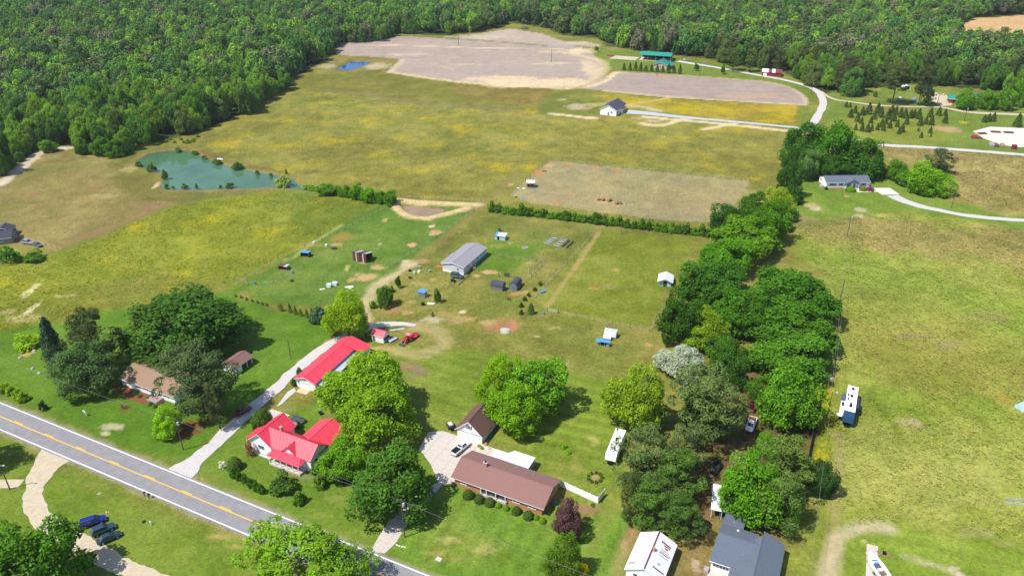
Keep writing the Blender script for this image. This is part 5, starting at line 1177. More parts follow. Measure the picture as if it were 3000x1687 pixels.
# ================================================================== VEGETATION
def leaf_material(name, forest=False, trans=.38, pines=False):
    m = bpy.data.materials.new(name); m.use_nodes = True
    nt = m.node_tree; N = nt.nodes; L = nt.links
    N.remove(N['Principled BSDF']); out = N['Material Output']
    oi = N.new('ShaderNodeObjectInfo')
    at = N.new('ShaderNodeAttribute'); at.attribute_name = 'tone'
    if forest:
        rp = N.new('ShaderNodeValToRGB'); cr = rp.color_ramp; cr.interpolation = 'CONSTANT'
        cs = [(0, S(92, 126, 54)), (.16, S(70, 108, 48)), (.34, S(104, 138, 54)), (.48, S(80, 118, 62)), (.6, S(96, 114, 66)), (.72, S(116, 150, 56)), (.82, S(64, 92, 50)), (.94, S(112, 112, 90))]
        if pines: cs = [(0, S(84, 100, 56)), (.3, S(74, 92, 50)), (.55, S(94, 106, 60)), (.8, S(70, 86, 50))]
        cr.elements[0].position = 0; cr.elements[0].color = (*cs[0][1], 1); cr.elements[1].position = cs[1][0]; cr.elements[1].color = (*cs[1][1], 1)
        for p, c in cs[2:]:
            e = cr.elements.new(p); e.color = (*c, 1)
        L.new(oi.outputs['Random'], rp.inputs['Fac']); base = rp.outputs['Color']
    else:
        base = oi.outputs['Color']
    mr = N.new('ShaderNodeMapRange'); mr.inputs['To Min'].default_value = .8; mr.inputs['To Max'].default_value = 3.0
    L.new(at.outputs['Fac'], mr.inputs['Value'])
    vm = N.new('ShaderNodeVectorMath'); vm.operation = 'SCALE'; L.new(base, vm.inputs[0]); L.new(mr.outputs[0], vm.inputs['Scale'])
    d = N.new('ShaderNodeBsdfDiffuse'); t = N.new('ShaderNodeBsdfTranslucent'); mx = N.new('ShaderNodeMixShader'); mx.inputs[0].default_value = trans
    L.new(vm.outputs[0], d.inputs['Color'])
    tw = N.new('ShaderNodeVectorMath'); tw.operation = 'MULTIPLY'; tw.inputs[1].default_value = (1.25, 1.25, .5); L.new(vm.outputs[0], tw.inputs[0])
    L.new(tw.outputs[0], t.inputs['Color'])
    L.new(d.outputs[0], mx.inputs[1]); L.new(t.outputs[0], mx.inputs[2]); L.new(mx.outputs[0], out.inputs['Surface'])
    return m
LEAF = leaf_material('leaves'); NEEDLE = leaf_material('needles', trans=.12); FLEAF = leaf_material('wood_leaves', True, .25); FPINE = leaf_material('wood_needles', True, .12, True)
BARK = M('bark', S(104, 92, 82, .7), .95, var=.25, scale=3, stretch=(3, 3, .6)); PALEBARK = M('pale_bark', S(150, 142, 132, .7), .95, var=.25, scale=3, stretch=(3, 3, .6))

def cards(c, n, size, asp, rng):
    """rhombic leaf clusters at c facing n"""
    k = len(c); n = n / np.linalg.norm(n, axis=1, keepdims=True)
    r = rng.normal(size=(k, 3)); a = r - n * (r * n).sum(1, keepdims=True); a /= np.linalg.norm(a, axis=1, keepdims=True) + 1e-9
    b = np.cross(n, a); s = size[:, None]
    v = np.stack([c + a * s, c + b * s * asp + n * s * .18, c - a * s, c - b * s * asp + n * s * .18], 1)
    return v.reshape(-1, 3)
def leaf_mesh(name, v, tone, mat):
    k = len(v) // 4; me = bpy.data.meshes.new(name)
    me.vertices.add(len(v)); me.vertices.foreach_set('co', v.astype(np.float32).ravel())
    me.loops.add(k * 4); me.polygons.add(k)
    me.loops.foreach_set('vertex_index', np.arange(k * 4, dtype=np.int32)); me.polygons.foreach_set('loop_start', np.arange(0, k * 4, 4, dtype=np.int32))
    me.update(calc_edges=True)
    a = me.attributes.new('tone', 'FLOAT', 'POINT'); a.data.foreach_set('value', np.repeat(tone, 4).astype(np.float32))
    me.materials.append(mat); return me
def unit(rng, k):
    d = rng.normal(size=(k, 3)); return d / np.linalg.norm(d, axis=1, keepdims=True)
def crown(name, seed, nc=70, nl=75, rc=.24, ls=.06, asp=.7, shape='round', mat=None, flat=1.0, fill=350, spread=.62, lump=.22):
    rng = np.random.RandomState(seed)
    d = unit(rng, nc * 4); d = d[d[:, 2] > -.55][:nc]
    ph = rng.rand(6) * 6.28
    lum = 1 + lump * (np.sin(d[:, 0] * 3.1 + ph[0]) * np.sin(d[:, 1] * 2.7 + ph[1]) + .7 * np.sin(d[:, 2] * 4 + ph[2] + d[:, 0] * 3))
    rad = (.55 + .3 * rng.rand(len(d)) ** .6) * lum
    c = d * rad[:, None]
    if shape == 'pine':
        z = rng.rand(len(d)) * 1.75 - .85
        lim = np.sqrt(np.clip(1 - ((z + .15) / 1.12) ** 2, .02, 1)) * .85
        an = rng.rand(len(d)) * 6.283; rr = lim * np.sqrt(rng.rand(len(d))) * (1 + lump * np.sin(an * 3 + ph[0]))
        c = np.stack([rr * np.cos(an), rr * np.sin(an), z], 1); d = c / (np.linalg.norm(c, axis=1, keepdims=True) + 1e-6)
    if shape == 'bush':
        c[:, 2] = np.abs(c[:, 2]) * 1.5 - .8
    V = []; T = []
    for i in range(len(c)):
        r_ = rc * (.7 + .6 * rng.rand()); q = unit(rng, int(nl * 1.7)); q = q[(q * d[i]).sum(1) > -.35][:nl]
        p = c[i] + q * r_ * (.7 + .4 * rng.rand(len(q), 1)) * np.array([1, 1, flat])
        n = q * .55 + np.array([0, 0, .55]) + rng.normal(size=q.shape) * .45
        V.append(cards(p, n, ls * (.65 + .7 * rng.rand(len(q))), asp, rng))
        T.append(np.clip(.42 + .28 * (rng.rand() - .5) + .5 * (rng.rand(len(q)) - .5) + .12 * q[:, 2], 0, 1))  # upward leaves of each clump toned lighter, sunlight put into colour
    if fill:
        q = unit(rng, fill) * (rng.rand(fill, 1) ** .5) * spread
        V.append(cards(q, unit(rng, fill), ls * (1.2 + .8 * rng.rand(fill)), asp, rng)); T.append(.1 + .3 * rng.rand(fill))  # inner leaves toned darker, crown shade put into colour
    v = np.concatenate(V); t = np.concatenate(T)
    mx = np.percentile(np.abs(v), 99.3, axis=0); zmin, zmax = np.percentile(v[:, 2], .5), np.percentile(v[:, 2], 99.6)
    v[:, :2] /= max(mx[0], mx[1]); v[:, 2] = (v[:, 2] - zmin) / (zmax - zmin) * 2 - 1
    return leaf_mesh(name, v, t, mat or LEAF)
def cone_crown(name, seed, k=1500, ls=.07, p=.75, gap=0.0, mat=None):
    rng = np.random.RandomState(seed); t = rng.rand(k) ** .8; an = rng.rand(k) * 6.283
    r = (1 - t) ** p * (.82 + .18 * np.sin(an * 5 + t * 9)) * (.72 + .34 * rng.rand(k))
    r = np.where(t < .1, r * (.75 + 2.5 * t), r)
    c = np.stack([r * np.cos(an), r * np.sin(an), t * 2 - 1], 1)
    if gap: c += rng.normal(size=c.shape) * gap
    n = np.stack([np.cos(an), np.sin(an), np.full(k, .45)], 1) + rng.normal(size=(k, 3)) * .45
    return leaf_mesh(name, cards(c, n, ls * (.7 + .6 * rng.rand(k)), .6, rng), np.clip(.35 + .5 * (rng.rand(k) - .3), 0, 1), mat or NEEDLE)
def ball_crown(name, seed, k=1300, ls=.1):
    rng = np.random.RandomState(seed); d = unit(rng, k); d[:, 2] = np.abs(d[:, 2]) * 1.0 - .15
    c = d * (.93 + .1 * rng.rand(k, 1)) * np.array([1, 1, 1.0]); c[:, 2] = c[:, 2] * 1.65 - .7
    n = d + rng.normal(size=d.shape) * .35
    return leaf_mesh(name, cards(c, n, ls * (.7 + .6 * rng.rand(k)), .7, rng), np.clip(.45 + .45 * (rng.rand(k) - .5), 0, 1), LEAF)
def trunk_mesh(name, seed, limbs=7, r0=.05, mat=None, top=1.25, reach=.6):
    rnd = random.Random(seed); b = MB()
    b.tube([(0, 0, -.02), (.01, 0, .3), (rnd.uniform(-.05, .05), rnd.uniform(-.05, .05), .7), (rnd.uniform(-.08, .08), rnd.uniform(-.08, .08), top)], [r0 * 1.25, r0, r0 * .75, r0 * .2], 7)
    for i in range(limbs):
        a = 6.283 * i / limbs + rnd.uniform(-.4, .4); z = rnd.uniform(.5, .95); q = reach * rnd.uniform(.7, 1.1)
        b.tube([(0, 0, z), (q * .5 * math.cos(a), q * .5 * math.sin(a), z + .12), (q * math.cos(a + .2), q * math.sin(a + .2), z + rnd.uniform(.15, .4))], [r0 * .55, r0 * .35, r0 * .1], 5)
    return b.mesh(name, mat or BARK, True)
PROTO = {
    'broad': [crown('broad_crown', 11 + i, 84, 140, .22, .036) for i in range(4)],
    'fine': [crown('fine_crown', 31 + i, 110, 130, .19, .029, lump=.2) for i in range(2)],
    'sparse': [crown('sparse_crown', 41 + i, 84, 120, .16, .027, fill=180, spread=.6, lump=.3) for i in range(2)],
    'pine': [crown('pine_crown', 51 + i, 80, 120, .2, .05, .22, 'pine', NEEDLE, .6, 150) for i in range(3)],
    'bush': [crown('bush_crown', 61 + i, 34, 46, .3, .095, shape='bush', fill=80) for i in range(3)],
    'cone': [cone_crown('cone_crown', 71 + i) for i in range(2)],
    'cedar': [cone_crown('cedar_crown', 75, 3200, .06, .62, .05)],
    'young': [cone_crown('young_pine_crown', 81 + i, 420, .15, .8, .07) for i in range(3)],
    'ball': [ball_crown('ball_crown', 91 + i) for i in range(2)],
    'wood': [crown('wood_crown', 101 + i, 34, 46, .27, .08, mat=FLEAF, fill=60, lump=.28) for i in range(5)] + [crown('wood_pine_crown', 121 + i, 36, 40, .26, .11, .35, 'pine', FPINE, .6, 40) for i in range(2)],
}
TRUNKS = [trunk_mesh('trunk', 5 + i) for i in range(3)]
PINE_TRUNKS = [trunk_mesh('pine_trunk', 15 + i, 9, .035, None, 1.5, .55) for i in range(2)]
PALE_TRUNKS = [trunk_mesh('pale_trunk', 25, 10, .045, PALEBARK, 1.35, .75)]
STEM = [trunk_mesh('stem', 35, 4, .06, None, .9, .5)]
vr = random.Random(99)
def plant(name, label, cat, loc, r, b, c, kind, colour, group=None, rz=None, trunk=None):
    root = thing(name, label, cat, (loc[0], loc[1], 0), vr.uniform(0, 6.28) if rz is None else rz, group)
    cr = bpy.data.objects.new('crown', vr.choice(PROTO[kind])); COL.objects.link(cr); cr.parent = root
    cr.location = (0, 0, c); cr.scale = (r, r * vr.uniform(.92, 1.08), b)
    k = vr.uniform(.92, 1.08); cr.color = (colour[0] * k, colour[1] * k, colour[2] * k, 1)
    tk = trunk if trunk is not None else (PINE_TRUNKS if kind in ('pine', 'cedar') else PALE_TRUNKS if kind == 'sparse' else STEM if kind in ('bush', 'cone', 'young', 'ball') else TRUNKS)
    t = bpy.data.objects.new('trunk', vr.choice(tk)); COL.objects.link(t); t.parent = root; t.scale = (r, r, max(c, .1))
    return root
def fit_crown(bb, asp=None, clear=1.2):
    u0, v0, u1, v1 = bb; uc = (u0 + u1) / 2
    r = 5.0; c = 6.0; vc = (v0 + (v1 if v1 else v0 + 60)) / 2
    for _ in range(6):
        X = G(uc, vc, c); s = ppm(X); dv = X - Vector((0, 0, CAM_H)); ph = math.asin(-dv.z / dv.length)
        r = (u1 - u0) / 2 / s
        if asp: b = asp * r; E = math.sqrt((b * math.cos(ph)) ** 2 + (r * math.sin(ph)) ** 2); vc = v0 + E * s
        else:
            E = (v1 - v0) / 2 / s; q = E * E - (r * math.sin(ph)) ** 2
            b = math.sqrt(q) / math.cos(ph) if q > 0 else 0; b = max(b, .45 * r)
        c = b + clear
    return X, r, b, c
def tree(bb, kind, colour, label, name='tree', cat='tree', asp=None, clear=1.2, group=None):
    X, r, b, c = fit_crown(bb, asp, clear)
    return plant(name, label, cat, X, r, b, c, kind, S(*colour), group)
def shrub(bb, colour, label, name='shrub', kind='bush', group=None, cat='shrub', asp=None, clear=None):
    u0, v0, u1, v1 = bb
    X, r, b, c = fit_crown(bb, asp, .02)
    return plant(name, label, cat, X, r, b, b * .98 + .02, kind, S(*colour), group)
DG = (66, 98, 34); MG = (84, 122, 36); BG = (112, 148, 30); YG = (132, 156, 28); OL = (86, 100, 52); PN = (78, 88, 48); BLG = (76, 104, 74); LG = (104, 138, 48)
# --- round the bungalow
tree((180, 903, 346, 1080), 'pine', (70, 82, 46), 'broad dark cedar rising behind the grey-green oak at left', 'cedar_tree', clear=2)
tree((108, 930, 192, 1078), 'cedar', (58, 80, 56), 'pointed dark blue-green conifer left of the broad cedar', 'conifer_tree', clear=1)
tree((126, 992, 352, 1158), 'fine', (78, 104, 56), 'wide grey-green tree on the lawn left of the white bungalow', 'oak_tree', clear=1)
shrub((36, 970, 120, 1022), (128, 158, 30), 'bright yellow-green shrub beside a sand patch', kind='bush')
tree((376, 836, 706, 1036), 'broad', (64, 98, 34), 'huge dark green oak spreading behind the white bungalow', 'oak_tree', clear=2)
tree((452, 994, 694, 1196), 'pine', (72, 90, 52), 'big pine standing in front of the white bungalow', 'pine_tree', clear=4.5)
tree((590, 1120, 660, 1230), 'pine', (84, 92, 50), 'narrow pine leaning by the red car on the gravel drive', 'pine_tree', clear=3)
tree((443, 1190, 528, 1276), 'fine', (118, 158, 24), 'small bright green tree by the roadside utility pole', 'maple_tree', clear=.6)
shrub((110, 1173, 136, 1202), (52, 72, 34), 'lone dark round bush on the lawn near the road')
for q, u in enumerate((8, 28, 46, 62)): shrub((u - 16, 1118 + q * 9, u + 20, 1150 + q * 9), (124, 152, 30), ORD[q] + ' yellow-green hedge bush from the left edge beside the road', 'hedge_shrub', group='roadside hedge at the left edge')
tw = thing('bare_shrub', 'leafless grey twiggy shrub in a round mulch bed', 'shrub', G(360, 1196))
for i in range(26):
    a = vr.uniform(0, 6.28); q = vr.uniform(.4, 1.4); MB().tube([(0, 0, 0), (q * .4 * math.cos(a), q * .4 * math.sin(a), .9), (q * math.cos(a), q * math.sin(a), vr.uniform(1.5, 2.4))], [.03, .02, .008], 4).build('twig', PALEBARK, tw)
for u, v in ((358, 1140), (395, 1150), (408, 1158), (432, 1165), (440, 1182), (455, 1188)):
    shrub((u - 9, v - 7, u + 9, v + 6), (92, 124, 44), ORD[[358, 395, 408, 432, 440, 455].index(u)] + ' low plant from the left in the bungalow mulch bed', 'bedding_plant', group='plants in the bungalow mulch bed', cat='plant')
# --- along the gravel drive
tree((953, 848, 1072, 984), 'fine', (122, 150, 24), 'bright yellow-green tree at the bend of the gravel drive', 'maple_tree', clear=1)
shrub((903, 892, 962, 946), (82, 112, 82), 'blue-green cedar bush at the end of the cypress row', kind='bush')
for u, a, b in ((823, 888, 912), (848, 886, 916), (864, 894, 921), (880, 902, 926), (898, 903, 931), (913, 899, 932)):
    _k = globals().get('_k', -1) + 1
    shrub((u - 9, a, u + 9, b), (92, 108, 34), ORD[_k % 6] + ' small pointed cypress from the meadow end of the lawn row', 'cypress_shrub', 'cone', 'cypress row along the lawn edge')
for u, v in ((690, 866), (706, 870), (722, 876), (738, 881), (754, 885), (767, 889), (781, 893), (817, 898)):
    shrub((u - 6, v - 7, u + 6, v + 4), (98, 96, 50), ORD[[690, 706, 722, 738, 754, 767, 781, 817].index(u)] + ' knee-high brownish bush from the oak end of the young row', 'young_shrub', 'cone', 'young bushes along the lawn edge')
tree((1100, 836, 1151, 896), 'broad', (78, 114, 34), 'round green tree beside the dirt track', 'tree', clear=.4)
tree((1158, 808, 1174, 838), 'broad', (60, 92, 28), 'tiny lollipop tree near the mobile home track', 'tree', clear=.8)
shrub((1080, 880, 1104, 902), (92, 128, 36), 'loose green bush at the foot of the round tree')
shrub((1140, 836, 1156, 856), (98, 126, 44), 'small pale bush right behind the round tree')
shrub((1270, 845, 1292, 886), (72, 100, 40), 'bush at the end of the chicken run'); shrub((1262, 912, 1273, 927), (64, 92, 36), 'knee-high evergreen alone on the bare soil', kind='cone')
for u, a, b in ((1583, 822, 836), (1567, 840, 852), (1549, 855, 868), (1537, 868, 881), (1527, 884, 900), (1527, 906, 921)):
    shrub((u - 7, a, u + 7, b), (70, 92, 34), ORD[[822, 840, 855, 868, 884, 906].index(a)] + ' small dark evergreen from the sheds along the fence track', 'evergreen_shrub', 'bush', 'evergreens along the fence track')
shrub((1540, 885, 1572, 921), (56, 86, 40), 'dark evergreen bush beside the farm gate', kind='cone'); shrub((1195, 808, 1206, 816), (70, 90, 50), 'low weeds clump by the yard rubbish')
tree((944, 1018, 1188, 1216), 'fine', (112, 146, 28), 'big yellow-green maple behind the red farmhouse, upper crown', 'maple_tree', clear=2)
tree((1000, 1112, 1220, 1298), 'fine', (110, 144, 30), 'big yellow-green maple hiding the farmhouse corner, lower crown', 'maple_tree', clear=2)
tree((1386, 1038, 1550, 1190), 'fine', (114, 148, 24), 'bright green maple left of the pair behind the white garage', 'maple_tree', clear=2)
tree((1480, 1040, 1676, 1205), 'broad', (90, 132, 30), 'darker green maple right of the pair behind the white garage', 'maple_tree', clear=2)
tree((1425, 1110, 1592, 1262), 'fine', (106, 146, 26), 'bright maple bough overhanging the white garage roof', 'maple_tree', clear=1.5)
tree((1772, 1060, 1952, 1252), 'fine', (120, 144, 34), 'airy yellow-green tree at the edge of the back lawn', 'tree', clear=1.5)
tree((730, 1198, 802, 1264), 'broad', (74, 102, 38), 'dark round tree between gravel drive and farmhouse', 'tree', clear=.4)
shrub((714, 1290, 744, 1334), (150, 112, 78), 'reddish-brown bush at the farmhouse corner'); shrub((662, 1330, 708, 1376), (84, 112, 46), 'round clipped bush on the farmhouse lawn', kind='ball')
shrub((640, 1348, 663, 1372), (206, 206, 200), 'white-flowering bush beside the clipped round bush')
for oi, (u, v) in enumerate(((684, 1386), (700, 1396), (716, 1404), (732, 1413), (748, 1423), (764, 1432))): shrub((u - 13, v - 18, u + 13, v + 13), (70, 104, 32), ORD[oi] + ' leafy bush from the drive end of the farmhouse hedge', 'hedge_shrub', group='hedge before the farmhouse')
shrub((786, 1376, 870, 1446), (74, 104, 40), 'largest spreading bush in the hedge before the farmhouse'); shrub((852, 1432, 897, 1476), (84, 122, 36), 'bright end bush of the hedge before the farmhouse')
shrub((908, 1346, 952, 1386), (84, 116, 34), 'bush against the farmhouse gable end'); shrub((912, 1384, 958, 1430), (98, 128, 44), 'leafy bush on the lawn beside the farmhouse porch'); shrub((995, 1392, 1028, 1414), (40, 56, 26), 'dark low bush under the driveway trees')
shrub((850, 1106, 872, 1130), (70, 96, 36), 'bush at the front corner of the red garage'); shrub((866, 1074, 888, 1097), (70, 96, 40), 'shrub on the drive side of the red garage'); shrub((918, 1132, 940, 1146), (110, 134, 50), 'low shrub beside the red garage door'); shrub((864, 1230, 884, 1254), (60, 88, 50), 'dark bush against the tiny well house')
tree((934, 1283, 1078, 1404), 'broad', (96, 138, 28), 'bright green dogwood beside the farmhouse', 'tree', clear=1)
tree((1030, 1298, 1262, 1506), 'broad', (72, 108, 36), 'dense dark green tree between farmhouse and concrete drive', 'tree', clear=1.5)
tree((-70, 1512, 236, 1772), 'broad', (76, 118, 30), 'big green tree filling the bottom left corner', 'oak_tree', clear=2)
tree((-170, 1235, -12, 1370), 'broad', (80, 118, 34), 'tree just outside the left edge shading the road', clear=2)
tree((695, 1505, 1020, 1740), 'sparse', (104, 138, 34), 'open-branched oak over the road at the bottom edge', 'oak_tree', clear=3)
tree((860, 1560, 1110, 1760), 'sparse', (98, 132, 34), 'thin oak bough shading the road edge at the bottom', 'oak_tree', clear=3)
tree((1616, 1464, 1714, 1570), 'broad', (92, 66, 66), 'purple-leaved plum tree at the ranch corner', 'plum_tree', clear=.5)
tree((1597, 1560, 1706, 1695), 'fine', (84, 112, 30), 'rounded evergreen tree at the foot of the ranch lawn', 'tree', clear=.2)
shrub((1676, 1640, 1724, 1690), (226, 200, 20), 'bright yellow flowering bush at the bottom edge'); shrub((1636, 1662, 1686, 1702), (190, 110, 130), 'pink azalea beside the yellow bush at the bottom')
bc = [0, 0]
for x, y, q in ((435, 930, 100), (630, 1010, 95), (815, 1065, 95), (965, 1130, 56), (1110, 1180, 56), (1290, 1220, 90), (1500, 1300, 95), (1640, 1345, 54), (1745, 1400, 65)):
    u, v = zE(x, y); w = q / 6.039
    big = q > 80; bc[big] += 1
    shrub((u - w, v - w * .95, u + w, v + w * .9), (72, 94, 40) if big else (104, 140, 30), ORD[bc[big] - 1] + (' large clipped dark ball shrub from the drive end of the ranch' if big else ' small clipped bright ball shrub from the drive end of the ranch'), 'ball_shrub', 'ball', 'large ball shrubs along the ranch front' if big else 'small ball shrubs along the ranch front')
shrub((1318, 1408, 1336, 1424), (80, 104, 60), 'small shrub at the left corner of the ranch house'); shrub((1626, 1480, 1642, 1494), (134, 160, 40), 'lime green bush beside the air conditioner'); shrub((1728, 1470, 1743, 1484), (98, 140, 40), 'small green bush at the end of the white fence')
for u, v in ((1653, 1308), (1664, 1322)): shrub((u - 9, v - 8, u + 9, v + 7), (110, 156, 30), 'low bright hosta clump in the back lawn', 'hosta', group='hosta clumps in the back lawn', cat='plant')
for i in range(9):
    a = i * .7; shrub((1743 + 20 * math.cos(a) - 6, 1397 + 14 * math.sin(a) - 6, 1743 + 20 * math.cos(a) + 6, 1397 + 14 * math.sin(a) + 5), (86, 112, 40), 'low green plant round the oval garden bed', 'border_plant', group='plants round the oval bed', cat='plant')
for u, v, cc in ((1412, 1311, (150, 160, 50)), (1424, 1300, (190, 160, 120)), (1430, 1310, (230, 220, 230)), (1404, 1305, (140, 150, 40)), (1440, 1276, (110, 140, 50))):
    shrub((u - 6, v - 5, u + 6, v + 5), cc, 'flowering plant in the round bed by the white garage', 'flower', group='flowers by the white garage', cat='plant')
for u, v, cc in ((1048, 1486, (180, 190, 40)), (1060, 1480, (170, 120, 80)), (1075, 1494, (130, 140, 60))): shrub((u - 7, v - 6, u + 7, v + 5), cc, 'plant in the mulch ring under the driveway tree', 'flower', group='plants in the mulch ring', cat='plant')
# --- wooded lots and the long tree row
rows = [
    ((1952, 1063, 2200, 1290), 'pine', (92, 102, 54), 'great olive pine behind the silver-flowering tree', None, 3), ((1990, 1125, 2130, 1265), 'broad', (58, 88, 30), 'dark green tree in front of the great olive pine', None, 1),
    ((1926, 1003, 2064, 1108), 'fine', (150, 160, 142), 'silvery white flowering tree at the row edge', None, .5),
    ((1797, 1250, 1985, 1440), 'pine', (94, 104, 56), 'grey-olive pine overhanging the travel trailer', None, 3), ((1893, 1308, 2072, 1470), 'pine', (86, 108, 44), 'rounded green pine at the front of the pine clump', None, 3), ((1945, 1240, 2072, 1385), 'pine', (96, 102, 60), 'brownish pine at the back of the pine clump', None, 3),
    ((1828, 1400, 1975, 1545), 'pine', (82, 104, 42), 'low pine above the tin-roofed old house', None, 3), ((1930, 1440, 2065, 1570), 'pine', (78, 96, 42), 'dark pine above the shaded lane', None, 3.5), ((1820, 1380, 1880, 1520), 'pine', (90, 100, 48), 'slim pine at the left of the pine clump', None, 2),
    ((2112, 1328, 2290, 1518), 'broad', (88, 136, 28), 'bright green tree over the white carport', None, 1.5), ((2205, 1268, 2392, 1440), 'pine', (96, 110, 48), 'broad olive pine right of the lane', None, 3), ((2225, 1390, 2370, 1545), 'pine', (90, 106, 48), 'olive pine above the blue-grey roof', None, 3), ((2280, 1440, 2355, 1540), 'broad', (84, 128, 30), 'small bright tree at the shaded lot corner', None, .5),
    ((2370, 1345, 2450, 1450), 'broad', (56, 86, 40), 'dark shaded tree under the power line', None, .5), ((2212, 1266, 2290, 1335), 'broad', (88, 134, 30), 'leafy tree beside the white pickup', None, .5),
    ((2230, 1062, 2402, 1245), 'broad', (90, 134, 32), 'big bright green tree inside the wood fence', None, 1.5), ((2205, 965, 2442, 1110), 'broad', (76, 116, 32), 'wide dark green tree above the fenced lot', None, 2), ((2212, 1010, 2276, 1095), 'broad', (84, 128, 32), 'small tree at the top of the shaded lane', None, .5),
    ((2085, 1020, 2196, 1130), 'broad', (62, 98, 30), 'dark tree closing the canopy above the red pickup', None, 2), ((2195, 1090, 2262, 1180), 'broad', (84, 126, 34), 'slim tree leaning over the red pickup', None, 2.5),
    ((2205, 885, 2440, 1015), 'broad', (72, 112, 28), 'broad crown on the field side of the tree row', None, 3), ((2062, 970, 2190, 1070), 'broad', (68, 104, 30), 'dark crown above the silvery tree', None, 2), ((1990, 900, 2135, 1012), 'fine', (112, 140, 30), 'yellow-green crown in the middle of the tree row', None, 2),
    ((1930, 858, 2064, 995), 'broad', (60, 96, 28), 'dark crown at the pasture side of the tree row', None, 2.5), ((2095, 838, 2255, 968), 'broad', (70, 112, 26), 'tall dense crown in the heart of the tree row', None, 3), ((2205, 792, 2444, 905), 'broad', (66, 108, 28), 'big rounded crown bulging over the rough field', None, 3),
    ((1992, 760, 2160, 872), 'broad', (62, 100, 28), 'dark crown above the metal shed', None, 2.5), ((2040, 694, 2204, 800), 'broad', (78, 122, 26), 'mid green crown of the upper tree row', None, 2.5), ((2100, 640, 2270, 740), 'broad', (92, 130, 28), 'light green crown of the upper tree row', None, 2.5),
    ((2080, 595, 2200, 690), 'broad', (56, 92, 30), 'dark crown at the paddock corner', None, 2), ((2160, 566, 2260, 650), 'broad', (64, 100, 30), 'crown at the top of the upper tree row', None, 2), ((2195, 585, 2308, 705), 'broad', (78, 118, 26), 'crown shading the rough field edge', None, 2),
    ((2238, 548, 2328, 626), 'fine', (128, 146, 34), 'yellow-green willow at the head of the tree row', None, 1), ((2288, 475, 2348, 575), 'broad', (58, 92, 28), 'narrow dark tree left of the blue-roofed house', None, .5), ((2300, 430, 2352, 520), 'broad', (60, 96, 28), 'narrow dark tree at the meadow corner', None, .5),
    ((2305, 356, 2420, 480), 'broad', (62, 104, 28), 'tall left tree of the grove behind the blue-roofed house', None, 2), ((2388, 362, 2512, 500), 'broad', (68, 112, 26), 'tall middle tree of the grove behind the blue-roofed house', None, 2), ((2468, 402, 2586, 512), 'broad', (62, 104, 28), 'right tree of the grove behind the blue-roofed house', None, 1.5),
    ((2318, 440, 2400, 520), 'broad', (92, 122, 60), 'pale front tree of the grove behind the blue-roofed house', None, 1), ((2400, 455, 2480, 520), 'broad', (60, 96, 30), 'low front tree of the grove behind the blue-roofed house', None, 1),
    ((2600, 468, 2660, 522), 'broad', (82, 124, 28), 'small tree left of the garden workshop', None, .5), ((2664, 478, 2782, 564), 'broad', (100, 142, 24), 'bright round tree right of the garden workshop', None, .5), ((2716, 437, 2790, 505), 'pine', (80, 88, 56), 'dark round cedar behind the garden workshop', None, .5),
    ((2630, 500, 2690, 540), 'broad', (86, 128, 26), 'small round tree shading the garden workshop', None, .4),
]
for bb, kd, cc, lb, asp, cl in rows:
    g_ = (.06 if bb[3] < 1000 else 0) * (bb[2] - bb[0]); bb = (bb[0] - g_, bb[1] - g_ * .3, bb[2] + g_, bb[3] + g_ * .3)
    if kd == 'pine': cc = (cc[0] - 8, cc[1], cc[2] - 2)
    tree(bb, kd, cc, lb, 'pine_tree' if kd == 'pine' else 'tree', asp=asp, clear=cl * .7)
for i in range(46):
    f = i / 45; u = float(np.interp(f, [0, .3, .5, .7, 1], [2330, 2270, 2130, 2010, 2150])) + vr.uniform(-45, 70) * (.35 + .65 * min(1, f * 1.6)); v = float(np.interp(f, [0, .3, .5, .7, 1], [540, 660, 740, 900, 1040])) + vr.uniform(-12, 12)
    w = vr.uniform(16, 30); shrub((u - w, v - w * 1.3, u + w, v + w * .7), vr.choice([(70, 108, 32), (84, 122, 34), (62, 98, 32)]), 'undergrowth bush below the crowns of the long tree row', 'undergrowth_bush', group='undergrowth of the long tree row')
shrub((2566, 476, 2602, 516), (110, 140, 60), 'pale rounded bush behind the blue-roofed house')
shrub((2477, 545, 2508, 560), (98, 140, 20), 'clipped bright hedge before the blue-roofed house', kind='ball'); shrub((2518, 543, 2540, 559), (104, 124, 30), 'clipped bush right of the front steps', kind='ball'); shrub((2537, 546, 2562, 560), (140, 72, 104), 'purple-pink azalea before the blue-roofed house')
shrub((2415, 546, 2426, 556), (60, 72, 40), 'small dark bush at the brick corner of the blue-roofed house')
# --- hedgerow between the paddocks
for i in range(30):
    f = i / 29; ol = ORD[i] + ' leafy bush from the track end of the hedgerow below the paddock'; u = 1440 + 640 * f; v = 618 + 74 * f; h = vr.uniform(20, 36); w = vr.uniform(13, 19)
    shrub((u - w, v - h, u + w, v + 2), vr.choice([(84, 124, 30), (66, 102, 30), (98, 138, 34), (76, 110, 40)]), ol, 'hedgerow_bush', group='hedgerow below the brown paddock')
for oi, bb in enumerate(((928, 536, 990, 570), (985, 548, 1012, 573), (1004, 540, 1030, 576), (1024, 535, 1067, 582), (1058, 548, 1106, 592), (1092, 554, 1132, 594), (1118, 557, 1165, 600))):
    tree(bb, 'broad', vr.choice([(84, 128, 28), (92, 138, 28)]), ORD[oi] + ' green tree from the green pond in the short row', 'tree', clear=.3, group='tree row between the ponds')
for u in (898, 912, 925): shrub((u - 14, 540 + (u - 898) * .2, u + 14, 553 + (u - 898) * .2), (112, 150, 30), 'low bright bush at the tail of the green pond', 'pond_bush', group='bushes at the tail of the green pond')
shrub((806, 510, 856, 546), (132, 150, 66), 'pale willow bush standing in the green pond'); shrub((833, 494, 844, 512), (56, 74, 34), 'small dark cedar on the pond bank', kind='cone')
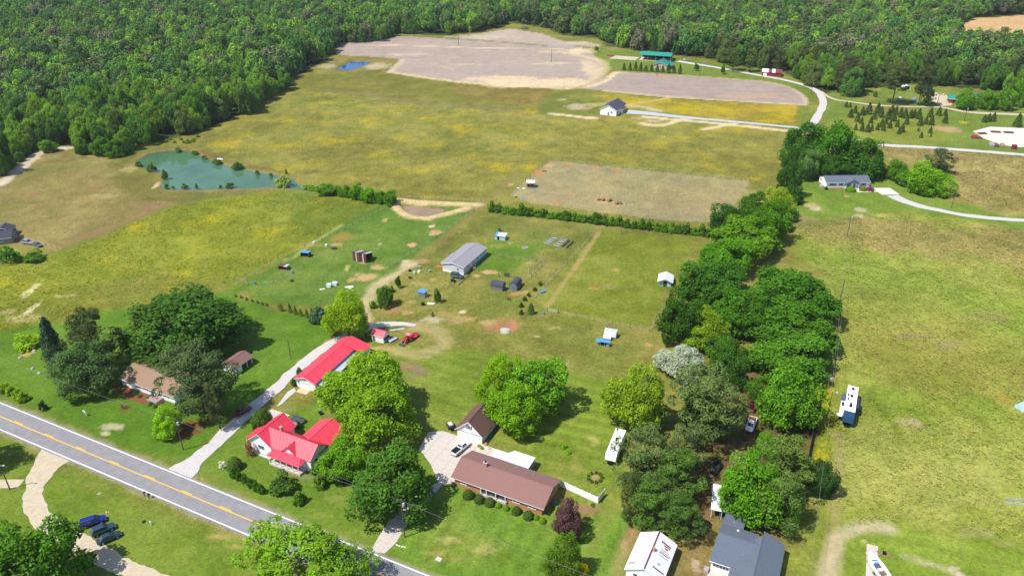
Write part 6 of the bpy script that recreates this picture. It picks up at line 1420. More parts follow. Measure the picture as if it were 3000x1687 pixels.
for bb in ((428, 476, 458, 502), (471, 496, 492, 524), (529, 536, 550, 553), (570, 537, 581, 553), (641, 541, 651, 553), (659, 534, 686, 551), (677, 473, 712, 495), (392, 470, 415, 487), (510, 431, 531, 444), (590, 455, 605, 465), (620, 465, 650, 480), (480, 538, 494, 552), (500, 544, 512, 552), (560, 440, 580, 452), (745, 498, 760, 510), (785, 505, 800, 515)):
    shrub(bb, vr.choice([(82, 112, 44), (96, 126, 40), (92, 112, 56)]), 'bush on the bank of the green pond', 'bank_bush', group='bushes on the green pond bank')
for bb in ((112, 408, 165, 444), (215, 405, 260, 450), (262, 400, 320, 455), (300, 405, 372, 455)): tree(bb, 'broad', vr.choice([(78, 116, 34), (94, 134, 34)]), 'bushy tree at the foot of the left wood by the hay field', 'tree', clear=.3, group='edge trees by the hay field')
for i in range(13):
    u = 440 + i * 12 + vr.uniform(-6, 6); v = 416 - i * .9 + vr.uniform(-6, 8); w = vr.uniform(5, 11); shrub((u - w, v - w * .9, u + w, v + w * .5), vr.choice([(104, 130, 40), (86, 116, 40), (120, 136, 60)]), 'weedy bush in the strip above the green pond', 'bank_bush', group='bushes above the green pond')
for i in range(16):
    u = vr.uniform(-5, 110); v = 505 - u * .62 + vr.uniform(-32, 0); shrub((u - 16, v - 26, u + 16, v + 4), vr.choice([(84, 118, 40), (98, 128, 56), (78, 110, 40)]), 'leafy thicket bush beside the sandy track at left', 'thicket_bush', group='thicket beside the sandy track')
shrub((-10, 722, 54, 768), (74, 112, 34), 'big bush in front of the house at the left edge'); shrub((66, 733, 130, 764), (76, 112, 36), 'spreading bush by the edge house vehicles'); shrub((47, 752, 61, 771), (66, 98, 34), 'tiny round bush before the left edge house')
# --- far homestead
for oi, (x, a, b) in enumerate(((1128, 638, 706), (1190, 633, 709), (1245, 618, 713), (1297, 626, 717), (1348, 658, 719), (1405, 643, 723), (1463, 648, 726), (1518, 658, 729), (1577, 638, 736), (1632, 660, 736), (1692, 648, 743))):
    u, v0 = P(2, 0, x, a); v1 = P(2, 0, x, b)[1]
    shrub((u - 8.3, v0, u + 8.3, v1), (50, 74, 34), ORD[oi] + ' dark cypress from the ploughed-field end of the teal house row', 'cypress_tree', 'cone', 'cypress row before the teal-roofed house', 'tree')
for x, a, b, w, lb in ((850, 468, 522, 20, 'lone round tree on the far lawn corner'), (1857, 635, 712, 26, 'thin young tree on the far lawn near the flagpole'), (2125, 648, 748, 22, 'thin young tree where the far lane bends')):
    u, v0 = P(2, 0, x, a); tree((u - w / 3.43, v0, u + w / 3.43, P(2, 0, x, b)[1] - 4), 'broad', (80, 116, 34), lb, clear=1)
for x0, a, x1, b, lb in ((2150, 495, 2320, 710, 'round-headed pine left of the pair by the far lane'), (2330, 500, 2480, 720, 'round-headed pine right of the pair by the far lane')):
    tree((*P(2, 0, x0, a), *P(2, 0, x1, b - 40)), 'pine', (78, 92, 44), lb, 'pine_tree', clear=3)
tree((*P(3, 0, 1150, 665), *P(3, 0, 1465, 900)), 'pine', (74, 86, 44), 'tall bare-trunked pine standing alone in the right farmyard', 'pine_tree', clear=9)
tree((*P(3, 0, 1480, 660), *P(3, 0, 1700, 950)), 'pine', (72, 84, 44), 'tall pine beside the farmyard awning shed', 'pine_tree', clear=7)
tree((*P(3, 0, 1560, 900), *P(3, 0, 1690, 1040)), 'pine', (66, 84, 44), 'shorter pine shading the farmyard drive', 'pine_tree', clear=2)
for i, (x0, x1, a, b) in enumerate(((1905, 2085, 893, 1085), (2112, 2292, 903, 1085), (2295, 2492, 898, 1095), (2470, 2640, 800, 1060))):
    tree((*P(3, 0, x0, a), *P(3, 0, x1, b)), 'broad', (92, 136, 30), ('first', 'second', 'third', 'fourth')[i] + ' round maple from the green carport along the right lane', 'maple_tree', clear=.8)
shrub((*P(3, 0, 1060, 920), *P(3, 0, 1108, 975)), (90, 110, 50), 'small spiky bush in the farmyard clearing')
# young pines in the christmas-tree plot
for x, y, h in ((790, 1080, 52), (828, 1082, 44), (835, 1182, 76), (880, 1140, 66), (905, 1225, 80), (885, 1310, 56), (950, 1320, 70), (955, 1160, 76), (1005, 1330, 76), (1020, 1150, 100), (1045, 1320, 60), (1040, 1240, 62), (1075, 1200, 70),
                (1110, 1140, 90), (1140, 1180, 90), (1165, 1315, 66), (1150, 1280, 76), (1190, 1250, 60), (1215, 1200, 90), (1230, 1290, 66), (1250, 1160, 90), (1270, 1220, 84), (1305, 1280, 66), (1320, 1350, 56), (1355, 1330, 80), (1340, 1180, 84), (1385, 1190, 84), (1400, 1250, 66), (1440, 1190, 76),
                (1475, 1180, 70), (1520, 1195, 90), (1535, 1265, 84), (1515, 1322, 34), (1545, 1388, 52), (1590, 1250, 70), (1640, 1180, 84), (1650, 1260, 84), (1637, 1342, 60), (1640, 1380, 30), (1725, 1165, 76), (1785, 1165, 60), (1787, 1240, 80), (1105, 1310, 60), (945, 1250, 60), (1290, 1150, 70)):
    u, v = P(3, 0, x, y); w = h * .5 / 3.43
    shrub((u - w * .95, v - h * 1.1 / 3.43, u + w * .95, v), (64, 80, 36), 'dark young pine in the plot of christmas-tree pines', 'young_pine', 'young', 'young pines in the right-hand plot', 'tree')
for x, y, h, lb in ((2180, 1232, 70, 'left young pine of the trio by the farm lane'), (2225, 1225, 76, 'middle young pine of the trio by the farm lane'), (2275, 1222, 80, 'right young pine of the trio by the farm lane'), (2520, 1275, 120, 'wide dark pine bush at the right edge by the white lot')):
    u, v = P(3, 0, x, y); w = h * .48 / 3.43; shrub((u - w, v - h * 1.05 / 3.43, u + w, v), (60, 78, 36), lb, 'young_pine', 'young', None, 'tree')
# --- the woods
def in_poly(x, y, poly):
    return sdist(np.array([x]), np.array([y]), poly)[0]
rng = np.random.RandomState(5)
sp = 8.0
xs, ys_ = np.meshgrid(np.arange(-950, 950, sp), np.arange(300, 1290, sp))
wx = (xs + rng.uniform(-3.4, 3.4, xs.shape)).ravel(); wy = (ys_ + rng.uniform(-3.4, 3.4, xs.shape)).ravel()
vis = np.abs(wx) < .72 * (wy * math.cos(PITCH) + 57) + 25
wx, wy = wx[vis], wy[vis]
dl = np.maximum(sdist(wx, wy, LEFT_WOOD), sdist(wx, wy, RIGHT_WOOD))
keep = (dl > 1.5) & (sdist(wx, wy, PEACH_CLEAR) < 0) & (ldist(wx, wy, CUT_LINE) > 6)
wx, wy, dl = wx[keep], wy[keep], dl[keep]
left = sdist(wx, wy, LEFT_WOOD) > 0
k = len(wx)
wr = rng.uniform(2.7, 7.2, k) * (.85 + .3 * fbm(wx, wy, 60, 4.)); wb = (3.2 + wr * .75) * rng.uniform(.8, 1.2, k) * (.75 + .5 * fbm(wx, wy, 80, 14.)) * np.where(left, .92, 1.0); wc = wb + rng.uniform(1.2, 4.0, k)
edge = dl < 8
wc = np.where(edge, wb + .8, wc)
dist = np.hypot(wx, wy)
# trees hidden by the first ranks are smaller; nearest three hundred stand as single trees
order = np.argsort(dist + np.where(edge, -25, 0))
single = np.concatenate([order[left[order]][:200], order[~left[order]][:95]])
wcols = [(92, 128, 46), (80, 118, 44), (106, 140, 48), (86, 124, 56), (98, 114, 60), (114, 148, 52), (82, 108, 50), (104, 130, 46)]
for i in single:
    L_ = left[i]
    pineish = (not L_) and rng.rand() < .35
    root = thing('wood_tree', 'leafy tree of the dense wood on the left' if L_ else 'tree of the mixed wood behind the far lane', 'tree', (wx[i], wy[i], 0), rng.uniform(0, 6.28), 'trees of the left wood' if L_ else 'trees of the far right wood')
    c = bpy.data.objects.new('crown', PROTO['pine'][rng.randint(3)] if pineish else PROTO['broad'][rng.randint(4)]); COL.objects.link(c); c.parent = root
    c.location = (0, 0, wc[i]); c.scale = (wr[i], wr[i], wb[i]); cc = (78, 90, 50) if pineish else wcols[rng.randint(len(wcols))]; c.color = (*S(*cc), 1)
    t = bpy.data.objects.new('trunk', (PINE_TRUNKS if pineish else TRUNKS)[0]); COL.objects.link(t); t.parent = root; t.scale = (wr[i], wr[i], wc[i])
rest = np.setdiff1d(np.arange(k), single)
wood_protos = bpy.data.collections.new('wood_tree_kinds')
for i, me in enumerate(PROTO['wood']):
    wood_protos.objects.link(bpy.data.objects.new('wood_kind_%d' % i, me))
def wood(name, label, idx, pine_share):
    me = bpy.data.meshes.new(name); me.vertices.add(len(idx))
    me.vertices.foreach_set('co', np.stack([wx[idx], wy[idx], wc[idx]], 1).astype(np.float32).ravel()); me.update()
    a = me.attributes.new('sc', 'FLOAT_VECTOR', 'POINT'); a.data.foreach_set('vector', np.stack([wr[idx], wr[idx], wb[idx]], 1).astype(np.float32).ravel())
    a = me.attributes.new('rot', 'FLOAT_VECTOR', 'POINT'); a.data.foreach_set('vector', np.stack([0 * wr[idx], 0 * wr[idx], rng.uniform(0, 6.28, len(idx))], 1).astype(np.float32).ravel())
    a = me.attributes.new('kind_index', 'INT', 'POINT'); a.data.foreach_set('value', np.where(rng.rand(len(idx)) < pine_share, rng.randint(5, 7, len(idx)), rng.randint(0, 5, len(idx))).astype(np.int32))
    o = bpy.data.objects.new(name, me); COL.objects.link(o); tag(o, label, 'wood', kind='stuff')
    ng = bpy.data.node_groups.new(name, 'GeometryNodeTree')
    ng.interface.new_socket('Geometry', in_out='INPUT', socket_type='NodeSocketGeometry'); ng.interface.new_socket('Geometry', in_out='OUTPUT', socket_type='NodeSocketGeometry')
    N = ng.nodes; L = ng.links
    gi, go = N.new('NodeGroupInput'), N.new('NodeGroupOutput')
    ci = N.new('GeometryNodeCollectionInfo'); ci.inputs['Collection'].default_value = wood_protos; ci.inputs['Separate Children'].default_value = True; ci.inputs['Reset Children'].default_value = True
    ip = N.new('GeometryNodeInstanceOnPoints'); ip.inputs['Pick Instance'].default_value = True
    def at(nm, ty):
        n = N.new('GeometryNodeInputNamedAttribute'); n.data_type = ty; n.inputs['Name'].default_value = nm
        return [q for q in n.outputs if q.enabled and q.name == 'Attribute'][0]
    L.new(gi.outputs[0], ip.inputs['Points']); L.new(ci.outputs[0], ip.inputs['Instance'])
    L.new(at('kind_index', 'INT'), ip.inputs['Instance Index']); L.new(at('rot', 'FLOAT_VECTOR'), ip.inputs['Rotation']); L.new(at('sc', 'FLOAT_VECTOR'), ip.inputs['Scale'])
    L.new(ip.outputs[0], go.inputs[0])
    md = o.modifiers.new('trees', 'NODES'); md.node_group = ng
    return o
wood('left_forest', 'broad green forest stretching back across the upper left', rest[left[rest]], .1)
wood('right_forest', 'mixed green forest across the upper right of the picture', rest[~left[rest]], .3)
print('trees', k)
# ================================================================== VEHICLES
def paint(name, c, rough=.25, metal=.3):
    return M(name, c, rough=rough, var=.03, scale=1, metal=metal, spec=.5)
TYRE = M('tyre_rubber', (.025, .025, .027), rough=.85, var=.2); RIM = M('alloy_rim', (.45, .46, .48), rough=.35, metal=.7, var=.05)
LAMP = M('lamp_lens', (.7, .7, .7), rough=.15, var=.05); TAIL = M('tail_lens', (.35, .02, .02), rough=.2, var=.05); CHROME = M('bright_metal', (.6, .6, .62), rough=.25, metal=.8, var=.05)
def wheel(th, x, y, r=.34, w=.22, mat=TYRE):
    b = MB().tube([(x, y - w / 2, r), (x, y + w / 2, r)], r, 14).build('wheel', mat, th)
    s = 1 if y > 0 else -1
    MB().tube([(x, y + s * (w / 2 - .02), r), (x, y + s * (w / 2 + .02), r)], r * .6, 10).build('rim', RIM, b)
def quad_in(p, k=.12, off=.012, kv=None):
    kv = k if kv is None else kv
    p = [Vector(q) for q in p]; c = sum(p, Vector()) / 4
    n = (p[1] - p[0]).cross(p[3] - p[0]).normalized()
    m = [(p[0] + p[3]) / 2, (p[1] + p[2]) / 2]
    out = []
    for i, q in enumerate(p):
        u = (p[1] - p[0]) if i in (0, 1) else (p[2] - p[3]); v = (p[3] - p[0]) if i in (0, 3) else (p[2] - p[1])
        out.append(q + u * (k if i in (0, 3) else -k) + v * (kv if i in (0, 1) else -kv) + n * off)
    return out, n
def car(kind, label, rear, front, pm, z=.8, name=None, cat='car', roof_mat=None):
    a, b = G(*rear, z), G(*front, z); mid = (a + b) / 2; rz = math.atan2(b.y - a.y, b.x - a.x)
    th = thing(name or {'sedan': 'sedan_car', 'suv': 'suv_car', 'van': 'minivan', 'box': 'suv_car', 'pickup': 'pickup_truck'}[kind], label, cat, (mid.x, mid.y, 0), rz)
    th.location.z = .09
    L = {'sedan': 4.75, 'suv': 4.75, 'van': 5.1, 'box': 4.6, 'pickup': 5.8}[kind]; W = {'sedan': .9, 'suv': .94, 'van': .98, 'box': .95, 'pickup': 1.0}[kind]
    h = L / 2
    zb = {'sedan': .82, 'suv': .98, 'van': .98, 'box': 1.0, 'pickup': 1.0}[kind]; zr = {'sedan': 1.45, 'suv': 1.72, 'van': 1.76, 'box': 1.82, 'pickup': 1.85}[kind]
    if kind == 'pickup': st = [(-h, .9, .45, .7), (-h + .12, 1, .42, .78), (-.1, 1, .4, .8), (0.0, 1, .4, 1.0), (1.15, 1, .4, 1.02), (h - .5, .98, .42, 1.0), (h - .1, .9, .45, .9), (h, .8, .5, .75)]
    else: st = [(-h, .78, .5, zb * .8), (-h + .1, .92, .42, zb * .95), (-h + .5, 1, .36, zb), (-.3, 1, .34, zb), (h * .35, 1, .34, zb), (h * .5, .99, .35, zb * .97), (h - .45, .95, .38, zb * .88), (h - .1, .84, .42, zb * .78), (h, .68, .48, zb * .66)]
    vs = []; fs = []
    for x, w, z0, z1 in st:
        w *= W; vs += [(x, -w * .88, z0), (x, -w, z0 + .15), (x, -w, z1 - .16), (x, -w * .86, z1), (x, 0, z1 + .03), (x, w * .86, z1), (x, w, z1 - .16), (x, w, z0 + .15), (x, w * .88, z0)]
    for i in range(len(st) - 1):
        for k in range(8): fs.append((i * 9 + k, i * 9 + k + 1, (i + 1) * 9 + k + 1, (i + 1) * 9 + k))
    fs += [tuple(range(9))[::-1], tuple((len(st) - 1) * 9 + k for k in range(9))]
    MB().add(vs, [f[::-1] for f in fs]).build('body', pm, th, smooth=False)
    g = {'sedan': (-1.75, 1.15, -1.0, .25), 'suv': (-2.2, 1.05, -1.75, .2), 'van': (-2.42, 1.45, -2.2, .55), 'box': (-2.2, 1.0, -2.05, .45), 'pickup': (-.35, 1.7, -.15, .95)}[kind]
    wb, wt = W * .86, W * .68
    x0, x1, r0, r1 = g
    bp = [(x0, -wb, zb), (x1, -wb, zb), (x1, wb, zb), (x0, wb, zb)]; tp = [(r0, -wt, zr), (r1, -wt, zr), (r1, wt, zr), (r0, wt, zr)]
    cab = MB().add(bp + tp, [(4, 5, 6, 7), (0, 1, 5, 4), (1, 2, 6, 5), (2, 3, 7, 6), (3, 0, 4, 7)]).build('cabin', roof_mat or pm, th)
    def glass(nm, q, k=.06, kv=.12):
        p, n = quad_in(q, k, .006, kv); MB().slab(p, n * .014).build(nm, GLASS, th)
    glass('windshield', [bp[1], bp[2], tp[2], tp[1]]); glass('rear_window', [bp[3], bp[0], tp[0], tp[3]], .08, .2)
    for s in (0, 1):
        q = [bp[0], bp[1], tp[1], tp[0]] if s == 0 else [bp[2], bp[3], tp[3], tp[2]]
        q = [Vector(v) for v in q]
        for f0, f1 in ((.04, .36), (.38, .68), (.70, .97)) if kind in ('suv', 'van', 'box') else ((.06, .5), (.53, .96)):
            sub = [q[0].lerp(q[1], f0), q[0].lerp(q[1], f1), q[3].lerp(q[2], f1), q[3].lerp(q[2], f0)]
            glass('side_window', sub, .03, .14)
    for s in (-1, 1):
        wheel(th, -L * .29, s * (W - .1)); wheel(th, L * .31, s * (W - .1))
        box('headlight', LAMP, th, h - .22, h - .05, s * W * .62 - .16, s * W * .62 + .16, zb * .62, zb * .74); box('taillight', TAIL, th, -h - .01, -h + .1, s * W * .68 - .1, s * W * .68 + .1, zb * .7, zb * .9)
        box('mirror', pm, th, x1 - .35, x1 - .2, s * (W + .02) - .08, s * (W + .02) + .08, zb, zb + .14)
    if kind in ('suv', 'van', 'box'):
        for s in (-1, 1): box('roof_rail', CHROME, th, r0 + .1, r1 - .1, s * wt * .9 - .02, s * wt * .9 + .02, zr + .005, zr + .05)
    if kind == 'sedan': box('sunroof', GLASS, th, -.75, -.2, -.35, .35, zr + .002, zr + .015)
    if kind == 'pickup':
        for s in (-1, 1): box('bed_side', pm, th, -h + .08, -.42, s * W * .93 - .06, s * W * .93 + .06, .79, 1.14)
        box('tailgate', pm, th, -h + .02, -h + .1, -W * .86, W * .86, .8, 1.12); box('bed_front', pm, th, -.42, -.36, -W * .86, W * .86, .8, 1.14); box('bed_floor', BLACK, th, -h + .12, -.44, -W * .84, W * .84, .835, .86)
        box('bumper', CHROME, th, -h - .12, -h + .02, -W * .85, W * .85, .48, .64)
    return th
c1 = zz(200, 1480, 5.85)
car('van', 'bright blue minivan parked first in the row on the grass', c1(225, 325), c1(605, 205), paint('blue_car_paint', S(22, 48, 130, 1)))
car('suv', 'dark slate crossover parked between the blue minivan and the sedan', c1(388, 490), c1(795, 315), paint('slate_car_paint', S(52, 76, 92, .9)))
car('sedan', 'dark green-grey sedan parked last in the row on the grass', c1(470, 635), c1(905, 440), paint('teal_grey_car_paint', S(46, 70, 78, .9)))
car('pickup', 'white pickup truck parked on the concrete before the white garage', zE(165, 225), zE(425, 10), paint('white_car_paint', (.8, .8, .82), .3, 0), .9)
car('box', 'dark teal sport utility vehicle parked at the mobile home', zA(455, 905), zA(690, 945), paint('dark_teal_car_paint', S(54, 84, 92, .9)))
car('sedan', 'dark red car shaded by pines on the gravel drive', zG(2010, 1310), zG(2240, 1185), paint('maroon_car_paint', S(110, 16, 40, .9)), .6)
car('suv', 'black sport utility vehicle in the gap between the wooded lots', P(2, 3, 2015, 405), P(2, 3, 2090, 295), paint('black_car_paint', (.015, .016, .02)), .9)
car('sedan', 'dark grey car under pines beside the blue-grey roofed house', P(2, 3, 1875, 1035), P(2, 3, 1975, 885), paint('graphite_car_paint', S(50, 50, 60)), .7)
wp = car('pickup', 'old white pickup with rust-red load in the shaded lane', P(2, 2, 2425, 1310), P(2, 2, 2385, 1420), MATS['white_car_paint'], .8)
box('load', RUSTPATCH, wp, -2.6, -.6, -.7, .7, .87, 1.1)
car('pickup', 'faded red pickup half hidden at the top of the shaded lane', P(2, 2, 2400, 1210), P(2, 2, 2425, 1120), paint('faded_red_car_paint', S(170, 40, 60), .5, 0), .8)
car('sedan', 'pale car parked at the wood edge by the far lane', P(2, 0, 1735, 598), P(2, 0, 1785, 600), paint('pale_car_paint', S(200, 204, 210)), .7)
car('suv', 'small silver car by the fence of the left edge house', P(0, 1, 258, 985), P(0, 1, 305, 990), paint('silver_car_paint', S(170, 176, 186)), .7)
car('sedan', 'small grey car right of the silver one at the left edge house', P(0, 1, 360, 1005), P(0, 1, 392, 1018), paint('mid_grey_car_paint', S(120, 126, 140)), .6)
car('sedan', 'yellowish car on the right farmyard drive', P(3, 0, 1725, 935), P(3, 0, 1765, 945), paint('cream_car_paint', S(220, 210, 140)), .7)

# --- recreational vehicles
RVW = M('rv_white_roof', (.84, .84, .86), rough=.4, var=.03, scale=1); RVDARK = M('rv_vent_dark', S(48, 44, 76), rough=.5, var=.1); RVBLUE = M('rv_blue_front', S(36, 70, 96, .9), rough=.3, var=.15, scale=2)
def rv(label, TL, TR, BL, BR, zr, name, nose):
    a = (G(*TL, zr) + G(*TR, zr)) / 2; b = (G(*BL, zr) + G(*BR, zr)) / 2
    L = (b - a).length; rz = math.atan2(b.y - a.y, b.x - a.x)
    th = thing(name, label, 'camper', (a.x, a.y, 0), rz)
    W = 1.27
    box('body', RVW, th, 0, L, -W, W, .75, zr); box('roof_edge', CHROME, th, -.02, L + .02, -W - .02, W + .02, zr - .12, zr - .05)
    prof = [(L, .75), (L + nose * .5, 1.0), (L + nose, 1.6), (L + nose * .8, zr - .6), (L, zr - .02)]
    MB().slab([(x, -W, z) for x, z in prof], (0, 2 * W, 0)).build('nose_cap', RVBLUE if nose > 1 else RVW, th)
    for x in (L * .52, L * .62):
        for s in (-1, 1): wheel(th, x, s * (W - .1), .38, .24)
    box('chassis', BLACK, th, .1, L + nose, -.6, .6, .45, .74)
    return th, L, W
r1 = zz(2380, 1090, 8.525)
th, L, W = rv('large white fifth-wheel camper with slide-outs on the rough field', r1(890, 315), r1(1165, 380), r1(790, 945), r1(1075, 1000), 3.7, 'fifth_wheel_camper', 2.2)
for x, y, s in ((.13, 0, .45), (.42, .05, .45), (.40, .85, .28), (.55, .75, .28), (.80, -.05, .5), (.72, -.05, .3)):
    box('roof_vent', RVDARK, th, L * x - s, L * x + s, -y - s * .7, -y + s * .7, 3.7, 3.95)
box('slide_out', M('slide_grey', S(90, 96, 130), .5), th, L * .3, L * .58, -W - .95, -W - .01, .9, 3.1); box('slide_out', RVW, th, L * .6, L * .92, -W - 1.0, -W - .01, .9, 3.15); box('slide_vent', RVDARK, th, L * .65, L * .8, -W - .75, -W - .2, 3.15, 3.25)
box('slide_out', M('slide_dark', S(60, 60, 100), .5), th, L * .36, L * .72, W + .01, W + .75, .9, 3.0); box('awning', RVBLUE, th, L * .75, L * 1.0, W + .01, W + .4, 2.4, 2.6); box('front_stripe', TRIM, th, L + 1.2, L + 1.5, -1.0, 1.0, 3.0, 3.06); box('entry_canopy', RVW, th, L * .95, L * 1.05, -W - 1.6, -W - .2, 1.9, 1.98)
r2 = zz(1770, 1230, 6.3)
th, L, W = rv('white travel trailer on the back lawn half under a pine', r2(220, 150), r2(400, 185), r2(40, 590), r2(228, 640), 3.0, 'travel_trailer', .9)
for x, y, s in ((.06, -.75, .25), (.42, .0, .48), (.60, .35, .22), (.8, .2, .3)): box('roof_vent', RVDARK, th, L * x - s, L * x + s, y - s * .75, y + s * .75, 3.0, 3.22)
box('awning', M('navy_awning', S(50, 50, 90), .6), th, L * .15, L * .75, W + .01, W + .2, 2.5, 2.75)

# --- tractor and mower
TR = paint('tractor_red', S(190, 24, 50, .9), .4, 0); PINKROOF = M('faded_canopy', S(226, 150, 160), rough=.6)
a, b = G(*s2(1900, 560), .9), G(*s2(1470, 860), .9); rz = math.atan2((b - a).y, (b - a).x)
th = thing('tractor', 'red tractor with front loader and faded pink canopy', 'tractor', (a.x * .55 + b.x * .45, a.y * .55 + b.y * .45, 0), rz)
MB().slab([(-.2, -.35, .7), (1.5, -.3, .75), (1.5, -.3, 1.25), (-.2, -.35, 1.45)], (0, .65, 0)).build('hood', TR, th); box('seat_deck', BLACK, th, -1.2, -.2, -.5, .5, .7, .95); box('seat', BLACK, th, -1.0, -.55, -.25, .25, .95, 1.4)
for s in (-1, 1): wheel(th, -.75, s * .75, .68, .36); wheel(th, 1.1, s * .62, .42, .26); box('fender', TR, th, -1.3, -.3, s * .75 - .2, s * .75 + .2, 1.38, 1.44); box('canopy_post', BLACK, th, -1.25, -1.18, s * .6 - .03, s * .6 + .03, 1.4, 2.35); MB().tube([(-.1, s * .55, 1.3), (1.2, s * .55, 1.35), (2.3, s * .55, .4)], .07, 6).build('loader_arm', TR, th)
box('canopy', PINKROOF, th, -1.35, -.05, -.75, .75, 2.35, 2.43); MB().slab([(2.3, -.95, .08), (2.9, -.95, .08), (2.75, -.95, .2), (2.4, -.95, .65), (2.3, -.95, .6)], (0, 1.9, 0)).build('bucket', M('dark_steel', S(70, 60, 64), .6), th); MB().cyl((1.2, .1, 1.3), .05, .6, 6).build('exhaust', BLACK, th)
mw = thing('rotary_mower', 'bright red rotary mower hitched behind the tractor', 'mower', (th.location.x - 2.9 * math.cos(rz), th.location.y - 2.9 * math.sin(rz), 0), rz)
MB().slab([(-1.3, -.9, .35), (-.9, -1.15, .35), (.6, -1.1, .35), (1.1, -.5, .35), (1.1, .5, .35), (.6, 1.1, .35), (-.9, 1.15, .35), (-1.3, .9, .35)], (0, 0, .3)).build('deck', TR, mw); MB().cyl((0, 0, .65), .25, .3, 10).build('gearbox', BLACK, mw); wheel(mw, -1.5, 0, .3, .18); box('tail_bar', BLACK, mw, -1.7, -1.3, -1.1, 1.1, .5, .6)
tl = thing('flat_trailer', 'small flat aluminium trailer against the red-roofed shed', 'trailer', G(*s2(1190, 760)), R(50))
box('deck', GREYMETAL, tl, -1.5, 1.5, -.55, .55, .45, .55)
for s in (-1, 1): wheel(tl, 0, s * .65, .28, .16); box('side_rail', CHROME, tl, -1.5, 1.5, s * .55 - .03, s * .55 + .03, .55, .8)
box('timber', TIMBER, tl, -1.4, 1.4, -.95, -.7, 0, .2)
ut = thing('utility_trailer', 'dark utility trailer loaded with white boxes beside the white garage', 'trailer', G(*zD(300, 860)), R(-60))
box('bed', BLACK, ut, -1.5, 1.2, -.75, .75, .45, .6)
for s in (-1, 1): wheel(ut, -.1, s * .85, .32, .2); box('side_rail', BLACK, ut, -1.5, 1.2, s * .75 - .03, s * .75 + .03, .6, 1.1)
box('drawbar', BLACK, ut, 1.2, 2.1, -.06, .06, .45, .55); box('load', STONE, ut, -1.3, .2, -.55, .55, .6, 1.15); box('load', TRIM, ut, -1.1, -.2, -.4, .4, 1.15, 1.25)
yi = thing('yellow_implement', 'small yellow farm implement beside the gravel drive', 'implement', G(*s2(180, 610)), R(30))
MB().tube([(0, 0, .2), (.6, .2, .7), (1.0, .1, .3)], .08, 6).tube([(.2, -.4, .2), (.5, .3, .5)], .06, 6).build('frame', M('yellow_paint', S(226, 180, 40), .5), yi); wheel(yi, .1, .5, .25, .12); wheel(yi, .1, -.5, .25, .12)
at = thing('quad_bike', 'black covered quad bike beside the dark teal vehicle', 'quad bike', G(*zA(490, 1055)), R(-35))
MB().slab([(-.9, -.4, .35), (.9, -.4, .35), (.7, -.3, .8), (.1, -.25, .75), (-.2, -.3, 1.0), (-.8, -.35, .8)], (0, .75, 0)).build('body', BLACK, at)
for x in (-.6, .6):
    for s in (-1, 1): wheel(at, x, s * .45, .28, .2)

# --- boat on trailer
bt = thing('motor_boat', 'white open motor boat on a trailer at the bottom edge', 'boat', G(2568, 1668), R(98))
sec = [(-3.0, 1.1, .75), (-1.5, 1.2, .8), (0, 1.2, .85), (1.4, 1.05, .95), (2.4, .65, 1.1), (3.2, .08, 1.25)]
vs = []; fs = []
for x, w, hh in sec: vs += [(x, 0, .45 + (.5 if x > 3 else 0)), (x, -w, .7), (x, -w * 1.03, hh + .5), (x, -w * .78, hh + .5), (x, -w * .72, hh - .05), (x, w * .72, hh - .05), (x, w * .78, hh + .5), (x, w * 1.03, hh + .5), (x, w, .7)]
for i in range(len(sec) - 1):
    for k in range(9): fs.append((i * 9 + k, i * 9 + (k + 1) % 9, (i + 1) * 9 + (k + 1) % 9, (i + 1) * 9 + k))
fs += [tuple(range(9))[::-1]]
MB().add(vs, [f[::-1] for f in fs]).build('hull', RVW, bt); MB().slab([(1.2, -.75, 1.47), (2.4, -.5, 1.58), (3.1, -.06, 1.72), (3.1, .06, 1.72), (2.4, .5, 1.58), (1.2, .75, 1.47)], (0, 0, .06)).build('foredeck', RVW, bt)
box('floor', M('brown_boat_floor', S(120, 100, 84), .9, var=.25, scale=3), bt, -2.2, 1.0, -.8, .8, .82, .86); box('console', BLUEMETAL, bt, .2, .7, -.4, .4, .86, 1.5); box('seat', RVW, bt, -1.2, -.7, -.5, .5, .86, 1.25); box('outboard', BLACK, bt, -3.4, -2.95, -.2, .2, .6, 1.6)
bt2 = thing('boat_trailer', 'galvanised trailer carrying the white motor boat', 'trailer', bt.location, R(98))
for s in (-1, 1): box('rail', GREYMETAL, bt2, -2.8, 2.6, s * .7 - .04, s * .7 + .04, .3, .42); wheel(bt2, -.9, s * 1.25, .3, .2)
box('drawbar', GREYMETAL, bt2, 2.6, 4.2, -.05, .05, .3, .42)
pl_ = thing('pallet', 'broken wooden pallet with black box beside the boat', 'pallet', G(2590, 1622), R(-20))
for i in range(4): box('slat', TIMBER, pl_, -1.2, 1.2, -.6 + i * .35, -.48 + i * .35, .08, .14)
box('black_box', BLACK, pl_, -.3, .3, -.3, .3, .14, .6)
MBx = thing('metal_ladder_stack', 'two long metal ladders lying in the rough field at the right edge', 'ladder', G(2985, 1470), R(-8))
for y in (-.9, .5):
    for q in (0, .4): box('rail', GREYMETAL, MBx, -3, 4, y + q, y + q + .08, .1, .2)
    for i in range(8): box('rung', GREYMETAL, MBx, -2.6 + i * .8, -2.54 + i * .8, y + .08, y + .4, .12, .18)
et = thing('canvas_tent', 'white canvas tent cut off by the right edge', 'tent', G(2998, 1196), R(10))
MB().add([(-1.6, -1.5, 0), (1.6, -1.5, 0), (1.6, 1.5, 0), (-1.6, 1.5, 0), (-1.6, 0, 2.2), (1.6, 0, 2.2)], [(0, 1, 5, 4), (2, 3, 4, 5), (0, 4, 3), (1, 2, 5)]).build('cover', PALEBLUE, et); box('ground_sheet', STONE, et, -1.8, 1.8, -1.7, 1.7, 0, .05)

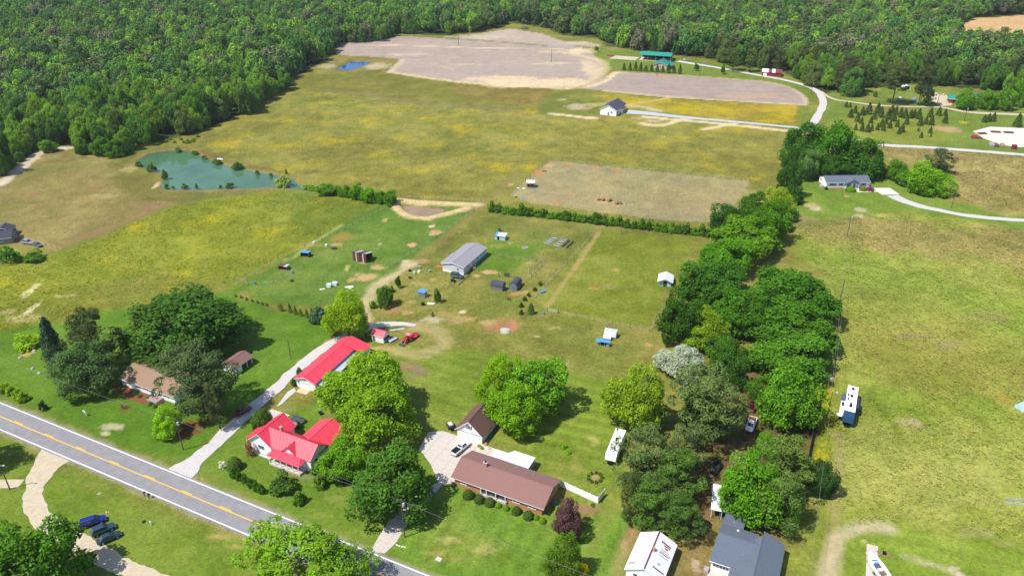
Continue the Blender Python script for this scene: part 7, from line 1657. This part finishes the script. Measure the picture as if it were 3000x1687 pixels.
# ================================================================== POLES AND WIRES
POLEWOOD = M('pole_wood', S(96, 84, 76, .8), .9, var=.2, scale=3, stretch=(6, 6, .4)); WIRE = M('power_wire', S(150, 150, 156), .5, var=.05)
def pole(base, top, label, arm=0.0, can=False, lamp=False, r=.14, name='utility_pole', mat=None):
    o = G(*base); best = min((abs((lambda q: IMG_H / 2 - F_PX * q.dot(_up) / q.dot(_fw))(o + Vector((0, 0, h * .1)) - Vector((0, 0, CAM_H))) - top[1]), h * .1) for h in range(10, 160))[1]
    th = thing(name, label, 'utility pole' if name == 'utility_pole' else 'pole', o)
    MB().tube([(0, 0, -.1), (0, 0, best * .6), (0, 0, best)], [r, r * .85, r * .65], 8).build('shaft', mat or POLEWOOD, th)
    if arm: box('crossarm', POLEWOOD, th, -arm, arm, -.06, .06, best - .6, best - .45)
    if can: MB().cyl((.35, 0, best - 1.9), .26, .85, 10).build('transformer', GREYMETAL, th)
    if lamp: MB().tube([(0, 0, best - .3), (.9, -.2, best)], .04, 5).build('lamp_arm', GREYMETAL, th); MB().dome((1.0, -.22, best - .08), .28, .2, .16).build('lamp_head', GREYMETAL, th)
    for s in (-1, 1): MB().cyl((s * max(arm * .9, .12), 0, best - .45 if arm else best - .1), .05, .2, 6).build('insulator', STONE, th)
    return th, o + Vector((0, 0, best))
pA = pole((1186, 1573.2), (1176.7, 1461.6), 'tall utility pole with transformer beside the concrete drive', .0, True)
pB = pole(P(0, 3, 1845, 180), P(0, 2, 1765, 1310), 'utility pole with transformer on the verge by the bright small tree', .0, True)
pC = pole(P(0, 3, 100, 575), P(0, 3, 10, 330), 'light pole on the grass at the left edge south of the road', 0, False, True)
pG = pole(P(1, 2, 352, 715), P(1, 2, 322, 512), 'grey pole on the lawn beside the red garage drive', 0, r=.1)
pT = pole(P(0, 2, 1290, 660), P(0, 2, 1233, 450), 'dark pole between cedar and huge oak behind the bungalow', 0)
pD = pole(P(3, 1, 793, 935), P(3, 1, 840, 705), 'leaning utility pole in the rough field below the blue-roofed house', .0, True)
pE = pole(P(3, 1, 1843, 645), P(3, 1, 1900, 420), 'tall utility pole beside the curving white drive', .0)
pF2 = pole(P(3, 2, 725, 120), P(3, 1, 752, 1360), 'utility pole at the edge of the tree row', .0)
pF = pole(P(3, 2, 570, 1380), P(3, 2, 632, 1040), 'utility pole among yellow weeds by the fenced lot', .0, False, True)
pH = pole(P(2, 0, 396, 630), P(2, 0, 398, 495), 'lone pole in the middle of the big ploughed field', 0, r=.18); pI = pole(P(2, 0, 1458, 765), P(2, 0, 1464, 645), 'pole at the top of the smaller ploughed field', 0, r=.18)
pJ = pole(P(1, 0, 2037, 460), P(1, 0, 2033, 355), 'far pole at the back of the big ploughed field', 0, r=.18)
pK = pole(P(3, 0, 1972, 1215), P(3, 0, 2000, 1070), 'utility pole beside the right farm lane, left one', 0, True, r=.16); pL = pole(P(3, 0, 2437, 1130), P(3, 0, 2460, 1040), 'utility pole beside the right farm lane near the edge', 0, r=.16); pM = pole(P(3, 0, 433, 950), P(3, 0, 448, 820), 'utility pole inside the bend of the far lane', 0, True, r=.16)
pN = pole(P(3, 0, 1704, 1035), P(3, 0, 1722, 935), 'light pole on the right farmyard drive', 0, False, True, r=.14); pO = pole(P(3, 0, 1508, 1060), P(3, 0, 1538, 880), 'bare dead pine trunk beside the farmyard pines', 0, r=.3, name='dead_tree'); pQ = pole(P(3, 1, 333, 270), P(3, 1, 340, 190), 'short pole with white meter at the meadow corner', 0, True, r=.12)
pole(P(3, 2, 600, 1005), P(3, 2, 632, 870), 'tan pole with meter boxes beside the fenced lot', 0, True, r=.1, mat=TIMBER); pole(P(3, 2, 582, 980), P(3, 2, 600, 895), 'short grey pole with satellite dish beside the fenced lot', 0, False, True, r=.06, mat=GREYMETAL)
fp = thing('flagpole', 'flagpole with small flag on the far homestead lawn', 'flagpole', G(*P(2, 0, 1912, 752)))
MB().tube([(0, 0, 0), (0, 0, 8.6)], [.12, .07], 6).build('pole', GREYMETAL, fp); box('flag', M('flag_cloth', S(214, 150, 160), .8, col2=S(120, 120, 170), scale=1.5), fp, .08, 1.9, -.02, .02, 7.2, 8.4)
wn = [0]
def wire(a, b, label, sag=.6, off=(0, 0, 0)):
    a, b = Vector(a) + Vector(off), Vector(b) + Vector(off); pts = []
    for i in range(11):
        t = i / 10; p = a.lerp(b, t); p.z -= sag * 4 * t * (1 - t); pts.append(p - a)
    o = MB().tube(pts, .02, 4).build('power_line', WIRE); o.location = a
    tag(o, label, 'wire'); return o
far_l = pB[1] + (pB[1] - pA[1]) * 1.2; far_r = pA[1] + RD * 60 + Vector((0, 0, -1))
wire(pA[1], pB[1], 'power line strung over the farmhouse yard between roadside poles', 1.0, (0, 0, -.3)); wire(pB[1], far_l, 'power line running left over the bungalow lawn', 1.0, (0, 0, -.3)); wire(pA[1], far_r, 'power line running right over the ranch front lawn', 1.0, (0, 0, -.3))
wire(pA[1], G(904, 1345, 4), 'service wire from the tall pole to the farmhouse gable', .5, (0, 0, -.8)); wire(pD[1], pF2[1], 'upper power line along the tree row', 1.0, (0, 0, -.3)); wire(pF2[1], pF[1], 'power line beside the fenced lot', .8, (.3, 0, -.3)); wire(pF2[1], pF[1], 'second parallel power line beside the fenced lot', .8, (-.3, 0, -.3)); wire(pF[1], G(2370, 1720, 9), 'power line crossing the grass at the lower right', .8, (0, 0, -.3))

# ================================================================== FENCES
def wire_fence(label, px, h=1.25, step=4.0, boards=False, mat=DARKWOOD):
    pts = [G(*p) for p in px]; th = thing('wire_fence', label, 'fence', pts[0]); o = pts[0]
    pm = MB().tube([(0, 0, 0), (0, 0, h)], .06, 5).mesh('post', mat)
    for a, b in zip(pts[:-1], pts[1:]):
        n = max(1, int((b - a).length / step))
        for i in range(n + 1):
            p = bpy.data.objects.new('post', pm); COL.objects.link(p); p.parent = th; p.location = a.lerp(b, i / n) - o
        for z in (.35, .75, 1.15):
            MB().tube([a - o + Vector((0, 0, z * h / 1.25)), b - o + Vector((0, 0, z * h / 1.25))], .012, 4).build('wire', GREYMETAL, th)
    return th
wire_fence('wire fence along the flowering meadow side of the goat pasture', [P(1, 1, -170, 1395), P(1, 1, 225, 1160), P(1, 1, 900, 855), P(1, 1, 1300, 650)])
wire_fence('wire fence along the dirt track side of the goat pasture', [P(1, 1, 1270, 1290), P(1, 1, 1690, 1022), P(1, 1, 2240, 650)])
wire_fence('wire fence across the goat pasture corner', [P(0, 1, 2370, 1365), P(0, 1, 2500, 1420), P(1, 1, 180, 1400), P(1, 1, 480, 1240)])
wire_fence('garden fence behind the dark barn-roof sheds', [P(1, 1, 2390, 1105), P(2, 1, 0, 1165), P(2, 1, 330, 1190), P(2, 1, 160, 1370)], 1.4, 3)
wire_fence('wire fence along the pale diagonal path in the side paddock', [P(2, 2, 210, 120), P(2, 1, 620, 1130), P(2, 1, 878, 850)], 1.2, 6)
wire_fence('wire fence round the corner of the side paddock', [P(2, 2, 470, 255), P(2, 2, 1380, 440), P(2, 2, 1590, 150)], 1.3, 5)
wire_fence('wire fence at the top of the brown paddock', [(1612, 470), (1900, 500), (2198, 531)], 1.3, 6); wire_fence('wire fence on the track side of the brown paddock', [(1612, 470), (1500, 568)], 1.3, 5); wire_fence('wire fence beside the small muddy pond', [P(1, 1, 1460, 535), P(1, 1, 2260, 580)], 1.2, 5)
wire_fence('wooden fence by the left edge house', [P(0, 1, 40, 900), P(0, 1, 300, 975), P(0, 1, 575, 1055)], 1.2, 3)
wf = [P(3, 2, 545, 985), P(3, 2, 505, 1170), P(3, 2, 482, 1290), P(3, 3, 365, 450), P(3, 3, 335, 600)]
pts = [G(*p) for p in wf]; th = thing('privacy_fence', 'tall weathered wooden privacy fence on the right of the wooded lot', 'fence', pts[0])
for a, b in zip(pts[:-1], pts[1:]):
    n = max(1, int((b - a).length / 2.4)); d = (b - a) / n; ang = math.atan2(d.y, d.x)
    for i in range(n):
        p0 = a + d * i - pts[0]
        for nm, dm in (('panel', (.06, d.length - .06, -.02, .02, .05, 2.0)), ('post', (-.06, .06, -.06, .06, 0, 2.15))):
            o = MB().box(*dm).build(nm, DARKWOOD, th); o.location = p0; o.rotation_euler.z = ang
gt = thing('farm_gate', 'galvanised pipe farm gate in the side paddock fence', 'gate', G(*P(2, 2, 358, 240)), R(-16))
for x in (0, 3.4): box('post', DARKWOOD, gt, x - .07, x + .07, -.07, .07, 0, 1.5)
for z in (.25, .5, .75, 1.0, 1.2): MB().tube([(.1, 0, z), (3.3, 0, z)], .03, 5).build('rail', GREYMETAL, gt)

# ================================================================== YARD AND PASTURE THINGS
def put(name, label, cat, mb, mat, at, rz=0.0, group=None):
    o = mb.build(name, mat); o.location = at; o.rotation_euler.z = rz; return tag(o, label, cat, group)
c2 = zz(1700, 940, 14.49)
th = thing('stock_trailer', 'white box trailer with grey roof panels beside the blue pen', 'trailer', G(*c2(1000, 690)), R(-18))
box('body', RVW, th, 0, 3.6, 0, 2.0, .4, 2.2); box('roof_panel', GREYMETAL, th, .15, 1.75, .15, 1.85, 2.2, 2.25); box('roof_panel', GREYMETAL, th, 1.9, 3.45, .15, 1.85, 2.2, 2.25); box('roof_vent', TRIM, th, 1.5, 1.9, .8, 1.3, 2.25, 2.45)
for x in (1.4, 2.2): wheel(th, x, -.05, .3, .2)
tk = thing('water_tank', 'white horizontal tank between trailer and blue pen', 'tank', G(*c2(960, 790)), R(-18))
MB().tube([(0, .4, .75), (2.4, .4, .75)], .62, 14).build('shell', RVW, tk); box('cradle', BLACK, tk, .3, .5, 0, .8, 0, .3); box('cradle', BLACK, tk, 1.9, 2.1, 0, .8, 0, .3); MB().tube([(2.4, .4, .75), (2.46, .4, .75)], .5, 12).build('end_cap', GREYSIDE, tk)
pn = thing('poultry_pen', 'wire poultry pen with sky blue roof beside the white trailer', 'pen', G(*c2(650, 1040)), R(-17))
slope(pn, [(-.1, -.1, 1.55), (4.1, -.1, 1.55), (4.1, 1.4, 1.65), (-.1, 1.4, 1.65)], BLUEMETAL, .05)
for x in (0, 1.3, 2.6, 3.9):
    for y in (0, 1.25): box('post', PALEBLUE, pn, x, x + .07, y, y + .07, 0, 1.55)
box('back_panel', DARK, pn, 1.2, 3.9, 1.1, 1.15, .1, 1.4); box('base_rail', TIMBER, pn, 0, 4, -.04, .04, 0, .15); box('nest_box', STONE, pn, 3.1, 3.8, .2, .9, .1, .8)
put('stock_tub', 'bright blue stock tub lying by the fence track', 'tub', MB().slab([(-.9, -.35, .1), (.9, -.35, .1), (.9, .35, .1), (-.9, .35, .1)], (0, 0, .35)).box(-.95, .95, -.4, .4, .4, .47), BLUEMETAL, G(*s1(2060, 920)), R(28))
BARREL = MB().tube([(0, 0, 0), (0, 0, .15), (0, 0, .45), (0, 0, .75), (0, 0, .9)], [.27, .3, .31, .3, .27], 12)
put('water_barrel', 'blue barrel beside the farm gate', 'barrel', BARREL, BLUEMETAL, G(*P(2, 2, 318, 262))); put('water_barrel', 'blue barrel with white base near the rust-roofed goat shelter', 'barrel', BARREL, BLUEMETAL, G(*P(1, 1, 368, 1300))); put('water_barrel', 'teal barrel at the corner of the goat pasture fence', 'barrel', BARREL, M('teal_plastic', S(40, 160, 160), .5), G(*P(1, 1, -5, 1410)))
put('old_tractor_tire_ring', 'black tyre lying flat in the goat pasture', 'tyre', MB().tube([(.5 * math.cos(i * .5236), .5 * math.sin(i * .5236), .17) for i in range(13)], .18, 8), TYRE, G(*P(1, 1, 362, 1378)))
put('feed_tub', 'round white tub by the meadow fence above the blue shelter', 'tub', MB().cyl((0, 0, 0), .5, .55, 12).dome((0, 0, .55), .5, .5, .2), RVW, G(*P(1, 1, 583, 996))); put('feed_tub', 'round white tub on bare soil beside the hay cart', 'tub', MB().cyl((0, 0, 0), .45, .5, 12).dome((0, 0, .5), .45, .45, .25), RVW, G(*P(1, 1, 708, 1024)))
wg = thing('hay_cart', 'dark wooden hay cart in the upper goat pasture', 'cart', G(*P(1, 1, 782, 1055)), R(10))
box('bed', DARKWOOD, wg, -1.0, 1.0, -.6, .6, .5, .62)
for i in range(5): box('slat', DARKWOOD, wg, -1.0 + i * .46, -.9 + i * .46, -.62, -.56, .62, 1.3)
for s in (-1, 1): wheel(wg, 0, s * .7, .35, .1)
for x, y, lb in ((735, 1435, 'white hive box left of the pair above the drive bend'), (795, 1418, 'white hive box right of the pair above the drive bend')):
    h_ = thing('hive_box', lb, 'box', G(*P(1, 1, x, y)), R(-10)); box('body', RVW, h_, -.7, .7, -.5, .5, 0, .9); MB().slab([(-.8, -.6, .9), (.8, -.6, .9), (.8, .6, 1.1), (-.8, .6, 1.1)], (0, 0, .06)).build('lid', PALEBLUE, h_)
jp = thing('scrap_heap', 'heap of pale scrap panels above the yellow-green tree', 'scrap heap', G(*P(1, 1, 930, 1445)), R(-15))
for i in range(7): o = box('panel', [RVW, PALEBLUE, GREYMETAL][i % 3], jp, -.9, .9, -.35, .35, 0, .05); o.location = (vr.uniform(-1.2, 1.2), vr.uniform(-.8, .8), .1 + .08 * i); o.rotation_euler = (vr.uniform(-.2, .2), vr.uniform(-.2, .2), vr.uniform(0, 3))
put('white_board', 'white board lying flat on the pasture edge', 'board', MB().box(-.8, .8, -.3, .3, .03, .1), RVW, G(*P(1, 2, 665, 12)), R(20)); put('long_board', 'long pale board lying behind the tractor', 'board', MB().box(-2.2, 2.2, -.25, .25, .04, .16), PALEBLUE, G(*s2(1340, 335)), R(14)); put('white_sheet', 'white plastic sheet on the grass by the chicken coop', 'sheet', MB().slab([(-1.3, -.4, .05), (.9, -.5, .05), (1.3, .3, .05), (-1.0, .4, .05)], (0, 0, .2)), RVW, G(*P(1, 2, 1762, 158)), R(-8)); put('covered_grill', 'black covered grill beside the white sheet', 'grill', MB().box(-.5, .5, -.4, .4, 0, .9).dome((0, 0, .9), .5, .4, .25), BLACK, G(*P(1, 2, 1680, 170)))
# yard clutter by the track
for x, y, mt, lb in ((1548, 1280, BLACK, 'dark burn drum by the dirt track'), (1592, 1300, PALEBLUE, 'pale blue bin by the dirt track'), (1640, 1290, RVW, 'white crate by the dirt track'), (1650, 1245, STONE, 'grey bin beside the sandy turnaround'), (1748, 1285, M('teal_bucket_plastic', S(120, 190, 180), .5), 'teal bucket on the yard grass')):
    put('yard_bin', lb, 'bin', MB().box(-.4, .4, -.3, .3, 0, .6).box(-.44, .44, -.34, .34, .6, .66), mt, G(*P(1, 1, x, y)), R(vr.uniform(-40, 40)))
lg = thing('timber_edging', 'dark timber edging running diagonally below the mobile home', 'edging', G(*zA(605, 1130)), 0)
A_, B_ = G(*zA(605, 1130)), G(*zA(845, 905)); dd = B_ - A_
for i in range(5):
    o = MB().box(.02, dd.length / 5 - .02, -.12, .12, 0, .22).build('timber', DARKWOOD, lg); o.location = dd * i / 5; o.rotation_euler.z = math.atan2(dd.y, dd.x)
sc = thing('board_screen', 'grey upright board screen behind the dark barn-roof sheds', 'screen', G(*zA(1575, 945)), R(-12))
for i in range(6): box('board', DARKWOOD, sc, i * .33, i * .33 + .28, 0, .05, 0, 1.5 + .1 * (i % 2))
put('snag_post', 'leaning dark post left of the grey board screen', 'post', MB().tube([(0, 0, 0), (-.25, .1, 1.9)], [.14, .09], 6), DARKWOOD, G(*zA(1470, 965)))
# raised beds
rb_w, SOILG = M('galvanised_bed', S(206, 212, 214), .5, var=.08), M('planted_soil', S(86, 104, 50), 1, col2=S(70, 60, 44), scale=4)
for i, (x, y) in enumerate(((430, 945), (402, 963), (378, 980), (352, 998), (520, 968), (500, 980), (478, 1004), (450, 1022))):
    b_ = thing('raised_bed', ('long metal-sided raised bed, ' + ORD[i % 4] + ' from the back in the ' + ('left' if i < 4 else 'right') + ' garden column'), 'planter', G(*P(2, 1, x, y)), R(-14), 'raised beds in the side garden')
    box('side', rb_w, b_, -1.1, 1.1, -.5, -.44, 0, .45); box('side', rb_w, b_, -1.1, 1.1, .44, .5, 0, .45); box('end', rb_w, b_, -1.1, -1.04, -.44, .44, 0, .45); box('end', rb_w, b_, 1.04, 1.1, -.44, .44, 0, .45); box('soil', SOILG, b_, -1.04, 1.04, -.44, .44, 0, .38)
for x, y, lb in ((540, 1005, 'long dark trough beside the raised beds'), (582, 1015, 'outer dark trough right of the raised beds')): put('trough', lb, 'trough', MB().box(-3.2, 3.2, -.3, -.22, 0, .45).box(-3.2, 3.2, .22, .3, 0, .45).box(-3.2, -3.1, -.22, .22, 0, .45).box(3.1, 3.2, -.22, .22, 0, .45).box(-3.1, 3.1, -.22, .22, 0, .3), DARKWOOD, G(*P(2, 1, x, y)), R(62))
fr = thing('fire_pit', 'round stone fire pit ring in the side garden', 'fire pit', G(*P(2, 1, 132, 1045)))
for i in range(14):
    a = i * 6.283 / 14; o = box('stone', STONE, fr, -.2, .2, -.14, .14, 0, .3); o.location = (1.05 * math.cos(a), 1.05 * math.sin(a), 0); o.rotation_euler.z = a + 1.57
MB().cyl((0, 0, 0), .9, .08, 12).build('ash', M('ash', S(150, 150, 150), 1), fr)
ah = thing('ash_heap', 'pale ash and brick heap on the burnt soil patch', 'ash heap', G(1480, 966))
MB().dome((0, 0, 0), 1.6, 1.2, .35, 12, 4).build('ash', M('pale_ash', S(190, 186, 182), 1, var=.3, scale=3), ah)
for i in range(10): o = box('rubble', STONE, ah, -.15, .15, -.1, .1, 0, .2); o.location = (vr.uniform(-1.8, 1.8), vr.uniform(-1.3, 1.3), .05); o.rotation_euler.z = vr.uniform(0, 3)
# paddock
fd = thing('hay_feeder', 'roofed wooden hay feeder with white top in the brown paddock', 'feeder', G(*P(2, 1, 200, 430)), R(-8))
slope(fd, [(-2.6, -1.2, 2.2), (1.4, -1.2, 2.2), (1.4, 1.4, 2.6), (-2.6, 1.4, 2.6)], WHITEMETAL, .06)
for x in (-2.4, -.6, 1.2):
    for y in (-1, 1.2): box('post', TIMBER, fd, x, x + .12, y, y + .12, 0, 2.2)
box('manger', DARKWOOD, fd, -2.3, 1.2, -.4, .6, .5, 1.0)
for i, (x, y) in enumerate(((870, 567), (915, 570), (975, 578), (1050, 607), (1085, 605), (985, 572))):
    bl = thing('hay_bale', ORD[[0, 1, 3, 4, 5, 2][i]] + ' round brown hay bale from the feeder end of the paddock row', 'hay bale', G(*P(2, 1, x, y)), R(20 * i), 'hay bales in the brown paddock')
    MB().tube([(-.7, 0, .72), (-.35, 0, .72), (.35, 0, .72), (.7, 0, .72)], [.66, .75, .75, .66], 14).build('hay', M('brown_hay', S(146, 120, 86), 1, col2=S(176, 150, 110), scale=5, bump=.6), bl)
    MB().tube([(.35, 0, .72), (.4, 0, .72)], .765, 14).build('twine', DARKWOOD, bl)
for x, y, c_, lb in ((60, 448, RVW, 'white salt lick left in the paddock corner'), (118, 452, RVW, 'white salt lick beside the feeder'), (235, 468, BLUEMETAL, 'small blue feed tray near the hay feeder'), (40, 538, BLACK, 'black water trough at the paddock gate'), (115, 548, BLUEMETAL, 'blue feed tray at the paddock gate')):
    put('feed_tray', lb, 'feed tray', MB().box(-.6, .6, -.3, .3, 0, .25).box(-.65, .65, -.35, .35, .25, .3), c_, G(*P(2, 1, x, y)))
cow = put('resting_log', 'dark fallen log in the worn paddock circle', 'log', MB().tube([(-1, 0, .25), (0, .1, .3), (1, 0, .22)], [.22, .28, .2], 8), BARK, G(*P(2, 1, 328, 279)))
# roadside things
for x, y, lb in ((1458, 650, 'left black roadside mailbox on a post'), (1500, 668, 'right black roadside mailbox on a post')):
    mbx = thing('mailbox', lb, 'mailbox', G(*P(0, 3, x, y)), _ra)
    box('post', BLACK, mbx, -.05, .05, -.05, .05, 0, 1.05); MB().slab([(-.25, -.14, 1.05), (.25, -.14, 1.05), (.25, -.14, 1.25), (.15, -.14, 1.36), (-.15, -.14, 1.36), (-.25, -.14, 1.25)], (0, .5, 0)).build('box', M('mailbox_grey', S(60, 66, 74), .5), mbx)
put('white_standpipe', 'short white standpipe on the grass south of the road', 'pipe', MB().cyl((0, 0, 0), .14, .9, 8).dome((0, 0, .9), .16, .16, .12), RVW, G(*P(0, 3, 1520, 930))); put('manhole', 'dark round cover in the grass beside the standpipe', 'cover', MB().cyl((0, 0, 0), .4, .1, 12), BLACK, G(*P(0, 3, 1448, 902))); put('white_pipe_cap', 'small white pipe cap by the blue minivan', 'pipe', MB().cyl((0, 0, 0), .12, .4, 8).cyl((.3, .2, 0), .1, .15, 8), RVW, G(*P(0, 3, 1072, 815)))
sg = thing('yard_sign', 'pale blue real-estate sign post on the bungalow lawn', 'sign', G(*P(0, 2, 872, 1288)), _ra)
box('post', TRIM, sg, -.05, .05, -.05, .05, 0, 1.8); box('arm', TRIM, sg, -1.0, 0, -.04, .04, 1.6, 1.68); box('panel', PALEBLUE, sg, -.95, -.15, -.02, .02, .9, 1.5)
sl = thing('septic_cover', 'small concrete cover with red marker on the ranch lawn', 'cover', G(*P(1, 3, 1838, 1280)), _ra); box('cover', CONCRETE, sl, -.6, .6, -.5, .5, 0, .12); box('marker', RED, sl, .1, .14, .7, .74, 0, .9)
put('stone_edging', 'little row of white stones beside the concrete drive mouth', 'stones', MB().box(-1.2, -.8, -.1, .1, 0, .12).box(-.6, -.2, -.15, .05, 0, .1).box(0, .4, -.1, .1, 0, .12).box(.6, 1.0, -.05, .15, 0, .1), RVW, G(*P(1, 3, 1460, 1150)), R(-20))
rw = put('row_boat', 'small white rowing boat upturned on the green pond bank', 'boat', MB().slab([(-1.6, -.5, .05), (.9, -.5, .05), (1.8, 0, .05), (.9, .5, .05), (-1.6, .5, .05)], (0, 0, .45)), RVW, G(*P(0, 1, 2215, 158)), R(-15))
for x, y in ((205, 700), (330, 808), (395, 855), (345, 630)): put('garden_boulder', 'pale boulder on the lawn near the cedar trees', 'boulder', MB().dome((0, 0, 0), .7, .5, .45, 9, 3), STONE, G(*P(0, 2, x, y)), vr.uniform(0, 3), 'boulders near the cedars')
# storage lot junk
for i, (x, y, w, mt, lb) in enumerate(((2095, 1392, 2.6, RUST, 'rusty steel stack at the left of the white storage lot'), (2155, 1348, 2.4, DARKWOOD, 'dark timber stack at the back of the white storage lot'), (2290, 1333, 2.4, RUST, 'rusty pipe stack in the middle of the white storage lot'), (2420, 1338, 2.4, DARKWOOD, 'dark timber stack at the right of the white storage lot'), (2080, 1375, 1.3, TR, 'red machinery part at the storage lot corner'))):
    t_ = thing('material_stack', lb, 'stack', G(*P(3, 0, x, y)), R(vr.uniform(-15, 15)))
    for j in range(6): box('beam', mt, t_, -w, w, -1.2 + j * .42, -.85 + j * .42, 0, .3 + .12 * (j % 3))
for x, y, mt, lb in ((2250, 15, STONE, 'pale log pile below the white storage lot'), (2290, 20, DARKWOOD, 'dark log pile below the white storage lot'), (2360, 22, TIMBER, 'tan log pile below the white storage lot')):
    t_ = thing('log_pile', lb, 'log pile', G(*P(3, 1, x, y)), R(70))
    for j in range(7): MB().tube([(-2.4, -1.0 + (j % 4) * .6 + (.3 if j > 3 else 0), .3 + (.5 if j > 3 else 0)), (2.4, -1.0 + (j % 4) * .6 + (.3 if j > 3 else 0), .3 + (.5 if j > 3 else 0))], .29, 7).build('log', mt, t_)
put('red_drum', 'red steel drum at the bottom of the white storage lot', 'drum', MB().cyl((0, 0, 0), 1.2, 2.2, 12), M('red_drum_paint', S(140, 40, 56), .5), G(*P(3, 1, 2470, 52)))
jp = thing('laundry_junk', 'scattered white and blue junk on the farmyard grass', 'junk', G(*P(3, 0, 1365, 995)))
for i in range(12): o = box('piece', [RVW, BLUEMETAL, STONE, TIMBER][i % 4], jp, -.7, .7, -.5, .5, 0, .7); o.location = (vr.uniform(-7, 7), vr.uniform(-4, 4), 0); o.rotation_euler.z = vr.uniform(0, 3)
put('burn_pile', 'dark brush pile at the top of the back field', 'brush pile', MB().dome((0, 0, 0), 4, 3, 2.2, 9, 3), DARKWOOD, G(*P(2, 0, 125, 295))); put('brick_heap', 'low brown heap on the far lawn beside the sand court', 'heap', MB().dome((0, 0, 0), 3, 2, 1.2, 9, 3), RUSTPATCH, G(*P(2, 0, 985, 565)))
put('garden_post', 'tall thin white post in the garden behind the sheds', 'post', MB().tube([(0, 0, 0), (.1, 0, 4.0)], .05, 6), TRIM, G(*P(2, 1, 160, 1345))); put('hose_coil', 'black hose coil and bucket on the yard grass', 'hose', MB().tube([(.6 * math.cos(i * .6), .6 * math.sin(i * .6), .08 + .01 * i) for i in range(22)], .06, 5), BLACK, G(*s1(860, 1175)))
put('patio_table', 'dark round patio table on the grass behind the farmhouse', 'table', MB().cyl((0, 0, .7), .6, .06, 12).cyl((0, 0, 0), .08, .7, 6).cyl((0, 0, 0), .3, .05, 8), BLACK, G(*zC(1640, 90)))

# ================================================================== AIR
hz = bpy.data.materials.new('thin_summer_haze'); hz.use_nodes = True
_n = hz.node_tree.nodes; _n.remove(_n['Principled BSDF'])
_v = _n.new('ShaderNodeVolumePrincipled'); _v.inputs['Color'].default_value = (.80, .88, 1.0, 1); _v.inputs['Density'].default_value = 0.00006; _v.inputs['Anisotropy'].default_value = .2
hz.node_tree.links.new(_v.outputs['Volume'], _n['Material Output'].inputs['Volume'])
o = MB().box(-9500, 9500, -3000, 9500, -3, 135).build('haze', hz); o['kind'] = 'stuff'; tag(o, 'thin pale summer haze over the whole countryside', 'haze')
